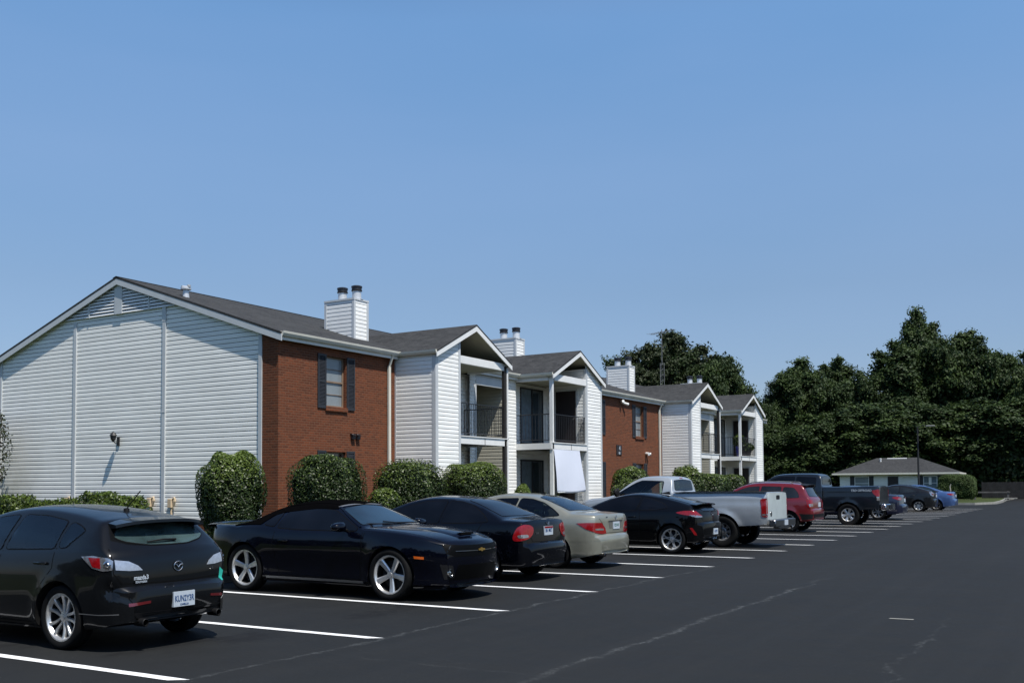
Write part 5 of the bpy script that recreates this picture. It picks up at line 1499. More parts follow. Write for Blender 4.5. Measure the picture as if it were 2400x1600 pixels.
    for sg in (1,-1):
        mb=MB(); mb.lathe([(.038,-.74),(.04,-.885),(.034,-.89),(.03,-.74)],18,(0,sg*.50,.285),'x'); c.part('exhaust_tip',mb,[M['trim']])
    c.seams([[(-.74,.755,.97),(-.76,.755,.87),(-.78,.745,.76),(-.80,.66,.665),(-.80,.3,.652),(-.80,0,.65),(-.80,-.3,.652),(-.80,-.66,.665),(-.78,-.745,.76),(-.74,-.755,.97)]],(-1,0,0))
    mb=c.seams([[(-.70,.72,1.0),(-.76,.755,.87),(-.78,.745,.76),(-.80,.66,.665),(-.80,0,.65),(-.80,-.66,.665),(-.78,-.745,.76),(-.70,-.72,1.0)]],(-1,0,0),.010); c.part('tailgate_seam',mb,[M['gap']])
    c.door_lines([[(.13,1.0),(.12,.8),(.36,.55),(.42,.36),(.42,.25),(1.05,.25),(1.08,.6),(1.03,.95)],[(1.05,.25),(2.1,.25),(2.12,.6),(2.16,.93)]])
    c.handles([(.30,.845),(1.22,.82)])
    # badge, lettering
    mb=MB(); loc,nr=c.hit((-.8,0,.80),(-1,0,0)); e=loc+Vector((-.012,0,0))
    for i in range(28):
        a0=2*PI*i/28;a1=2*PI*(i+1)/28
        p=lambda a,r_:(e.x,e.y+r_*1.12*math.cos(a),e.z+r_*.92*math.sin(a))
        mb.tube(p(a0,.052),p(a1,.052),.0045,6)
    mb.path([(e.x,e.y-.052,e.z+.018),(e.x,e.y-.025,e.z+.014),(e.x,e.y,e.z-.014),(e.x,e.y+.025,e.z+.014),(e.x,e.y+.052,e.z+.018)],.0055,6)
    c.part('badge',mb,[M['chrome']])
    mb=MB(); loc,nr=c.hit((-.8,.47,.715),(-1,0,0)); put_text(mb,'mazda3',.062,loc+Vector((-.018,0,0)),(0,-1,0),(0,0,1),0,.002,.001)
    put_text(mb,'SOUTHERN',.028,loc+Vector((-.018,0,-.042)),(0,-1,0),(0,0,1),0,.001,.0005)
    put_text(mb,'MOTORS',.022,loc+Vector((-.006,0,-.068)),(0,-1,0),(0,0,1),0,.001,.0003) if False else None
    c.part('model_lettering',mb,[M['plate_white']],smooth=False)
    mb=MB(); loc,nr=c.hit((-.8,-.52,.745),(-1,0,0)); put_text(mb,'2.5',.034,loc+Vector((-.006,0,0)),(0,-1,0),(0,0,1),0,.002,.0006); c.part('engine_lettering',mb,[M['chrome']],smooth=False)
    c.plate((-.88,.0,.475),(-1,0,0),'KUN2Y3R','CAMELLIA',M['plate_white'],M['plate_blue'],.29,.15)
    # wiper, aerial, sticker
    mb=MB(); loc,nr=c.hit((-.6,.28,1.03),(-1,0,.3)); l2,_=c.hit((-.6,-.10,1.035),(-1,0,.3)); mb.path([tuple(loc+nr*.02),tuple((loc+l2)/2+nr*.035),tuple(l2+nr*.025)],[.006,.011,.012],6); c.part('rear_wiper',mb,[M['trim']])
    mb=MB(); mb.lathe([(.035,1.335),(.03,1.375),(.012,1.382)],14,(.02,0,0),'z'); mb.tube((.02,0,1.37),(-.20,0,1.56),.006,6); c.part('aerial',mb,[M['trim']])
    mb=MB(); c.patch(mb,[(-.80,-.79,.74),(-.76,-.82,.70),(-.80,-.80,.60),(-.83,-.77,.60)],(-.6,-.8,0),.003,.03); c.part('sticker',mb,[M['teal']],label='teal sticker on the far rear corner')
    c.mirrors(2.02,.97,.88,c.paint)
    c.wheels('ten',M['alloy_bright'],.235,.21,.022,rot=.25)
    return t

# ---------------------------------------------------------------- navy convertible
def make_convertible(loc,rz):
    t=thing('convertible_car',loc,rz,'navy blue two door muscle convertible with black fabric roof closed, nose to the lane','car','cars parked along the row')
    sp=base_spec(H=1.385,xf=2.852,r=.362,ar=.405,wmax=.957,roofw=.53,flare=.016,z0=.2,
        top=[(-.93,.40),(-1.0,.50),(-1.02,.66),(-1.0,.80),(-.98,1.0,1),(-.90,1.035),(-.5,1.04),(-.22,1.045,1),(.05,1.13),(.35,1.27),(.65,1.35),(1.0,1.385),(1.35,1.38),(1.62,1.345,1),(2.32,1.035,1),(2.6,1.02),(3.1,.975),(3.5,.905),(3.74,.84,1),(3.80,.80),(3.83,.70),(3.83,.50),(3.80,.34),(3.72,.26)],
        bot=[(-1,.32),(-.7,.24),(0,.18),(2.9,.17),(3.5,.17),(3.85,.20)],
        belt=[(-1.02,.95),(-.4,.99),(.1,.99),(.8,.955),(1.6,.945),(2.3,.95),(3.0,.90),(3.5,.84),(3.8,.76)],
        w=[(-1.02,.66),(-.94,.78),(-.75,.88),(-.3,.952),(.2,.957),(.8,.93),(1.5,.905),(2.2,.91),(2.85,.945),(3.2,.93),(3.5,.875),(3.7,.79),(3.83,.68)],
        gw=[(-1,.50),(0,.50),(1,.53),(1.7,.55),(2.4,.6)],
        bow=[(-1,.14),(-.5,.05),(0,0),(2.0,-.04),(2.6,-.06),(3.3,-.10),(3.85,-.30)],
        crown=[(-1,.03),(-.5,.05),(.2,.10),(1.3,.09),(2.3,.06),(3.2,.055),(3.8,.05)],
        side=[(0,.90),(.05,.95),(.12,.955),(.22,.955),(.45,.975),(.66,1.0),(.80,.992),(.90,.97),(1,.93)])
    c=Car(sp,t,M['paint_navy'])
    # soft top as a fabric skin over the roof
    for sg in (1,-1):
        mb=MB(); c.patch(mb,[(1.60,sg*.40,1.36),(1.2,sg*.40,1.385),(.65,sg*.40,1.36),(.35,sg*.42,1.28),(.0,sg*.45,1.12),(-.25,sg*.5,1.05),(-.28,sg*.86,1.02),(.28,sg*.85,1.03),(.40,sg*.72,1.20),(.58,sg*.66,1.262),(1.2,sg*.60,1.30),(1.64,sg*.58,1.275)],(0,sg*.7,.7),.010,.05)
        c.part('soft_top_side',mb,[M['fabric_black']])
    mb=MB(); c.patch(mb,[(-.24,.55,1.1),(1.60,.46,1.4),(1.67,0,1.4),(1.60,-.46,1.4),(-.24,-.55,1.1),(-.27,0,1.1)],(0,0,1),.014,.08); c.part('soft_top',mb,[M['fabric_black']])
    c.side_glass([[(.62,.985),(.68,1.245),(1.25,1.275),(1.62,1.245),(2.22,.99),(2.15,.955),(1.0,.965)],[(.34,1.03),(.45,1.17),(.58,1.21),(.57,1.0)]],M['glass_tint'],rnd=1)
    g=c.end_glass('windscreen',[(2.2,.72,1.03),(2.0,.64,1.17),(1.75,.54,1.31),(1.7,0,1.34),(1.75,-.54,1.31),(2.0,-.64,1.17),(2.2,-.72,1.03),(2.3,0,1.045)],(1,0,1.2),M['glass_blue'],rnd=1)
    for sg in (1,-1):
        mb=MB(); c.strip(mb,[(2.22,sg*.77,1.0),(2.0,sg*.71,1.14),(1.75,sg*.61,1.29),(1.66,sg*.57,1.33)],(.5,sg*.75,.6),.035,.012); c.part('windscreen_pillar',mb,[M['paint_navy'] if sg<0 else M['trim_light']])
    mb=MB(); c.strip(mb,[(1.67,.55,1.34),(1.69,0,1.37),(1.67,-.55,1.34)],(1,0,1.2),.03,.012); c.part('header_rail',mb,[M['trim_light']])
    mb=MB(); mb.path([(2.36,.35,1.055),(2.30,.0,1.06),(2.24,-.25,1.085)],.008,6); mb.path([(2.38,-.2,1.05),(2.33,-.45,1.055),(2.2,-.62,1.06)],.008,6); c.part('wiper',mb,[M['trim']])
    # bonnet bulge & scoop
    mb=MB()
    for sg in (1,-1): c.strip(mb,[(2.45,sg*.42,1.1),(3.0,sg*.33,1.1),(3.45,sg*.25,1.1)],(0,0,1),.02,.004)
    c.part('bonnet_crease',mb,[M['gap']])
    mb=MB(); vs=[];fs=[]; nx_,ny_=10,12
    for i in range(nx_+1):
        x=2.75+.83*i/nx_
        for j in range(ny_+1):
            y=-.30+.60*j/ny_; l,_n=c.hit((x,y,1),(0,0,1)); hgt=.030*math.cos(y/.30*PI/2)**.6*math.sin(min(i/nx_*1.3,1)*PI/2) if abs(y)<.2999 else 0
            vs.append((x,y,l.z+hgt+.001))
    for i in range(nx_):
        for j in range(ny_): fs.append((i*(ny_+1)+j,i*(ny_+1)+j+1,(i+1)*(ny_+1)+j+1,(i+1)*(ny_+1)+j))
    for j in range(ny_):
        a=nx_*(ny_+1)+j; l=len(vs); vs+= [(3.60,vs[a][1],vs[a][2]-.034),(3.60,vs[a+1][1],vs[a+1][2]-.034)]; fs.append((a,a+1,l+1,l))
    mb.add(vs,fs); b=c.part('bonnet_scoop',mb,[c.paint],ang=50)
    mb=MB(); l,_n=c.hit((3.5,0,1),(0,0,1)); 
    for (ya,yb,xa) in ((-.17,.17,3.585),): mb.box(xa,xa+.012,ya,yb,l.z+.004,l.z+.026)
    mb.box(3.52,3.60,-.17,.17,l.z+.026,l.z+.030); c.part('scoop_slot',mb,[M['gap']],b)
    # face
    mb=MB(); c.patch(mb,[(3.75,.70,.79),(3.8,.4,.775),(3.82,0,.77),(3.8,-.4,.775),(3.75,-.70,.79),(3.75,-.68,.665),(3.8,-.56,.625),(3.82,0,.615),(3.8,.56,.625),(3.75,.68,.665)],(1,0,0),.006,.04); g=c.part('grille',mb,[M['grille']])
    mb=MB(); c.strip(mb,[(3.8,.55,.695),(3.82,0,.69),(3.8,-.55,.695)],(1,0,0),.008,.016); c.part('grille_bar',mb,[M['lamp_dark']],g)
    for sg in (1,-1):
        mb=MB(); loc,nr=c.hit((3.7,sg*.62,.715),(1,0,0)); mb.lathe([(.062,loc.x-.05),(.064,loc.x-.006),(.050,loc.x-.004),(.044,loc.x-.016),(.001,loc.x-.006)],24,(0,sg*.585,.715),'x'); c.part('headlight',mb,[M['lamp_dark']])
        mb=MB(); loc,nr=c.hit((3.7,sg*.62,.40),(1,0,0)); mb.lathe([(.055,loc.x-.02),(.062,loc.x+.012),(.048,loc.x+.012),(.04,loc.x+.0),(.001,loc.x+.008)],20,(0,sg*.62,.40),'x'); c.part('fog_lamp',mb,[M['chrome']])
        mb=MB(); c.patch(mb,[(3.28,sg*.93,.635),(3.43,sg*.90,.625),(3.43,sg*.90,.59),(3.29,sg*.93,.60)],(.3,sg*.95,0),.005,.03); c.part('side_marker',mb,[M['lens_orange']])
        mb=MB(); c.patch(mb,[(3.7,sg*.78,.52),(3.75,sg*.60,.50),(3.75,sg*.54,.33),(3.72,sg*.72,.31)],(.9,sg*.4,0),.003,.04); c.part('bumper_intake',mb,[M['trim']])
        mb=MB(); c.strip(mb,[(.45,sg*.93,.245),(1.2,sg*.93,.24),(2.35,sg*.93,.235)],(0,sg,0),.030,.012); c.part('sill_strip',mb,[M['trim_light']])
        mb=MB(); c.strip(mb,[(-.98,sg*.84,.80),(-.93,sg*.86,.93),(-.85,sg*.88,.82),(-.93,sg*.86,.76)],(-.3,sg*.95,0),.010,.004,0,True); c.part('side_lamp_outline',mb,[M['trim']])
        mb=MB(); c.patch(mb,[(2.42,sg*.92,.66),(2.50,sg*.92,.66),(2.48,sg*.92,.60),(2.40,sg*.92,.60)],(0,sg,0),.004,.04); 
        mb=MB(); c.patch(mb,[(-1,sg*.62,.86),(-1,sg*.20,.86),(-1,sg*.20,.75),(-1,sg*.62,.75)],(-1,0,0),.005,.05); c.part('tail_lamp',mb,[M['lens_red']])
    mb=MB(); c.patch(mb,[(3.8,.50,.50),(3.8,-.50,.50),(3.8,-.56,.30),(3.8,.56,.30)],(1,0,0),.004,.05); c.part('lower_grille',mb,[M['grille']])
    mb=MB(); c.strip(mb,[(3.55,.84,.235),(3.7,.74,.225),(3.8,.4,.215),(3.82,0,.21),(3.8,-.4,.215),(3.7,-.74,.225),(3.55,-.84,.235)],(1,0,.15),.03,.012); c.part('chin_spoiler',mb,[M['paint_navy']])
    mb=MB(); loc,nr=c.hit((3.8,0,.70),(1,0,0)); e=loc.x+.022; a,b_=.085,.026
    pts=[(-a,-b_*.5),(-a*.25,-b_*.5),(-a*.2,-b_),(a*.3,-b_),(a*.25,-b_*.5),(a*1.0,-b_*.5),(a*.92,b_*.5),(a*.2,b_*.5),(a*.15,b_),(-a*.35,b_),(-a*.3,b_*.5),(-a*1.05,b_*.5)]
    vs=[(e,y,.70+z) for y,z in pts]+[(e-.015,y,.70+z) for y,z in pts]; n_=len(pts)
    mb.add(vs,[tuple(range(n_))]+[(i,(i+1)%n_,n_+(i+1)%n_,n_+i) for i in range(n_)]); c.part('badge',mb,[M['gold']],smooth=False)
    c.door_lines([[(.62,.98),(.60,.75),(.66,.5),(.72,.27),(2.28,.27),(2.34,.6),(2.32,.94)],[(2.34,.6),(2.36,.94)]])
    for sg in (1,-1):
        mb=MB(); c.strip(mb,[(2.3,sg*.8,.99),(2.8,sg*.78,.97),(3.4,sg*.72,.9),(3.72,sg*.64,.85)],(0,sg*.3,1),.008,.002); c.part('bonnet_seam',mb,[M['gap']])
    c.handles([(.82,.80)])
    c.mirrors(2.0,1.0,.93,M['paint_navy'],(.17,.28,.14))
    mb=MB(); vs=[];k=14
    for i in range(k+1):
        y=-.78+1.56*i/k; e=1-(abs(y)/.78)**4
        vs+=[(-.90,y,1.015),(-.975-.03*e,y,1.012+.035*e),(-.985-.03*e,y,.995+.03*e),(-.96,y,.97)]
    fs=[]
    for i in range(k):
        for j in range(4): fs.append((i*4+j,i*4+(j+1)%4,(i+1)*4+(j+1)%4,(i+1)*4+j))
    fs+=[(0,1,2,3),tuple(k*4+i for i in (3,2,1,0))]; mb.add(vs,fs); c.part('boot_spoiler',mb,[c.paint])
    c.wheels('five',M['alloy_bright'],.272,.245,.018)
    return t

def roof_fin(c,x,z): 
    mb=MB(); mb.add([(x+.08,-.012,z),(x+.08,.012,z),(x-.06,.018,z-.005),(x-.06,-.018,z-.005),(x-.055,0,z+.055)],[(0,1,2,3),(0,4,1),(1,4,2),(2,4,3),(3,4,0)]); c.part('aerial_fin',mb,[M['trim']],smooth=False)

def common_front(c,x,y,z):
    for sg in (1,-1):
        mb=MB(); c.patch(mb,[(x-.35,sg*(y+.12),z+.05),(x-.12,sg*y,z+.05),(x,sg*(y-.22),z),(x,sg*(y-.22),z-.08),(x-.15,sg*y,z-.09)],(.8,sg*.6,.1),.005,.05); c.part('headlight',mb,[M['lens_white']])
    mb=MB(); c.patch(mb,[(x,.35,z-.02),(x,-.35,z-.02),(x,-.30,z-.14),(x,.30,z-.14)],(1,0,0),.004,.05); c.part('grille',mb,[M['grille']])

# ---------------------------------------------------------------- three box saloons
def make_saloon(loc,rz,kind,paint,label,glass,lamp='round'):
    t=thing('saloon_car',loc,rz,label,'car','cars parked along the row')
    if kind=='civic':
        sp=base_spec(H=1.43,xf=2.70,r=.316,ar=.36,wmax=.877,roofw=.52,
          top=[(-.78,.36),(-.85,.44),(-.87,.54),(-.85,.62,1),(-.80,.655,1),(-.79,.80),(-.77,.97),(-.74,1.025,1),(-.5,1.05),(-.32,1.065,1),(.0,1.20),(.35,1.335),(.7,1.405),(1.05,1.43),(1.4,1.425),(1.75,1.365),(2.1,1.245),(2.75,.955),(3.1,.875),(3.4,.77),(3.55,.64),(3.61,.45),(3.55,.28)],
          belt=[(-.9,.95),(-.4,.975),(.5,.955),(2,.91),(3.0,.83),(3.5,.68)],
          w=[(-.87,.62),(-.82,.72),(-.74,.79),(-.5,.85),(0,.877),(1.5,.877),(2.7,.865),(3.2,.82),(3.45,.72),(3.61,.56)],
          gw=[(-1,.50),(-.3,.50),(.5,.53),(1.5,.54),(2.4,.56)])
    elif kind=='benz':
        BW=[[(-.10,1.02),(.08,1.13),(.35,1.26),(.65,1.335),(.90,1.35),(.94,.985),(.3,.995)],[(1.0,.98),(.95,1.35),(1.4,1.34),(1.80,1.25),(2.36,1.0),(2.3,.945)]]
        BRW=[(-.20,.58,1.11),(.05,.54,1.21),(.52,.45,1.365),(.60,0,1.41),(.52,-.45,1.365),(.05,-.54,1.21),(-.20,-.58,1.11),(-.26,0,1.115)]
        sp=base_spec(cabin=[(-.05,2.0,-.60,.60,.50,1.06),(.15,1.75,-.50,.50,1.05,1.20),(.55,1.5,-.46,.46,1.18,1.31)],openings=[('side',BW[0],.30),('side',BW[1],.30),('end',BRW,(-1,0,1.6),.22)],H=1.45,xf=2.76,r=.322,ar=.365,wmax=.885,roofw=.54,
          top=[(-.90,.36),(-.97,.44),(-.99,.55),(-.97,.63,1),(-.925,.665,1),(-.92,.80),(-.91,1.0),(-.88,1.045,1),(-.6,1.075),(-.30,1.09,1),(.05,1.235),(.4,1.36),(.75,1.43),(1.1,1.452),(1.45,1.445),(1.8,1.385),(2.15,1.27),(2.8,1.01),(3.2,.945),(3.5,.85),(3.58,.78,1),(3.60,.6),(3.60,.45),(3.54,.28)],
          belt=[(-1,.955),(-.4,.98),(.5,.965),(2,.925),(3.0,.87),(3.55,.74)],
          w=[(-.99,.64),(-.93,.74),(-.85,.80),(-.6,.855),(0,.885),(1.5,.885),(2.76,.875),(3.2,.84),(3.45,.76),(3.6,.64)],
          gw=[(-1,.50),(-.3,.50),(.5,.535),(1.5,.56),(2.4,.58)],
          bow=[(-.99,.17),(-.5,.08),(0,0),(2.2,-.06),(2.9,-.10),(3.6,-.2)])
    else:
        sp=base_spec(H=1.46,xf=2.78,r=.325,ar=.37,wmax=.91,roofw=.55,
          top=[(-.95,.36),(-1.02,.46),(-1.03,.56),(-1.0,.64,1),(-.95,.67,1),(-.93,.85),(-.90,1.02),(-.86,1.055,1),(-.6,1.08),(-.35,1.09,1),(.0,1.23),(.4,1.36),(.8,1.44),(1.15,1.46),(1.5,1.45),(1.85,1.38),(2.2,1.26),(2.85,.985),(3.2,.91),(3.5,.81),(3.68,.66),(3.72,.5),(3.66,.3)],
          belt=[(-1,.96),(-.4,.985),(.5,.965),(2,.92),(3.1,.85),(3.6,.70)],
          w=[(-1.03,.66),(-.96,.76),(-.85,.83),(-.5,.89),(0,.91),(1.5,.91),(2.78,.90),(3.3,.85),(3.6,.72),(3.72,.6)])
    c=Car(sp,t,paint)
    x0=sp['top'][0][0]
    if kind=='civic':
        c.side_glass([[(-.08,.995),(.05,1.10),(.35,1.265),(.62,1.33),(.86,1.345),(.90,.965),(.3,.975)],[(.95,.96),(.91,1.345),(1.35,1.335),(1.75,1.235),(2.30,.975),(2.2,.92)]],glass)
        c.end_glass('rear_window',[(-.22,.57,1.085),(.05,.53,1.20),(.52,.44,1.355),(.58,0,1.40),(.52,-.44,1.355),(.05,-.53,1.20),(-.22,-.57,1.085),(-.28,0,1.09)],(-1,0,1.6),glass)
    elif kind=='benz':
        c.side_glass(BW,M['glass_clear_dark']); c.seats([(.45,.80,'r'),(1.35,.82,'f')])
        c.end_glass('rear_window',BRW,(-1,0,1.6),M['glass_clear_dark'])
    else:
        c.side_glass([[(-.12,1.02),(.1,1.15),(.4,1.29),(.7,1.35),(.95,1.36),(.98,.985),(.3,.995)],[(1.04,.98),(1.0,1.36),(1.45,1.345),(1.85,1.25),(2.42,.99),(2.3,.94)]],glass)
        c.end_glass('rear_window',[(-.24,.58,1.11),(.05,.54,1.22),(.55,.45,1.375),(.62,0,1.42),(.55,-.45,1.375),(.05,-.54,1.22),(-.24,-.58,1.11),(-.30,0,1.115)],(-1,0,1.6),glass)
    c.end_glass('windscreen',[(2.55,.66,1.03),(1.85,.50,1.33),(1.8,0,1.37),(1.85,-.50,1.33),(2.55,-.66,1.03),(2.68,0,1.0)],(1,0,1.4),glass)
    common_front(c,sp['top'][-2][0],.66,.72)
    if kind=='civic':
        for sg in (1,-1):
            mb=MB(); c.patch(mb,[(-.58,sg*.84,.72),(-.60,sg*.835,.80),(-.65,sg*.80,.91),(-.74,sg*.74,.955),(-.79,sg*.60,.945),(-.80,sg*.50,.90),(-.81,sg*.52,.80),(-.80,sg*.64,.72),(-.72,sg*.76,.69),(-.62,sg*.83,.68)],(-.72,sg*.69,0),.008,.03,0,1); o=c.part('tail_lamp',mb,[M['lens_red']])
            mb=MB(); c.patch(mb,[(-.64,sg*.80,.785),(-.78,sg*.66,.79),(-.79,sg*.64,.74),(-.66,sg*.79,.73)],(-.72,sg*.69,0),.011,.03,0,1); c.part('white_lens',mb,[M['lens_clear']],o)
        c.plate((-.8,.0,.835),(-1,0,0),'B61 MKT','',M['plate_white'],M['plate_blue'],.30,.15,band=M['lens_red'])
        mb=MB(); l,_=c.hit((-.8,0,.955),(-1,0,0)); x=l.x-.01
        mb.tube((x,-.028,.925),(x,-.036,.985),.006,6);mb.tube((x,.028,.925),(x,.036,.985),.006,6);mb.tube((x,-.03,.95),(x,.03,.95),.006,6); c.part('badge',mb,[M['chrome']])
        mb=MB(); l,_=c.hit((-.8,.36,.80),(-1,0,0)); put_text(mb,'CIVIC',.035,l+Vector((-.006,0,0)),(0,-1,0),(0,0,1),0,.002,.001); c.part('model_lettering',mb,[M['chrome']],smooth=False)
        mb=c.seams([[(-.75,.60,1.0),(-.79,.585,.95),(-.80,.58,.80),(-.80,.50,.665),(-.8,0,.66),(-.8,-.5,.665),(-.8,-.58,.80),(-.79,-.585,.95),(-.75,-.60,1.0)]],(-1,0,0)); c.part('boot_seam',mb,[M['gap']])
        c.door_lines([[(.02,1.0),(.10,.85),(.36,.62),(.40,.26),(.92,.26),(.93,.9),(.92,.97)],[(.93,.26),(2.05,.26),(2.1,.6),(2.22,.93)]]); c.handles([(.28,.83),(1.15,.81)])
        c.wheels('twin5',M['alloy'],.222,.20,.03)
    elif kind=='benz':
        for sg in (1,-1):
            mb=MB(); c.patch(mb,[(-.50,sg*.86,.875),(-.70,sg*.83,.885),(-.88,sg*.70,.885),(-.91,sg*.58,.88),(-.93,sg*.47,.78),(-.95,sg*.45,.675),(-.93,sg*.60,.665),(-.86,sg*.73,.69),(-.68,sg*.84,.77)],(-.72,sg*.69,0),.008,.03); o=c.part('tail_lamp',mb,[M['lens_red']])
            mb=MB(); c.patch(mb,[(-.84,sg*.745,.775),(-.91,sg*.60,.775),(-.93,sg*.535,.765),(-.93,sg*.54,.735),(-.84,sg*.74,.745)],(-.72,sg*.69,0),.011,.03); c.part('white_lens',mb,[M['lens_clear']],o)
            mb=MB(); mb.lathe([(.034,-.80),(.037,-.935),(.031,-.94),(.028,-.80)],18,(0,sg*.52,.27),'x'); c.part('exhaust_tip',mb,[M['chrome_dark']])
            mb=MB(); c.strip(mb,[(-.35,sg*.9,.53),(-.7,sg*.85,.535),(-.93,sg*.7,.55),(-.98,sg*.45,.56)],(-.6,sg*.8,0),.006,.004); c.part('bumper_seam',mb,[M['paint_champ']])
        mb=MB(); c.patch(mb,[(-.92,.30,.90),(-.92,-.30,.90),(-.92,-.27,.76),(-.92,.27,.76)],(-1,0,0),.003,.05); c.part('plate_recess',mb,[M['paint_champ_shade']])  # flat patch, recess shade put into the paint colour
        mb=MB(); c.strip(mb,[(-.92,.31,.905),(-.92,-.31,.905)],(-1,0,0),.022,.008); c.part('chrome_strip',mb,[M['chrome_dark']])
        c.plate((-.95,.0,.82),(-1,0,0),'7CD 415','',M['plate_white'],M['plate_green'],.29,.14)
        mb=MB(); l,_=c.hit((-.9,0,.975),(-1,0,0)); x=l.x-.008
        for i in range(20):
            a0=2*PI*i/20;a1=2*PI*(i+1)/20; mb.tube((x,.04*math.cos(a0),.975+.04*math.sin(a0)),(x,.04*math.cos(a1),.975+.04*math.sin(a1)),.0035,5)
        for a in (PI/2,PI/2+2*PI/3,PI/2-2*PI/3): mb.tube((x,0,.975),(x,.04*math.cos(a),.975+.04*math.sin(a)),.004,5)
        c.part('badge',mb,[M['chrome']])
        mb=MB(); l,_=c.hit((-.9,.36,.985),(-1,0,0)); put_text(mb,'C300',.032,l+Vector((-.006,0,0)),(0,-1,0),(0,0,1),0,.002,.001); c.part('model_lettering',mb,[M['chrome']],smooth=False)
        mb=c.seams([[(-.89,.64,1.03),(-.905,.60,.96),(-.93,.50,.86),(-.95,.46,.74),(-.93,.42,.685),(-.93,0,.68),(-.93,-.42,.685),(-.95,-.46,.74),(-.93,-.50,.86),(-.905,-.60,.96),(-.89,-.64,1.03)]],(-1,0,0)); c.part('boot_seam',mb,[M['gap']])
        c.door_lines([[(.02,1.02),(.10,.85),(.38,.62),(.42,.26),(.96,.26),(.98,.9),(.97,.985)],[(.98,.26),(2.1,.26),(2.14,.6),(2.28,.95)]]); c.handles([(.28,.86),(1.2,.84)])
        roof_fin(c,.72,1.42)
        c.wheels('twin5',M['alloy'],.230,.21,.03)
    else:
        for sg in (1,-1):
            mb=MB(); c.patch(mb,[(-.58,sg*.88,.93),(-.75,sg*.84,.97),(-.90,sg*.74,.96),(-.93,sg*.56,.93),(-.94,sg*.52,.86),(-.93,sg*.68,.83),(-.80,sg*.82,.84)],(-.72,sg*.69,0),.008,.04,0,1); o=c.part('tail_lamp',mb,[M['lens_red']])
            mb=MB(); c.patch(mb,[(-.80,sg*.80,.90),(-.91,sg*.66,.90),(-.92,sg*.64,.87),(-.82,sg*.79,.865)],(-.72,sg*.69,0),.011,.03,0,1); c.part('white_lens',mb,[M['lens_clear']],o)
        c.plate((-.95,.0,.82),(-1,0,0),'','',M['plate_white'],M['plate_blue'],.30,.15)
        mb=MB(); c.strip(mb,[(-.93,.30,.91),(-.93,-.30,.91)],(-1,0,0),.02,.008); c.part('chrome_strip',mb,[M['chrome']])
        c.door_lines([[(.02,1.02),(.40,.62),(.44,.26),(1.0,.26),(1.01,.985)],[(1.01,.26),(2.15,.26),(2.3,.95)]]); c.handles([(.28,.86),(1.2,.84)])
        c.wheels('seven',M['alloy'],.225,.21,.03)
    c.mirrors(2.2,.99,.90,c.paint)
    return t

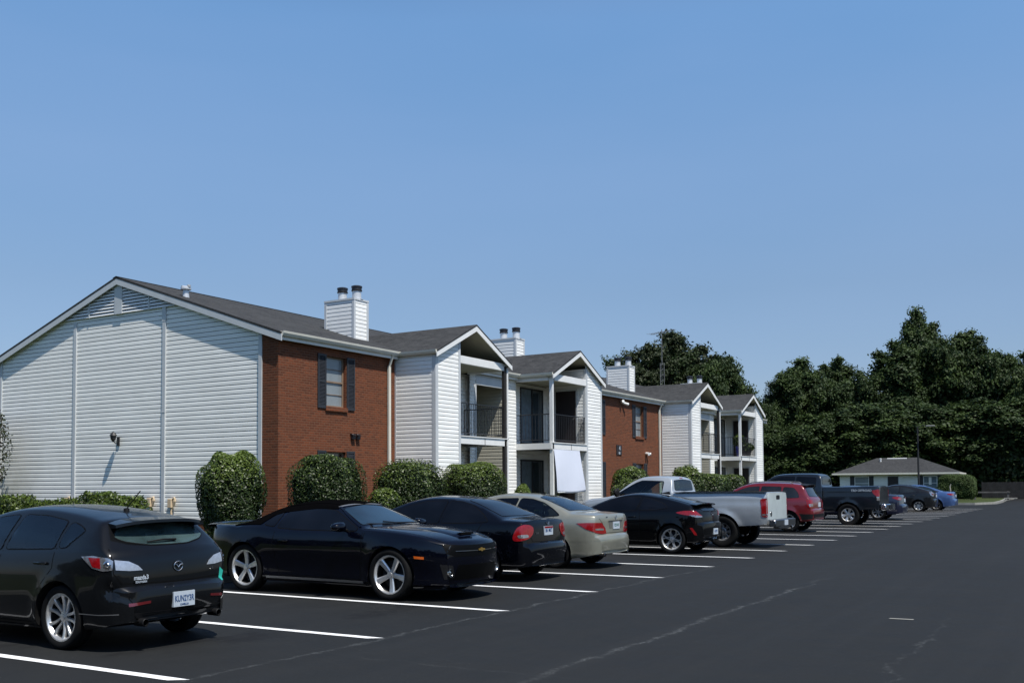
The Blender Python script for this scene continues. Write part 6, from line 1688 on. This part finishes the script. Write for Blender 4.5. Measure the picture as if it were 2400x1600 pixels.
# ---------------------------------------------------------------- black hatch coupe
def make_coupe(loc,rz):
    t=thing('coupe_car',loc,rz,'black hatchback coupe with lip spoiler and petal alloy wheels beside the silver pickup','car','cars parked along the row')
    sp=base_spec(H=1.40,xf=2.65,r=.335,ar=.375,wmax=.905,roofw=.52,flare=.03,
        top=[(-.68,.38),(-.75,.46),(-.77,.58),(-.76,.70,1),(-.70,.735,1),(-.69,.86),(-.66,.99,1),(-.60,1.03),(-.46,1.14,1),(-.2,1.205),(.2,1.295),(.6,1.365),(.95,1.40),(1.3,1.385),(1.65,1.31),(2.0,1.18),(2.55,.965),(2.95,.90),(3.2,.82),(3.36,.70),(3.43,.5),(3.38,.28)],
        belt=[(-.8,1.0),(-.3,1.01),(.5,.985),(1.5,.95),(2.5,.905),(3.1,.80),(3.4,.66)],
        bot=[(-.8,.30),(-.5,.24),(0,.2),(2.7,.19),(3.2,.2),(3.5,.24)],
        w=[(-.77,.64),(-.72,.74),(-.6,.83),(-.3,.89),(0,.905),(.6,.89),(1.6,.88),(2.5,.885),(3.0,.85),(3.25,.76),(3.43,.60)],
        gw=[(-1,.50),(-.3,.50),(.5,.53),(1.5,.55),(2.4,.56)],
        bow=[(-.77,.16),(-.4,.08),(0,0),(2.2,-.06),(2.9,-.1),(3.5,-.2)])
    c=Car(sp,t,M['paint_black'])
    c.side_glass([[(.10,1.05),(.25,1.15),(.55,1.24),(.80,1.285),(.85,1.0),(.4,1.01)],[(.90,.995),(.86,1.29),(1.3,1.30),(1.65,1.215),(2.15,.99),(2.0,.95)]],M['glass_tint'])
    c.end_glass('rear_window',[(-.40,.56,1.15),(.0,.50,1.26),(.40,.44,1.34),(.42,0,1.36),(.40,-.44,1.34),(.0,-.50,1.26),(-.40,-.56,1.15),(-.42,0,1.16)],(-.5,0,1),M['glass_tint'])
    c.end_glass('windscreen',[(2.3,.64,1.03),(1.75,.48,1.28),(1.7,0,1.31),(1.75,-.48,1.28),(2.3,-.64,1.03),(2.42,0,1.0)],(1,0,1.4),M['glass_tint'])
    c.end_glass('lower_rear_window',[(-.68,.46,.985),(-.62,.50,1.06),(-.6,0,1.08),(-.62,-.50,1.06),(-.68,-.46,.985),(-.7,0,.97)],(-1,0,.4),M['glass_tint'])
    mb=MB(); vs=[];k=14
    for i in range(k+1):
        y=-.66+1.32*i/k; e=1-(abs(y)/.66)**3
        vs+=[(-.30,y*.9,1.185-.04*(1-e)),(-.60+.06*(1-e),y,1.155-.035*(1-e)),(-.60+.06*(1-e),y,1.135-.035*(1-e)),(-.42,y*.93,1.11-.03*(1-e))]
    fs=[]
    for i in range(k):
        for j in range(4): fs.append((i*4+j,i*4+(j+1)%4,(i+1)*4+(j+1)%4,(i+1)*4+j))
    fs+=[(0,1,2,3),tuple(k*4+i for i in (3,2,1,0))]; mb.add(vs,fs); c.part('lip_spoiler',mb,[c.paint])
    for sg in (1,-1):
        n=(-.62,sg*.78,0)
        mb=MB(); c.patch(mb,[(-.12,sg*.9,.945),(-.30,sg*.88,.985),(-.50,sg*.83,.99),(-.60,sg*.78,.975),(-.66,sg*.70,.91),(-.69,sg*.60,.86),(-.66,sg*.72,.85),(-.52,sg*.84,.87),(-.30,sg*.89,.90)],n,.008,.03,0,1); o=c.part('tail_lamp',mb,[M['lens_red']])
        mb=MB(); c.patch(mb,[(-.42,sg*.86,.895),(-.60,sg*.78,.885),(-.69,sg*.62,.865),(-.69,sg*.62,.835),(-.56,sg*.80,.835)],n,.010,.03,0,1); c.part('white_lens',mb,[M['lens_clear']],o)
        mb=MB(); c.patch(mb,[(-.46,sg*.87,.60),(-.52,sg*.85,.60),(-.60,sg*.81,.48),(-.62,sg*.80,.43),(-.56,sg*.83,.44)],n,.006,.03); c.part('reflector',mb,[M['lens_red']])
    c.plate((-.76,.0,.50),(-1,0,0),'4K 2291','',M['plate_white'],M['plate_blue'],.29,.14)
    mb=MB(); c.patch(mb,[(-.75,.60,.43),(-.75,-.60,.43),(-.75,-.5,.33),(-.75,.5,.33)],(-1,0,0),.003,.06); c.part('rear_valance',mb,[M['trim']])
    mb=MB(); mb.lathe([(.045,-.62),(.048,-.76),(.042,-.765),(.038,-.62)],18,(0,.07,.32),'x'); mb.lathe([(.045,-.62),(.048,-.76),(.042,-.765),(.038,-.62)],18,(0,-.07,.32),'x'); c.part('exhaust_tip',mb,[M['chrome']])
    mb=MB(); l,_=c.hit((-.7,0,.90),(-1,0,0)); x=l.x-.01
    for i in range(20):
        a0=2*PI*i/20;a1=2*PI*(i+1)/20; mb.tube((x,.055*math.cos(a0),.90+.03*math.sin(a0)),(x,.055*math.cos(a1),.90+.03*math.sin(a1)),.004,5)
    mb.tube((x,-.03,.878),(x,-.018,.922),.005,5);mb.tube((x,.018,.878),(x,.03,.922),.005,5);mb.tube((x,-.024,.893),(x,.024,.907),.005,5); c.part('badge',mb,[M['chrome']])
    mb=c.seams([[(-.66,.62,1.0),(-.69,.60,.85),(-.71,.52,.745),(-.71,0,.74),(-.71,-.52,.745),(-.69,-.60,.85),(-.66,-.62,1.0)]],(-1,0,0)); c.part('tailgate_seam',mb,[M['gap']])
    c.door_lines([[(.82,1.0),(.78,.7),(.82,.28),(2.05,.28),(2.08,.6),(2.1,.95)]]); c.handles([(1.0,.84)])
    mb=MB(); mb.add([(.62,-.015,1.385),(.62,.015,1.385),(.36,.02,1.35),(.36,-.02,1.35),(.38,0,1.43)],[(0,1,2,3),(0,4,1),(1,4,2),(2,4,3),(3,4,0)]); c.part('aerial_fin',mb,[M['trim']],smooth=False)
    common_front(c,3.4,.62,.70)
    c.mirrors(2.0,.99,.90,c.paint)
    c.wheels('petal',M['alloy_bright'],.245,.21,.02,rot=.3)
    return t

# ---------------------------------------------------------------- red suv
def make_suv(loc,rz):
    t=thing('suv_car',loc,rz,'dark red compact sport utility vehicle between the two pickups','car','cars parked along the row')
    sp=base_spec(H=1.66,z0=.32,xf=2.635,r=.352,ar=.40,wmax=.905,roofw=.58,flare=.03,
        top=[(-.74,.48),(-.84,.55),(-.87,.66),(-.86,.75,1),(-.81,.785,1),(-.80,1.0),(-.77,1.10,1),(-.66,1.22),(-.50,1.50,1),(-.42,1.575,1),(-.1,1.62),(.4,1.65),(.9,1.66),(1.3,1.635),(1.6,1.57),(1.9,1.44),(2.45,1.12),(2.8,1.075),(3.1,1.03),(3.3,.96,1),(3.38,.80),(3.42,.6),(3.36,.4)],
        belt=[(-.9,1.09),(-.3,1.10),(.5,1.08),(2,1.04),(3.0,.96),(3.4,.8)],
        bot=[(-.9,.42),(-.5,.34),(0,.30),(2.7,.30),(3.2,.32),(3.5,.38)],
        w=[(-.87,.72),(-.82,.79),(-.7,.84),(-.4,.885),(0,.905),(1.5,.90),(2.6,.90),(3.1,.86),(3.3,.78),(3.42,.66)],
        gw=[(-1,.58),(-.3,.60),(.5,.62),(1.5,.62),(2.4,.62)],
        bow=[(-.9,.12),(-.4,.06),(0,0),(2.2,-.05),(2.9,-.08),(3.5,-.16)],bulge=.02)
    c=Car(sp,t,M['paint_red'])
    c.side_glass([[(-.36,1.14),(-.30,1.30),(-.15,1.45),(.18,1.48),(.22,1.11)],[(.28,1.105),(.26,1.485),(.92,1.51),(.98,1.085)],[(1.04,1.08),(1.0,1.51),(1.4,1.48),(1.72,1.38),(2.2,1.11),(2.1,1.05)]],M['glass_suv'])
    c.end_glass('rear_window',[(-.64,.62,1.17),(-.53,.55,1.44),(-.5,0,1.49),(-.53,-.55,1.44),(-.64,-.62,1.17),(-.7,0,1.15)],(-1,0,.35),M['glass_suv'],rnd=1)
    c.end_glass('windscreen',[(2.25,.68,1.15),(1.75,.54,1.47),(1.7,0,1.52),(1.75,-.54,1.47),(2.25,-.68,1.15),(2.35,0,1.15)],(1,0,1.1),M['glass_suv'])
    mb=MB(); vs=[];k=12
    for i in range(k+1):
        y=-.62+1.24*i/k; e=1-(abs(y)/.62)**3
        vs+=[(-.30,y*.94,1.592-.04*(1-e)),(-.60+.05*(1-e),y,1.565-.04*(1-e)),(-.60+.05*(1-e),y,1.545-.04*(1-e)),(-.47,y*.95,1.52-.04*(1-e))]
    fs=[]
    for i in range(k):
        for j in range(4): fs.append((i*4+j,i*4+(j+1)%4,(i+1)*4+(j+1)%4,(i+1)*4+j))
    fs+=[(0,1,2,3),tuple(k*4+i for i in (3,2,1,0))]; mb.add(vs,fs); c.part('roof_spoiler',mb,[M['trim']])
    for sg in (1,-1):
        n=(-.7,sg*.7,0)
        mb=MB(); c.patch(mb,[(-.60,sg*.85,1.05),(-.76,sg*.78,1.06),(-.80,sg*.70,1.05),(-.81,sg*.66,.80),(-.76,sg*.78,.79),(-.64,sg*.85,.82)],n,.010,.03,0,0); o=c.part('tail_lamp',mb,[M['lens_red']])
        mb=MB(); c.patch(mb,[(-.68,sg*.83,.93),(-.78,sg*.74,.93),(-.81,sg*.69,.92),(-.81,sg*.69,.83),(-.70,sg*.83,.84)],n,.013,.03); c.part('white_lens',mb,[M['lens_clear']],o)
        mb=MB(); c.patch(mb,[(-.25,sg*.9,.62),(-.55,sg*.88,.60),(-.80,sg*.78,.60),(-.86,sg*.6,.60),(-.84,sg*.6,.47),(-.7,sg*.8,.44),(-.45,sg*.86,.42),(-.35,sg*.88,.46)],(-.5,sg*.86,0),.006,.05); c.part('lower_cladding',mb,[M['trim']])
        mb=MB(); mb.path([(-.1,sg*.56,1.59),(.0,sg*.57,1.645),(.7,sg*.57,1.672),(1.3,sg*.57,1.65),(1.42,sg*.56,1.59)],.016,8); c.part('roof_rail',mb,[M['trim_light']])
        mb=MB()
        for (ax) in (0,2.635):
            P=[(ax+.415*math.cos(a),0,.352+.415*math.sin(a)) for a in [PI*i/16-.1 for i in range(18)]]
            c.strip(mb,P,(0,sg,0),.05,.008)
        c.part('arch_cladding',mb,[M['paint_red']])
    mb=MB(); c.patch(mb,[(-.87,.62,.60),(-.87,-.62,.60),(-.84,-.62,.50),(-.84,.62,.50)],(-1,0,0),.006,.06); c.part('rear_cladding',mb,[M['trim']])
    c.plate((-.85,.0,.90),(-1,0,0),'','',M['plate_white'],M['plate_blue'],.30,.15)
    c.door_lines([[(.25,1.1),(.24,.9),(.42,.65),(.45,.40),(.98,.40),(1.0,1.07)],[(1.0,.40),(2.1,.40),(2.15,1.04)]]); c.handles([(.38,.96),(1.2,.95)],M['paint_red'])
    common_front(c,3.38,.66,.86); c.mirrors(2.05,1.12,.92,c.paint)
    c.wheels('twin5',M['alloy_bright'],.232,.22,.025)
    return t

# ---------------------------------------------------------------- pickups
def make_pickup(loc,rz,kind):
    if kind=='silver':
        t=thing('pickup_truck',loc,rz,'silver single cab pickup truck with white tailgate and open load bed beside the black coupe','pickup truck','cars parked along the row')
        TW_=[(1.66,1.345),(1.64,1.67),(2.28,1.695),(2.46,1.63),(2.95,1.34),(2.8,1.30)]; TR_=[(1.4,.66,1.44),(1.45,.62,1.685),(1.45,0,1.715),(1.45,-.62,1.685),(1.4,-.66,1.44),(1.4,0,1.42)]
        sp=base_spec(cabin=[(1.5,2.9,-.74,.74,.85,1.36),(1.56,2.5,-.62,.62,1.34,1.68)],openings=[('side',TW_,.45),('end',TR_,(-1,0,0),.25),('end',[(3.0,.76,1.36),(2.6,.62,1.68),(2.6,-.62,1.68),(3.0,-.76,1.36),(3.1,0,1.36)],(1,0,1),.45)],H=1.818,z0=.50,xf=3.50,r=.392,ar=.46,wmax=1.0,roofw=.60,flare=.035,sup=3.0,
          top=[(-1.13,.62),(-1.16,.70,1),(-1.16,1.0),(-1.155,1.37,1),(-1.10,1.385),(0,1.385),(1.33,1.385,1),(1.37,1.42),(1.44,1.73),(1.52,1.785),(1.7,1.812),(2.1,1.818),(2.35,1.79),(2.55,1.71),(3.12,1.33,1),(3.4,1.27),(3.9,1.22),(4.15,1.16,1),(4.28,.95),(4.3,.75),(4.24,.5)],
          belt=[(-1.2,1.30),(1.3,1.30),(1.6,1.30),(3,1.24),(4,1.12)],
          bot=[(-1.2,.60),(-.8,.56),(0,.52),(1.3,.48),(3.5,.48),(4.3,.44)],
          crown=[(-1.2,.025),(1.3,.025),(1.5,.09),(2.4,.09),(3.1,.05),(4.2,.06)],
          w=[(-1.16,.92),(-1.0,.955),(-.3,.975),(.5,.965),(1.3,.955),(1.34,.94),(1.4,.955),(2.4,.965),(3.4,.985),(4.0,.96),(4.2,.88),(4.3,.78)],
          gw=[(-1,.72),(1,.72),(1.6,.72),(2.4,.70),(3.1,.74)],
          bow=[(-1.16,.03),(-.8,0),(2.5,0),(2.9,-.08),(4.3,-.2)],
          side=[(0,.93),(.06,.965),(.2,.985),(.45,1.0),(.62,1.0),(.75,.985),(.85,.975),(.93,.97),(1,.95)],
          cuts=[(-1.09,1.24,-.80,.80,.86,1.6)])
        c=Car(sp,t,M['paint_silver'])
        c.side_glass([TW_],M['glass_clear_dark']); c.seats([(1.72,.72,'f')],y=.40,zb=.92)
        c.end_glass('rear_window',TR_,(-1,0,0),M['glass_clear_dark'])
        c.end_glass('windscreen',[(3.0,.76,1.36),(2.6,.62,1.68),(2.6,-.62,1.68),(3.0,-.76,1.36),(3.1,0,1.36)],(1,0,1),M['glass_clear_dark'])
        mb=MB(); c.patch(mb,[(-1.2,.85,1.355),(-1.2,-.85,1.355),(-1.2,-.85,.70),(-1.2,.85,.70)],(-1,0,0),.006,.08); tg=c.part('tailgate',mb,[M['paint_white']],label='chalky white repainted tailgate')
        mb=MB(); c.patch(mb,[(-1.2,.16,1.30),(-1.2,-.16,1.30),(-1.2,-.16,1.19),(-1.2,.16,1.19)],(-1,0,0),.008,.05,0,1); c.part('tailgate_handle',mb,[M['trim']],tg)
        mb=MB(); l,_=c.hit((-1.2,.60,.82),(-1,0,0)); mb.lathe([(.001,l.x-.012),(.065,l.x-.012),(.07,l.x-.0)],20,(0,.60,.84),'x'); c.part('round_badge',mb,[M['chrome_dark']],tg)
        for sg in (1,-1):
            n=(-.75,sg*.66,0)
            mb=MB(); c.patch(mb,[(-1.02,sg*.965,1.21),(-1.14,sg*.93,1.23),(-1.16,sg*.89,1.21),(-1.16,sg*.875,.78),(-1.12,sg*.93,.76),(-1.03,sg*.96,.78)],n,.012,.04,0,1); o=c.part('tail_lamp',mb,[M['lens_red']])
            mb=MB(); c.patch(mb,[(-1.04,sg*.96,.845),(-1.16,sg*.885,.845),(-1.15,sg*.885,.80),(-1.05,sg*.955,.80)],n,.014,.04); c.part('white_lens',mb,[M['lens_clear']],o)
            mb=MB(); c.strip(mb,[(1.355,sg,1.36),(1.355,sg,.52)],(0,sg,0),.022,.001); c.part('cab_gap',mb,[M['gap']])
            mb=MB(); mb.box(-1.14,1.31,sg*.80,sg*.955,1.388,1.40,0,.005); c.part('bed_rail_cap',mb,[M['trim']])
        mb=MB(); mb.box(-1.36,-1.19,-.92,.92,.52,.70,0,.02); mb.box(-1.33,-1.16,-.45,.45,.46,.53,0,.01); b=c.part('rear_bumper',mb,[M['chrome_dark']])
        mb=MB(); mb.box(-1.375,-1.36,-.15,.15,.55,.68); c.part('bumper_plate',mb,[M['plate_white']],b)
        mb=MB(); mb.tube((-1.3,0,.44),(-1.52,0,.44),.03,8); mb.tube((-1.5,0,.44),(-1.5,0,.52),.02,8); c.part('tow_hitch',mb,[M['trim']])
        mb=MB(); c.patch(mb,[(1.45,.10,1.77),(1.45,-.10,1.77),(1.45,-.10,1.745),(1.45,.10,1.745)],(-1,0,.2),.006,.05); c.part('brake_lamp',mb,[M['lens_red']])
        c.door_lines([[(1.62,1.30),(1.60,.9),(1.62,.56),(2.95,.56),(3.0,.9),(3.02,1.28)]]); c.handles([(1.80,1.16)],M['trim'])
        common_front(c,4.24,.78,1.0); c.mirrors(2.85,1.36,1.0,M['trim'],(.12,.26,.24))
        c.wheels('steel',M['steel_wheel'],.225,.27,.0)
    else:
        t=thing('pickup_truck',loc,rz,'slate blue double cab pickup truck with chrome rear bumper and white decal on the bed','pickup truck','cars parked along the row')
        sp=base_spec(H=1.97,z0=.50,xf=3.70,r=.405,ar=.475,wmax=1.015,roofw=.64,flare=.03,sup=3.0,
          top=[(-1.13,.66),(-1.15,.74,1),(-1.15,1.0),(-1.145,1.44,1),(-1.08,1.47),(0,1.46),(.93,1.45,1),(.98,1.50),(1.04,1.85),(1.12,1.93),(1.4,1.965),(2.2,1.97),(2.7,1.94),(2.95,1.87),(3.6,1.42,1),(3.9,1.38),(4.3,1.33),(4.5,1.26,1),(4.62,1.0),(4.65,.8),(4.6,.52)],
          belt=[(-1.2,1.38),(.9,1.36),(1.1,1.35),(3.4,1.30),(4.4,1.18)],
          bot=[(-1.2,.64),(-.8,.60),(0,.54),(1.3,.50),(3.7,.50),(4.6,.46)],
          crown=[(-1.2,.03),(.9,.03),(1.1,.09),(2.8,.09),(3.6,.05),(4.6,.06)],
          w=[(-1.15,.94),(-1.0,.98),(-.3,1.0),(.5,.99),(.92,.98),(.95,.965),(1.0,.98),(2.4,.985),(3.6,1.01),(4.3,.98),(4.5,.90),(4.65,.80)],
          gw=[(-1,.75),(1,.75),(1.6,.74),(2.8,.72),(3.6,.76)],
          bow=[(-1.16,.03),(-.8,0),(2.5,0),(2.9,-.08),(4.6,-.2)],
          side=[(0,.93),(.06,.965),(.2,.985),(.45,1.0),(.62,1.0),(.75,.985),(.85,.975),(.93,.97),(1,.95)],
          cuts=[(-1.07,.84,-.82,.82,.90,1.7)])
        c=Car(sp,t,M['paint_slate'])
        c.side_glass([[(1.22,1.41),(1.20,1.80),(1.95,1.84),(2.0,1.385)],[(2.07,1.38),(2.02,1.845),(2.6,1.84),(2.9,1.75),(3.42,1.40),(3.3,1.35)]],M['glass_tint'])
        c.end_glass('rear_window',[(1.0,.68,1.53),(1.05,.62,1.83),(1.05,0,1.85),(1.05,-.62,1.83),(1.0,-.68,1.53),(1.0,0,1.52)],(-1,0,0),M['glass_tint'])
        c.end_glass('windscreen',[(3.45,.78,1.45),(3.0,.64,1.83),(3.0,-.64,1.83),(3.45,-.78,1.45),(3.55,0,1.45)],(1,0,1),M['glass_tint'])
        mb=MB(); c.patch(mb,[(-1.2,.83,1.43),(-1.2,-.83,1.43),(-1.2,-.83,.76),(-1.2,.83,.76)],(-1,0,0),.006,.08); tg=c.part('tailgate',mb,[M['paint_slate']])
        mb=MB(); c.patch(mb,[(-1.2,.16,1.38),(-1.2,-.16,1.38),(-1.2,-.16,1.26),(-1.2,.16,1.26)],(-1,0,0),.009,.05,0,1); c.part('tailgate_handle',mb,[M['trim']],tg)
        for sg in (1,-1):
            n=(-.75,sg*.66,0)
            mb=MB(); c.patch(mb,[(-.90,sg*.985,1.30),(-1.12,sg*.95,1.34),(-1.15,sg*.90,1.33),(-1.15,sg*.87,1.08),(-1.05,sg*.97,1.08),(-.95,sg*.985,1.18)],n,.012,.04,0,0); o=c.part('tail_lamp',mb,[M['lens_red']])
            mb=MB(); c.patch(mb,[(-1.03,sg*.97,1.075),(-1.15,sg*.88,1.075),(-1.15,sg*.875,.92),(-1.05,sg*.965,.93)],n,.012,.04); c.part('reversing_lamp',mb,[M['lens_clear']])
            mb=MB(); c.strip(mb,[(.945,sg,1.44),(.945,sg,.55)],(0,sg,0),.022,.001); c.part('cab_gap',mb,[M['gap']])
            mb=MB(); l,_=c.hit((-.50,0,1.30),(0,sg,0)); put_text(mb,'TRD OFFROAD',.11,l+Vector((0,sg*.008,0)),(-sg,0,0),(0,0,1),0,.002,.002); c.part('decal_lettering',mb,[M['plate_white']],smooth=False)
        mb=MB(); mb.box(-1.37,-1.18,-.95,.95,.56,.80,0,.03); b=c.part('rear_bumper',mb,[M['chrome']])
        mb=MB(); mb.box(-1.385,-1.37,-.30,.30,.60,.76); c.part('bumper_step',mb,[M['trim']],b)
        c.door_lines([[(1.16,1.36),(1.14,.9),(1.16,.58),(2.02,.58),(2.04,1.36)],[(2.04,.58),(3.3,.58),(3.4,1.32)]]); c.handles([(1.36,1.20),(2.25,1.19)])
        common_front(c,4.6,.80,1.05); c.mirrors(3.3,1.42,1.02,M['paint_slate'],(.12,.26,.22))
        c.wheels('fat5',M['alloy_bright'],.245,.275,.0,rot=.2)
    return t

# ---------------------------------------------------------------- hybrid liftback
def make_liftback(loc,rz):
    t=thing('liftback_car',loc,rz,'dark grey liftback car with clear tail lamps near the lamp post','car','cars parked along the row')
    sp=base_spec(H=1.49,xf=2.70,r=.315,ar=.36,wmax=.872,roofw=.54,
        top=[(-.78,.38),(-.84,.46),(-.86,.56),(-.85,.66,1),(-.80,.70,1),(-.80,.90),(-.79,1.06,1),(-.74,1.10,1),(-.3,1.235),(.2,1.37),(.6,1.445),(1.0,1.485),(1.3,1.48),(1.65,1.40),(2.0,1.27),(2.7,.98),(3.1,.88),(3.35,.76),(3.5,.6),(3.54,.45),(3.48,.28)],
        belt=[(-.9,1.02),(-.3,1.02),(.5,1.0),(2,.94),(3.0,.84),(3.5,.66)],
        w=[(-.86,.66),(-.8,.75),(-.7,.80),(-.4,.855),(0,.872),(1.5,.872),(2.6,.865),(3.2,.8),(3.4,.7),(3.54,.56)])
    c=Car(sp,t,M['paint_grey'])
    c.side_glass([[(.02,1.06),(.3,1.20),(.6,1.31),(.92,1.37),(.96,1.02)],[(1.02,1.01),(.98,1.375),(1.4,1.36),(1.8,1.24),(2.4,.99),(2.2,.95)],[(-.22,1.06),(-.03,1.14),(-.03,1.06)]],M['glass_car'])
    c.end_glass('rear_window',[(-.55,.58,1.17),(.0,.52,1.32),(.48,.46,1.42),(.50,0,1.44),(.48,-.46,1.42),(.0,-.52,1.32),(-.55,-.58,1.17),(-.6,0,1.15)],(-.4,0,1),M['glass_car'])
    c.end_glass('windscreen',[(2.45,.64,1.05),(1.8,.50,1.34),(1.75,0,1.38),(1.8,-.50,1.34),(2.45,-.64,1.05),(2.55,0,1.03)],(1,0,1.4),M['glass_car'])
    mb=MB(); mb.box(-.84,-.68,-.66,.66,1.085,1.115,0,.01); c.part('lip_spoiler',mb,[M['trim']])
    for sg in (1,-1):
        mb=MB(); c.patch(mb,[(-.60,sg*.83,1.05),(-.76,sg*.77,1.06),(-.80,sg*.66,1.05),(-.81,sg*.66,.84),(-.76,sg*.76,.82),(-.66,sg*.82,.88)],(-.7,sg*.7,0),.008,.04); o=c.part('tail_lamp',mb,[M['lens_clear']])
        mb=MB(); c.patch(mb,[(-.70,sg*.80,.98),(-.80,sg*.69,.98),(-.80,sg*.69,.90),(-.72,sg*.79,.90)],(-.7,sg*.7,0),.011,.04); c.part('red_lens',mb,[M['lens_darkred']],o)
    c.plate((-.85,.0,.85),(-1,0,0),'','',M['plate_white'],M['plate_blue'],.30,.15)
    c.door_lines([[(.0,1.04),(.36,.65),(.40,.27),(.96,.27),(.98,1.0)],[(.98,.27),(2.05,.27),(2.2,.95)]]); c.handles([(.3,.88),(1.15,.87)])
    common_front(c,3.48,.62,.68); c.mirrors(2.1,1.0,.88,c.paint)
    c.wheels('seven',M['alloy_bright'],.22,.2,.03)
    return t
# ============================================================ PARKED CARS
def yb(k): return BAY0+BAY*(k+.5)
h_=make_hatchback((-8.57,6.67,0),PI); h_.scale=(.95,.885,.96)
k_=make_convertible((-11.02,11.47,0),math.radians(-.5)); k_.scale=(.955,.90,.955)
k_=make_saloon((-8.62,14.26,0),PI,'civic',M['paint_civic'],'black four door saloon with bright red tail lamps beside the convertible',M['glass_tint']); k_.scale=(.955,.95,.955)
k_=make_saloon((-8.80,16.99,0),PI,'benz',M['paint_champ'],'champagne gold saloon with wraparound red tail lamps',M['glass_car']); k_.scale=(.955,.955,.955)
k_=make_coupe((-8.34,21.61,0),PI); k_.scale=(.955,.955,.965)
k_=make_pickup((-8.09,24.38,0),PI,'silver'); k_.scale=(.96,.96,.97)
k_=make_suv((-8.73,32.46,0),PI); k_.scale=(.96,.96,.97)
k_=make_pickup((-8.19,38.58,0),PI,'slate'); k_.scale=(.97,.97,.985)
make_saloon((-8.37,44.98,0),PI,'far',M['paint_bluecar'],'dark blue saloon mostly hidden behind the slate pickup',M['glass_tint'])
make_liftback((-8.81,58.38,0),PI)
make_saloon((-8.27,60.92,0),PI,'far',M['paint_skyblue'],'bright blue saloon, farthest car in the row',M['glass_blue'])
# ============================================================ LIGHT, SKY, CAMERA
SUN=Vector((.49,-.205,1.0)).normalized()
w=bpy.data.worlds.new('World'); S.world=w; w.use_nodes=True
wn=w.node_tree; bg=wn.nodes['Background']
sk=wn.nodes.new('ShaderNodeTexSky'); sk.sky_type='NISHITA'; sk.sun_disc=False
sk.sun_elevation=math.asin(SUN.z); sk.sun_rotation=math.atan2(SUN.x,SUN.y)
sk.altitude=0; sk.air_density=SKY_AIR; sk.dust_density=SKY_DUST; sk.ozone_density=SKY_OZ
# gentle tint of the clear sky with elevation (humid summer blue)
tc_=wn.nodes.new('ShaderNodeTexCoord'); sp_=wn.nodes.new('ShaderNodeSeparateXYZ'); cr_=wn.nodes.new('ShaderNodeValToRGB'); mu_=wn.nodes.new('ShaderNodeMix'); mu_.data_type='RGBA'; mu_.blend_type='MULTIPLY'
wn.links.new(tc_.outputs['Generated'],sp_.inputs[0]); wn.links.new(sp_.outputs[2],cr_.inputs[0])
els=cr_.color_ramp.elements
for i_,(p_,c_) in enumerate([(0,(.36,.38,.46)),(.11,(.425,.455,.535)),(.19,(.50,.535,.585)),(.31,(.63,.715,.765)),(.43,(.66,.845,.925)),(.7,(.5,.6,.7)),(1,(.45,.5,.6))]):
    e_=els[i_] if i_<2 else els.new(p_)
    e_.position=p_; e_.color=(*c_,1)
for s_i in mu_.inputs:
    if s_i.name=='Factor' and s_i.type=='VALUE': s_i.default_value=1
rg=[i_ for i_ in mu_.inputs if i_.type=='RGBA']
wn.links.new(sk.outputs[0],rg[0]); wn.links.new(cr_.outputs[0],rg[1])
# barely visible uneven humidity
nz_=wn.nodes.new('ShaderNodeTexNoise'); nz_.inputs['Scale'].default_value=2.2; nz_.inputs['Detail'].default_value=3; mp_=wn.nodes.new('ShaderNodeMapping'); mp_.inputs['Scale'].default_value=(1,1,4)
wn.links.new(tc_.outputs['Generated'],mp_.inputs[0]); wn.links.new(mp_.outputs[0],nz_.inputs['Vector'])
hz_=wn.nodes.new('ShaderNodeMix'); hz_.data_type='RGBA'; hf_=wn.nodes.new('ShaderNodeMapRange'); hf_.inputs['From Min'].default_value=.35; hf_.inputs['From Max'].default_value=.75; hf_.inputs['To Max'].default_value=.10; wn.links.new(nz_.outputs['Fac'],hf_.inputs['Value'])
wn.links.new(hf_.outputs[0],[i_ for i_ in hz_.inputs if i_.name=='Factor' and i_.type=='VALUE'][0]); rh=[i_ for i_ in hz_.inputs if i_.type=='RGBA']
wn.links.new([o_ for o_ in mu_.outputs if o_.type=='RGBA'][0],rh[0]); rh[1].default_value=(2.1,2.7,4.2,1)
wn.links.new([o_ for o_ in hz_.outputs if o_.type=='RGBA'][0],bg.inputs[0]); bg.inputs[1].default_value=SKY_STR*1.69
l=bpy.data.lights.new('sun','SUN'); l.energy=SUN_E; l.angle=math.radians(.53); l.color=(1,.965,.90)
lo=bpy.data.objects.new('sun',l); C.objects.link(lo); lo.rotation_euler=SUN.to_track_quat('Z','Y').to_euler(); lo.location=(0,0,60)
F,PPY,PITCH,ROLL,YAW=2323.28791,1032.25594,.0459573780,-.00668436311,.539891423
fw=Vector((-math.sin(YAW)*math.cos(PITCH),math.cos(YAW)*math.cos(PITCH),math.sin(PITCH)))
r0=Vector((math.cos(YAW),math.sin(YAW),0)); u0=r0.cross(fw)
rr_=r0*math.cos(ROLL)+u0*math.sin(ROLL); uu_=-r0*math.sin(ROLL)+u0*math.cos(ROLL)
cam=bpy.data.cameras.new('camera'); co=bpy.data.objects.new('camera',cam); C.objects.link(co)
cam.sensor_width=36; cam.sensor_fit='HORIZONTAL'; cam.lens=F*36/2400; cam.shift_y=(PPY-800)/2400
cam.clip_start=.1; cam.clip_end=3000
Mx=Matrix((rr_,uu_,-fw)).transposed().to_4x4(); Mx.translation=Vector((0,0,1.52)); co.matrix_world=Mx
S.camera=co
S.view_settings.view_transform='Standard'; S.view_settings.look='None'; S.view_settings.exposure=EXPO; S.view_settings.gamma=1
S.cycles.use_denoising=True
S.cycles.max_bounces=6; S.cycles.diffuse_bounces=3; S.cycles.glossy_bounces=3; S.cycles.transmission_bounces=2; S.cycles.caustics_reflective=False; S.cycles.caustics_refractive=False
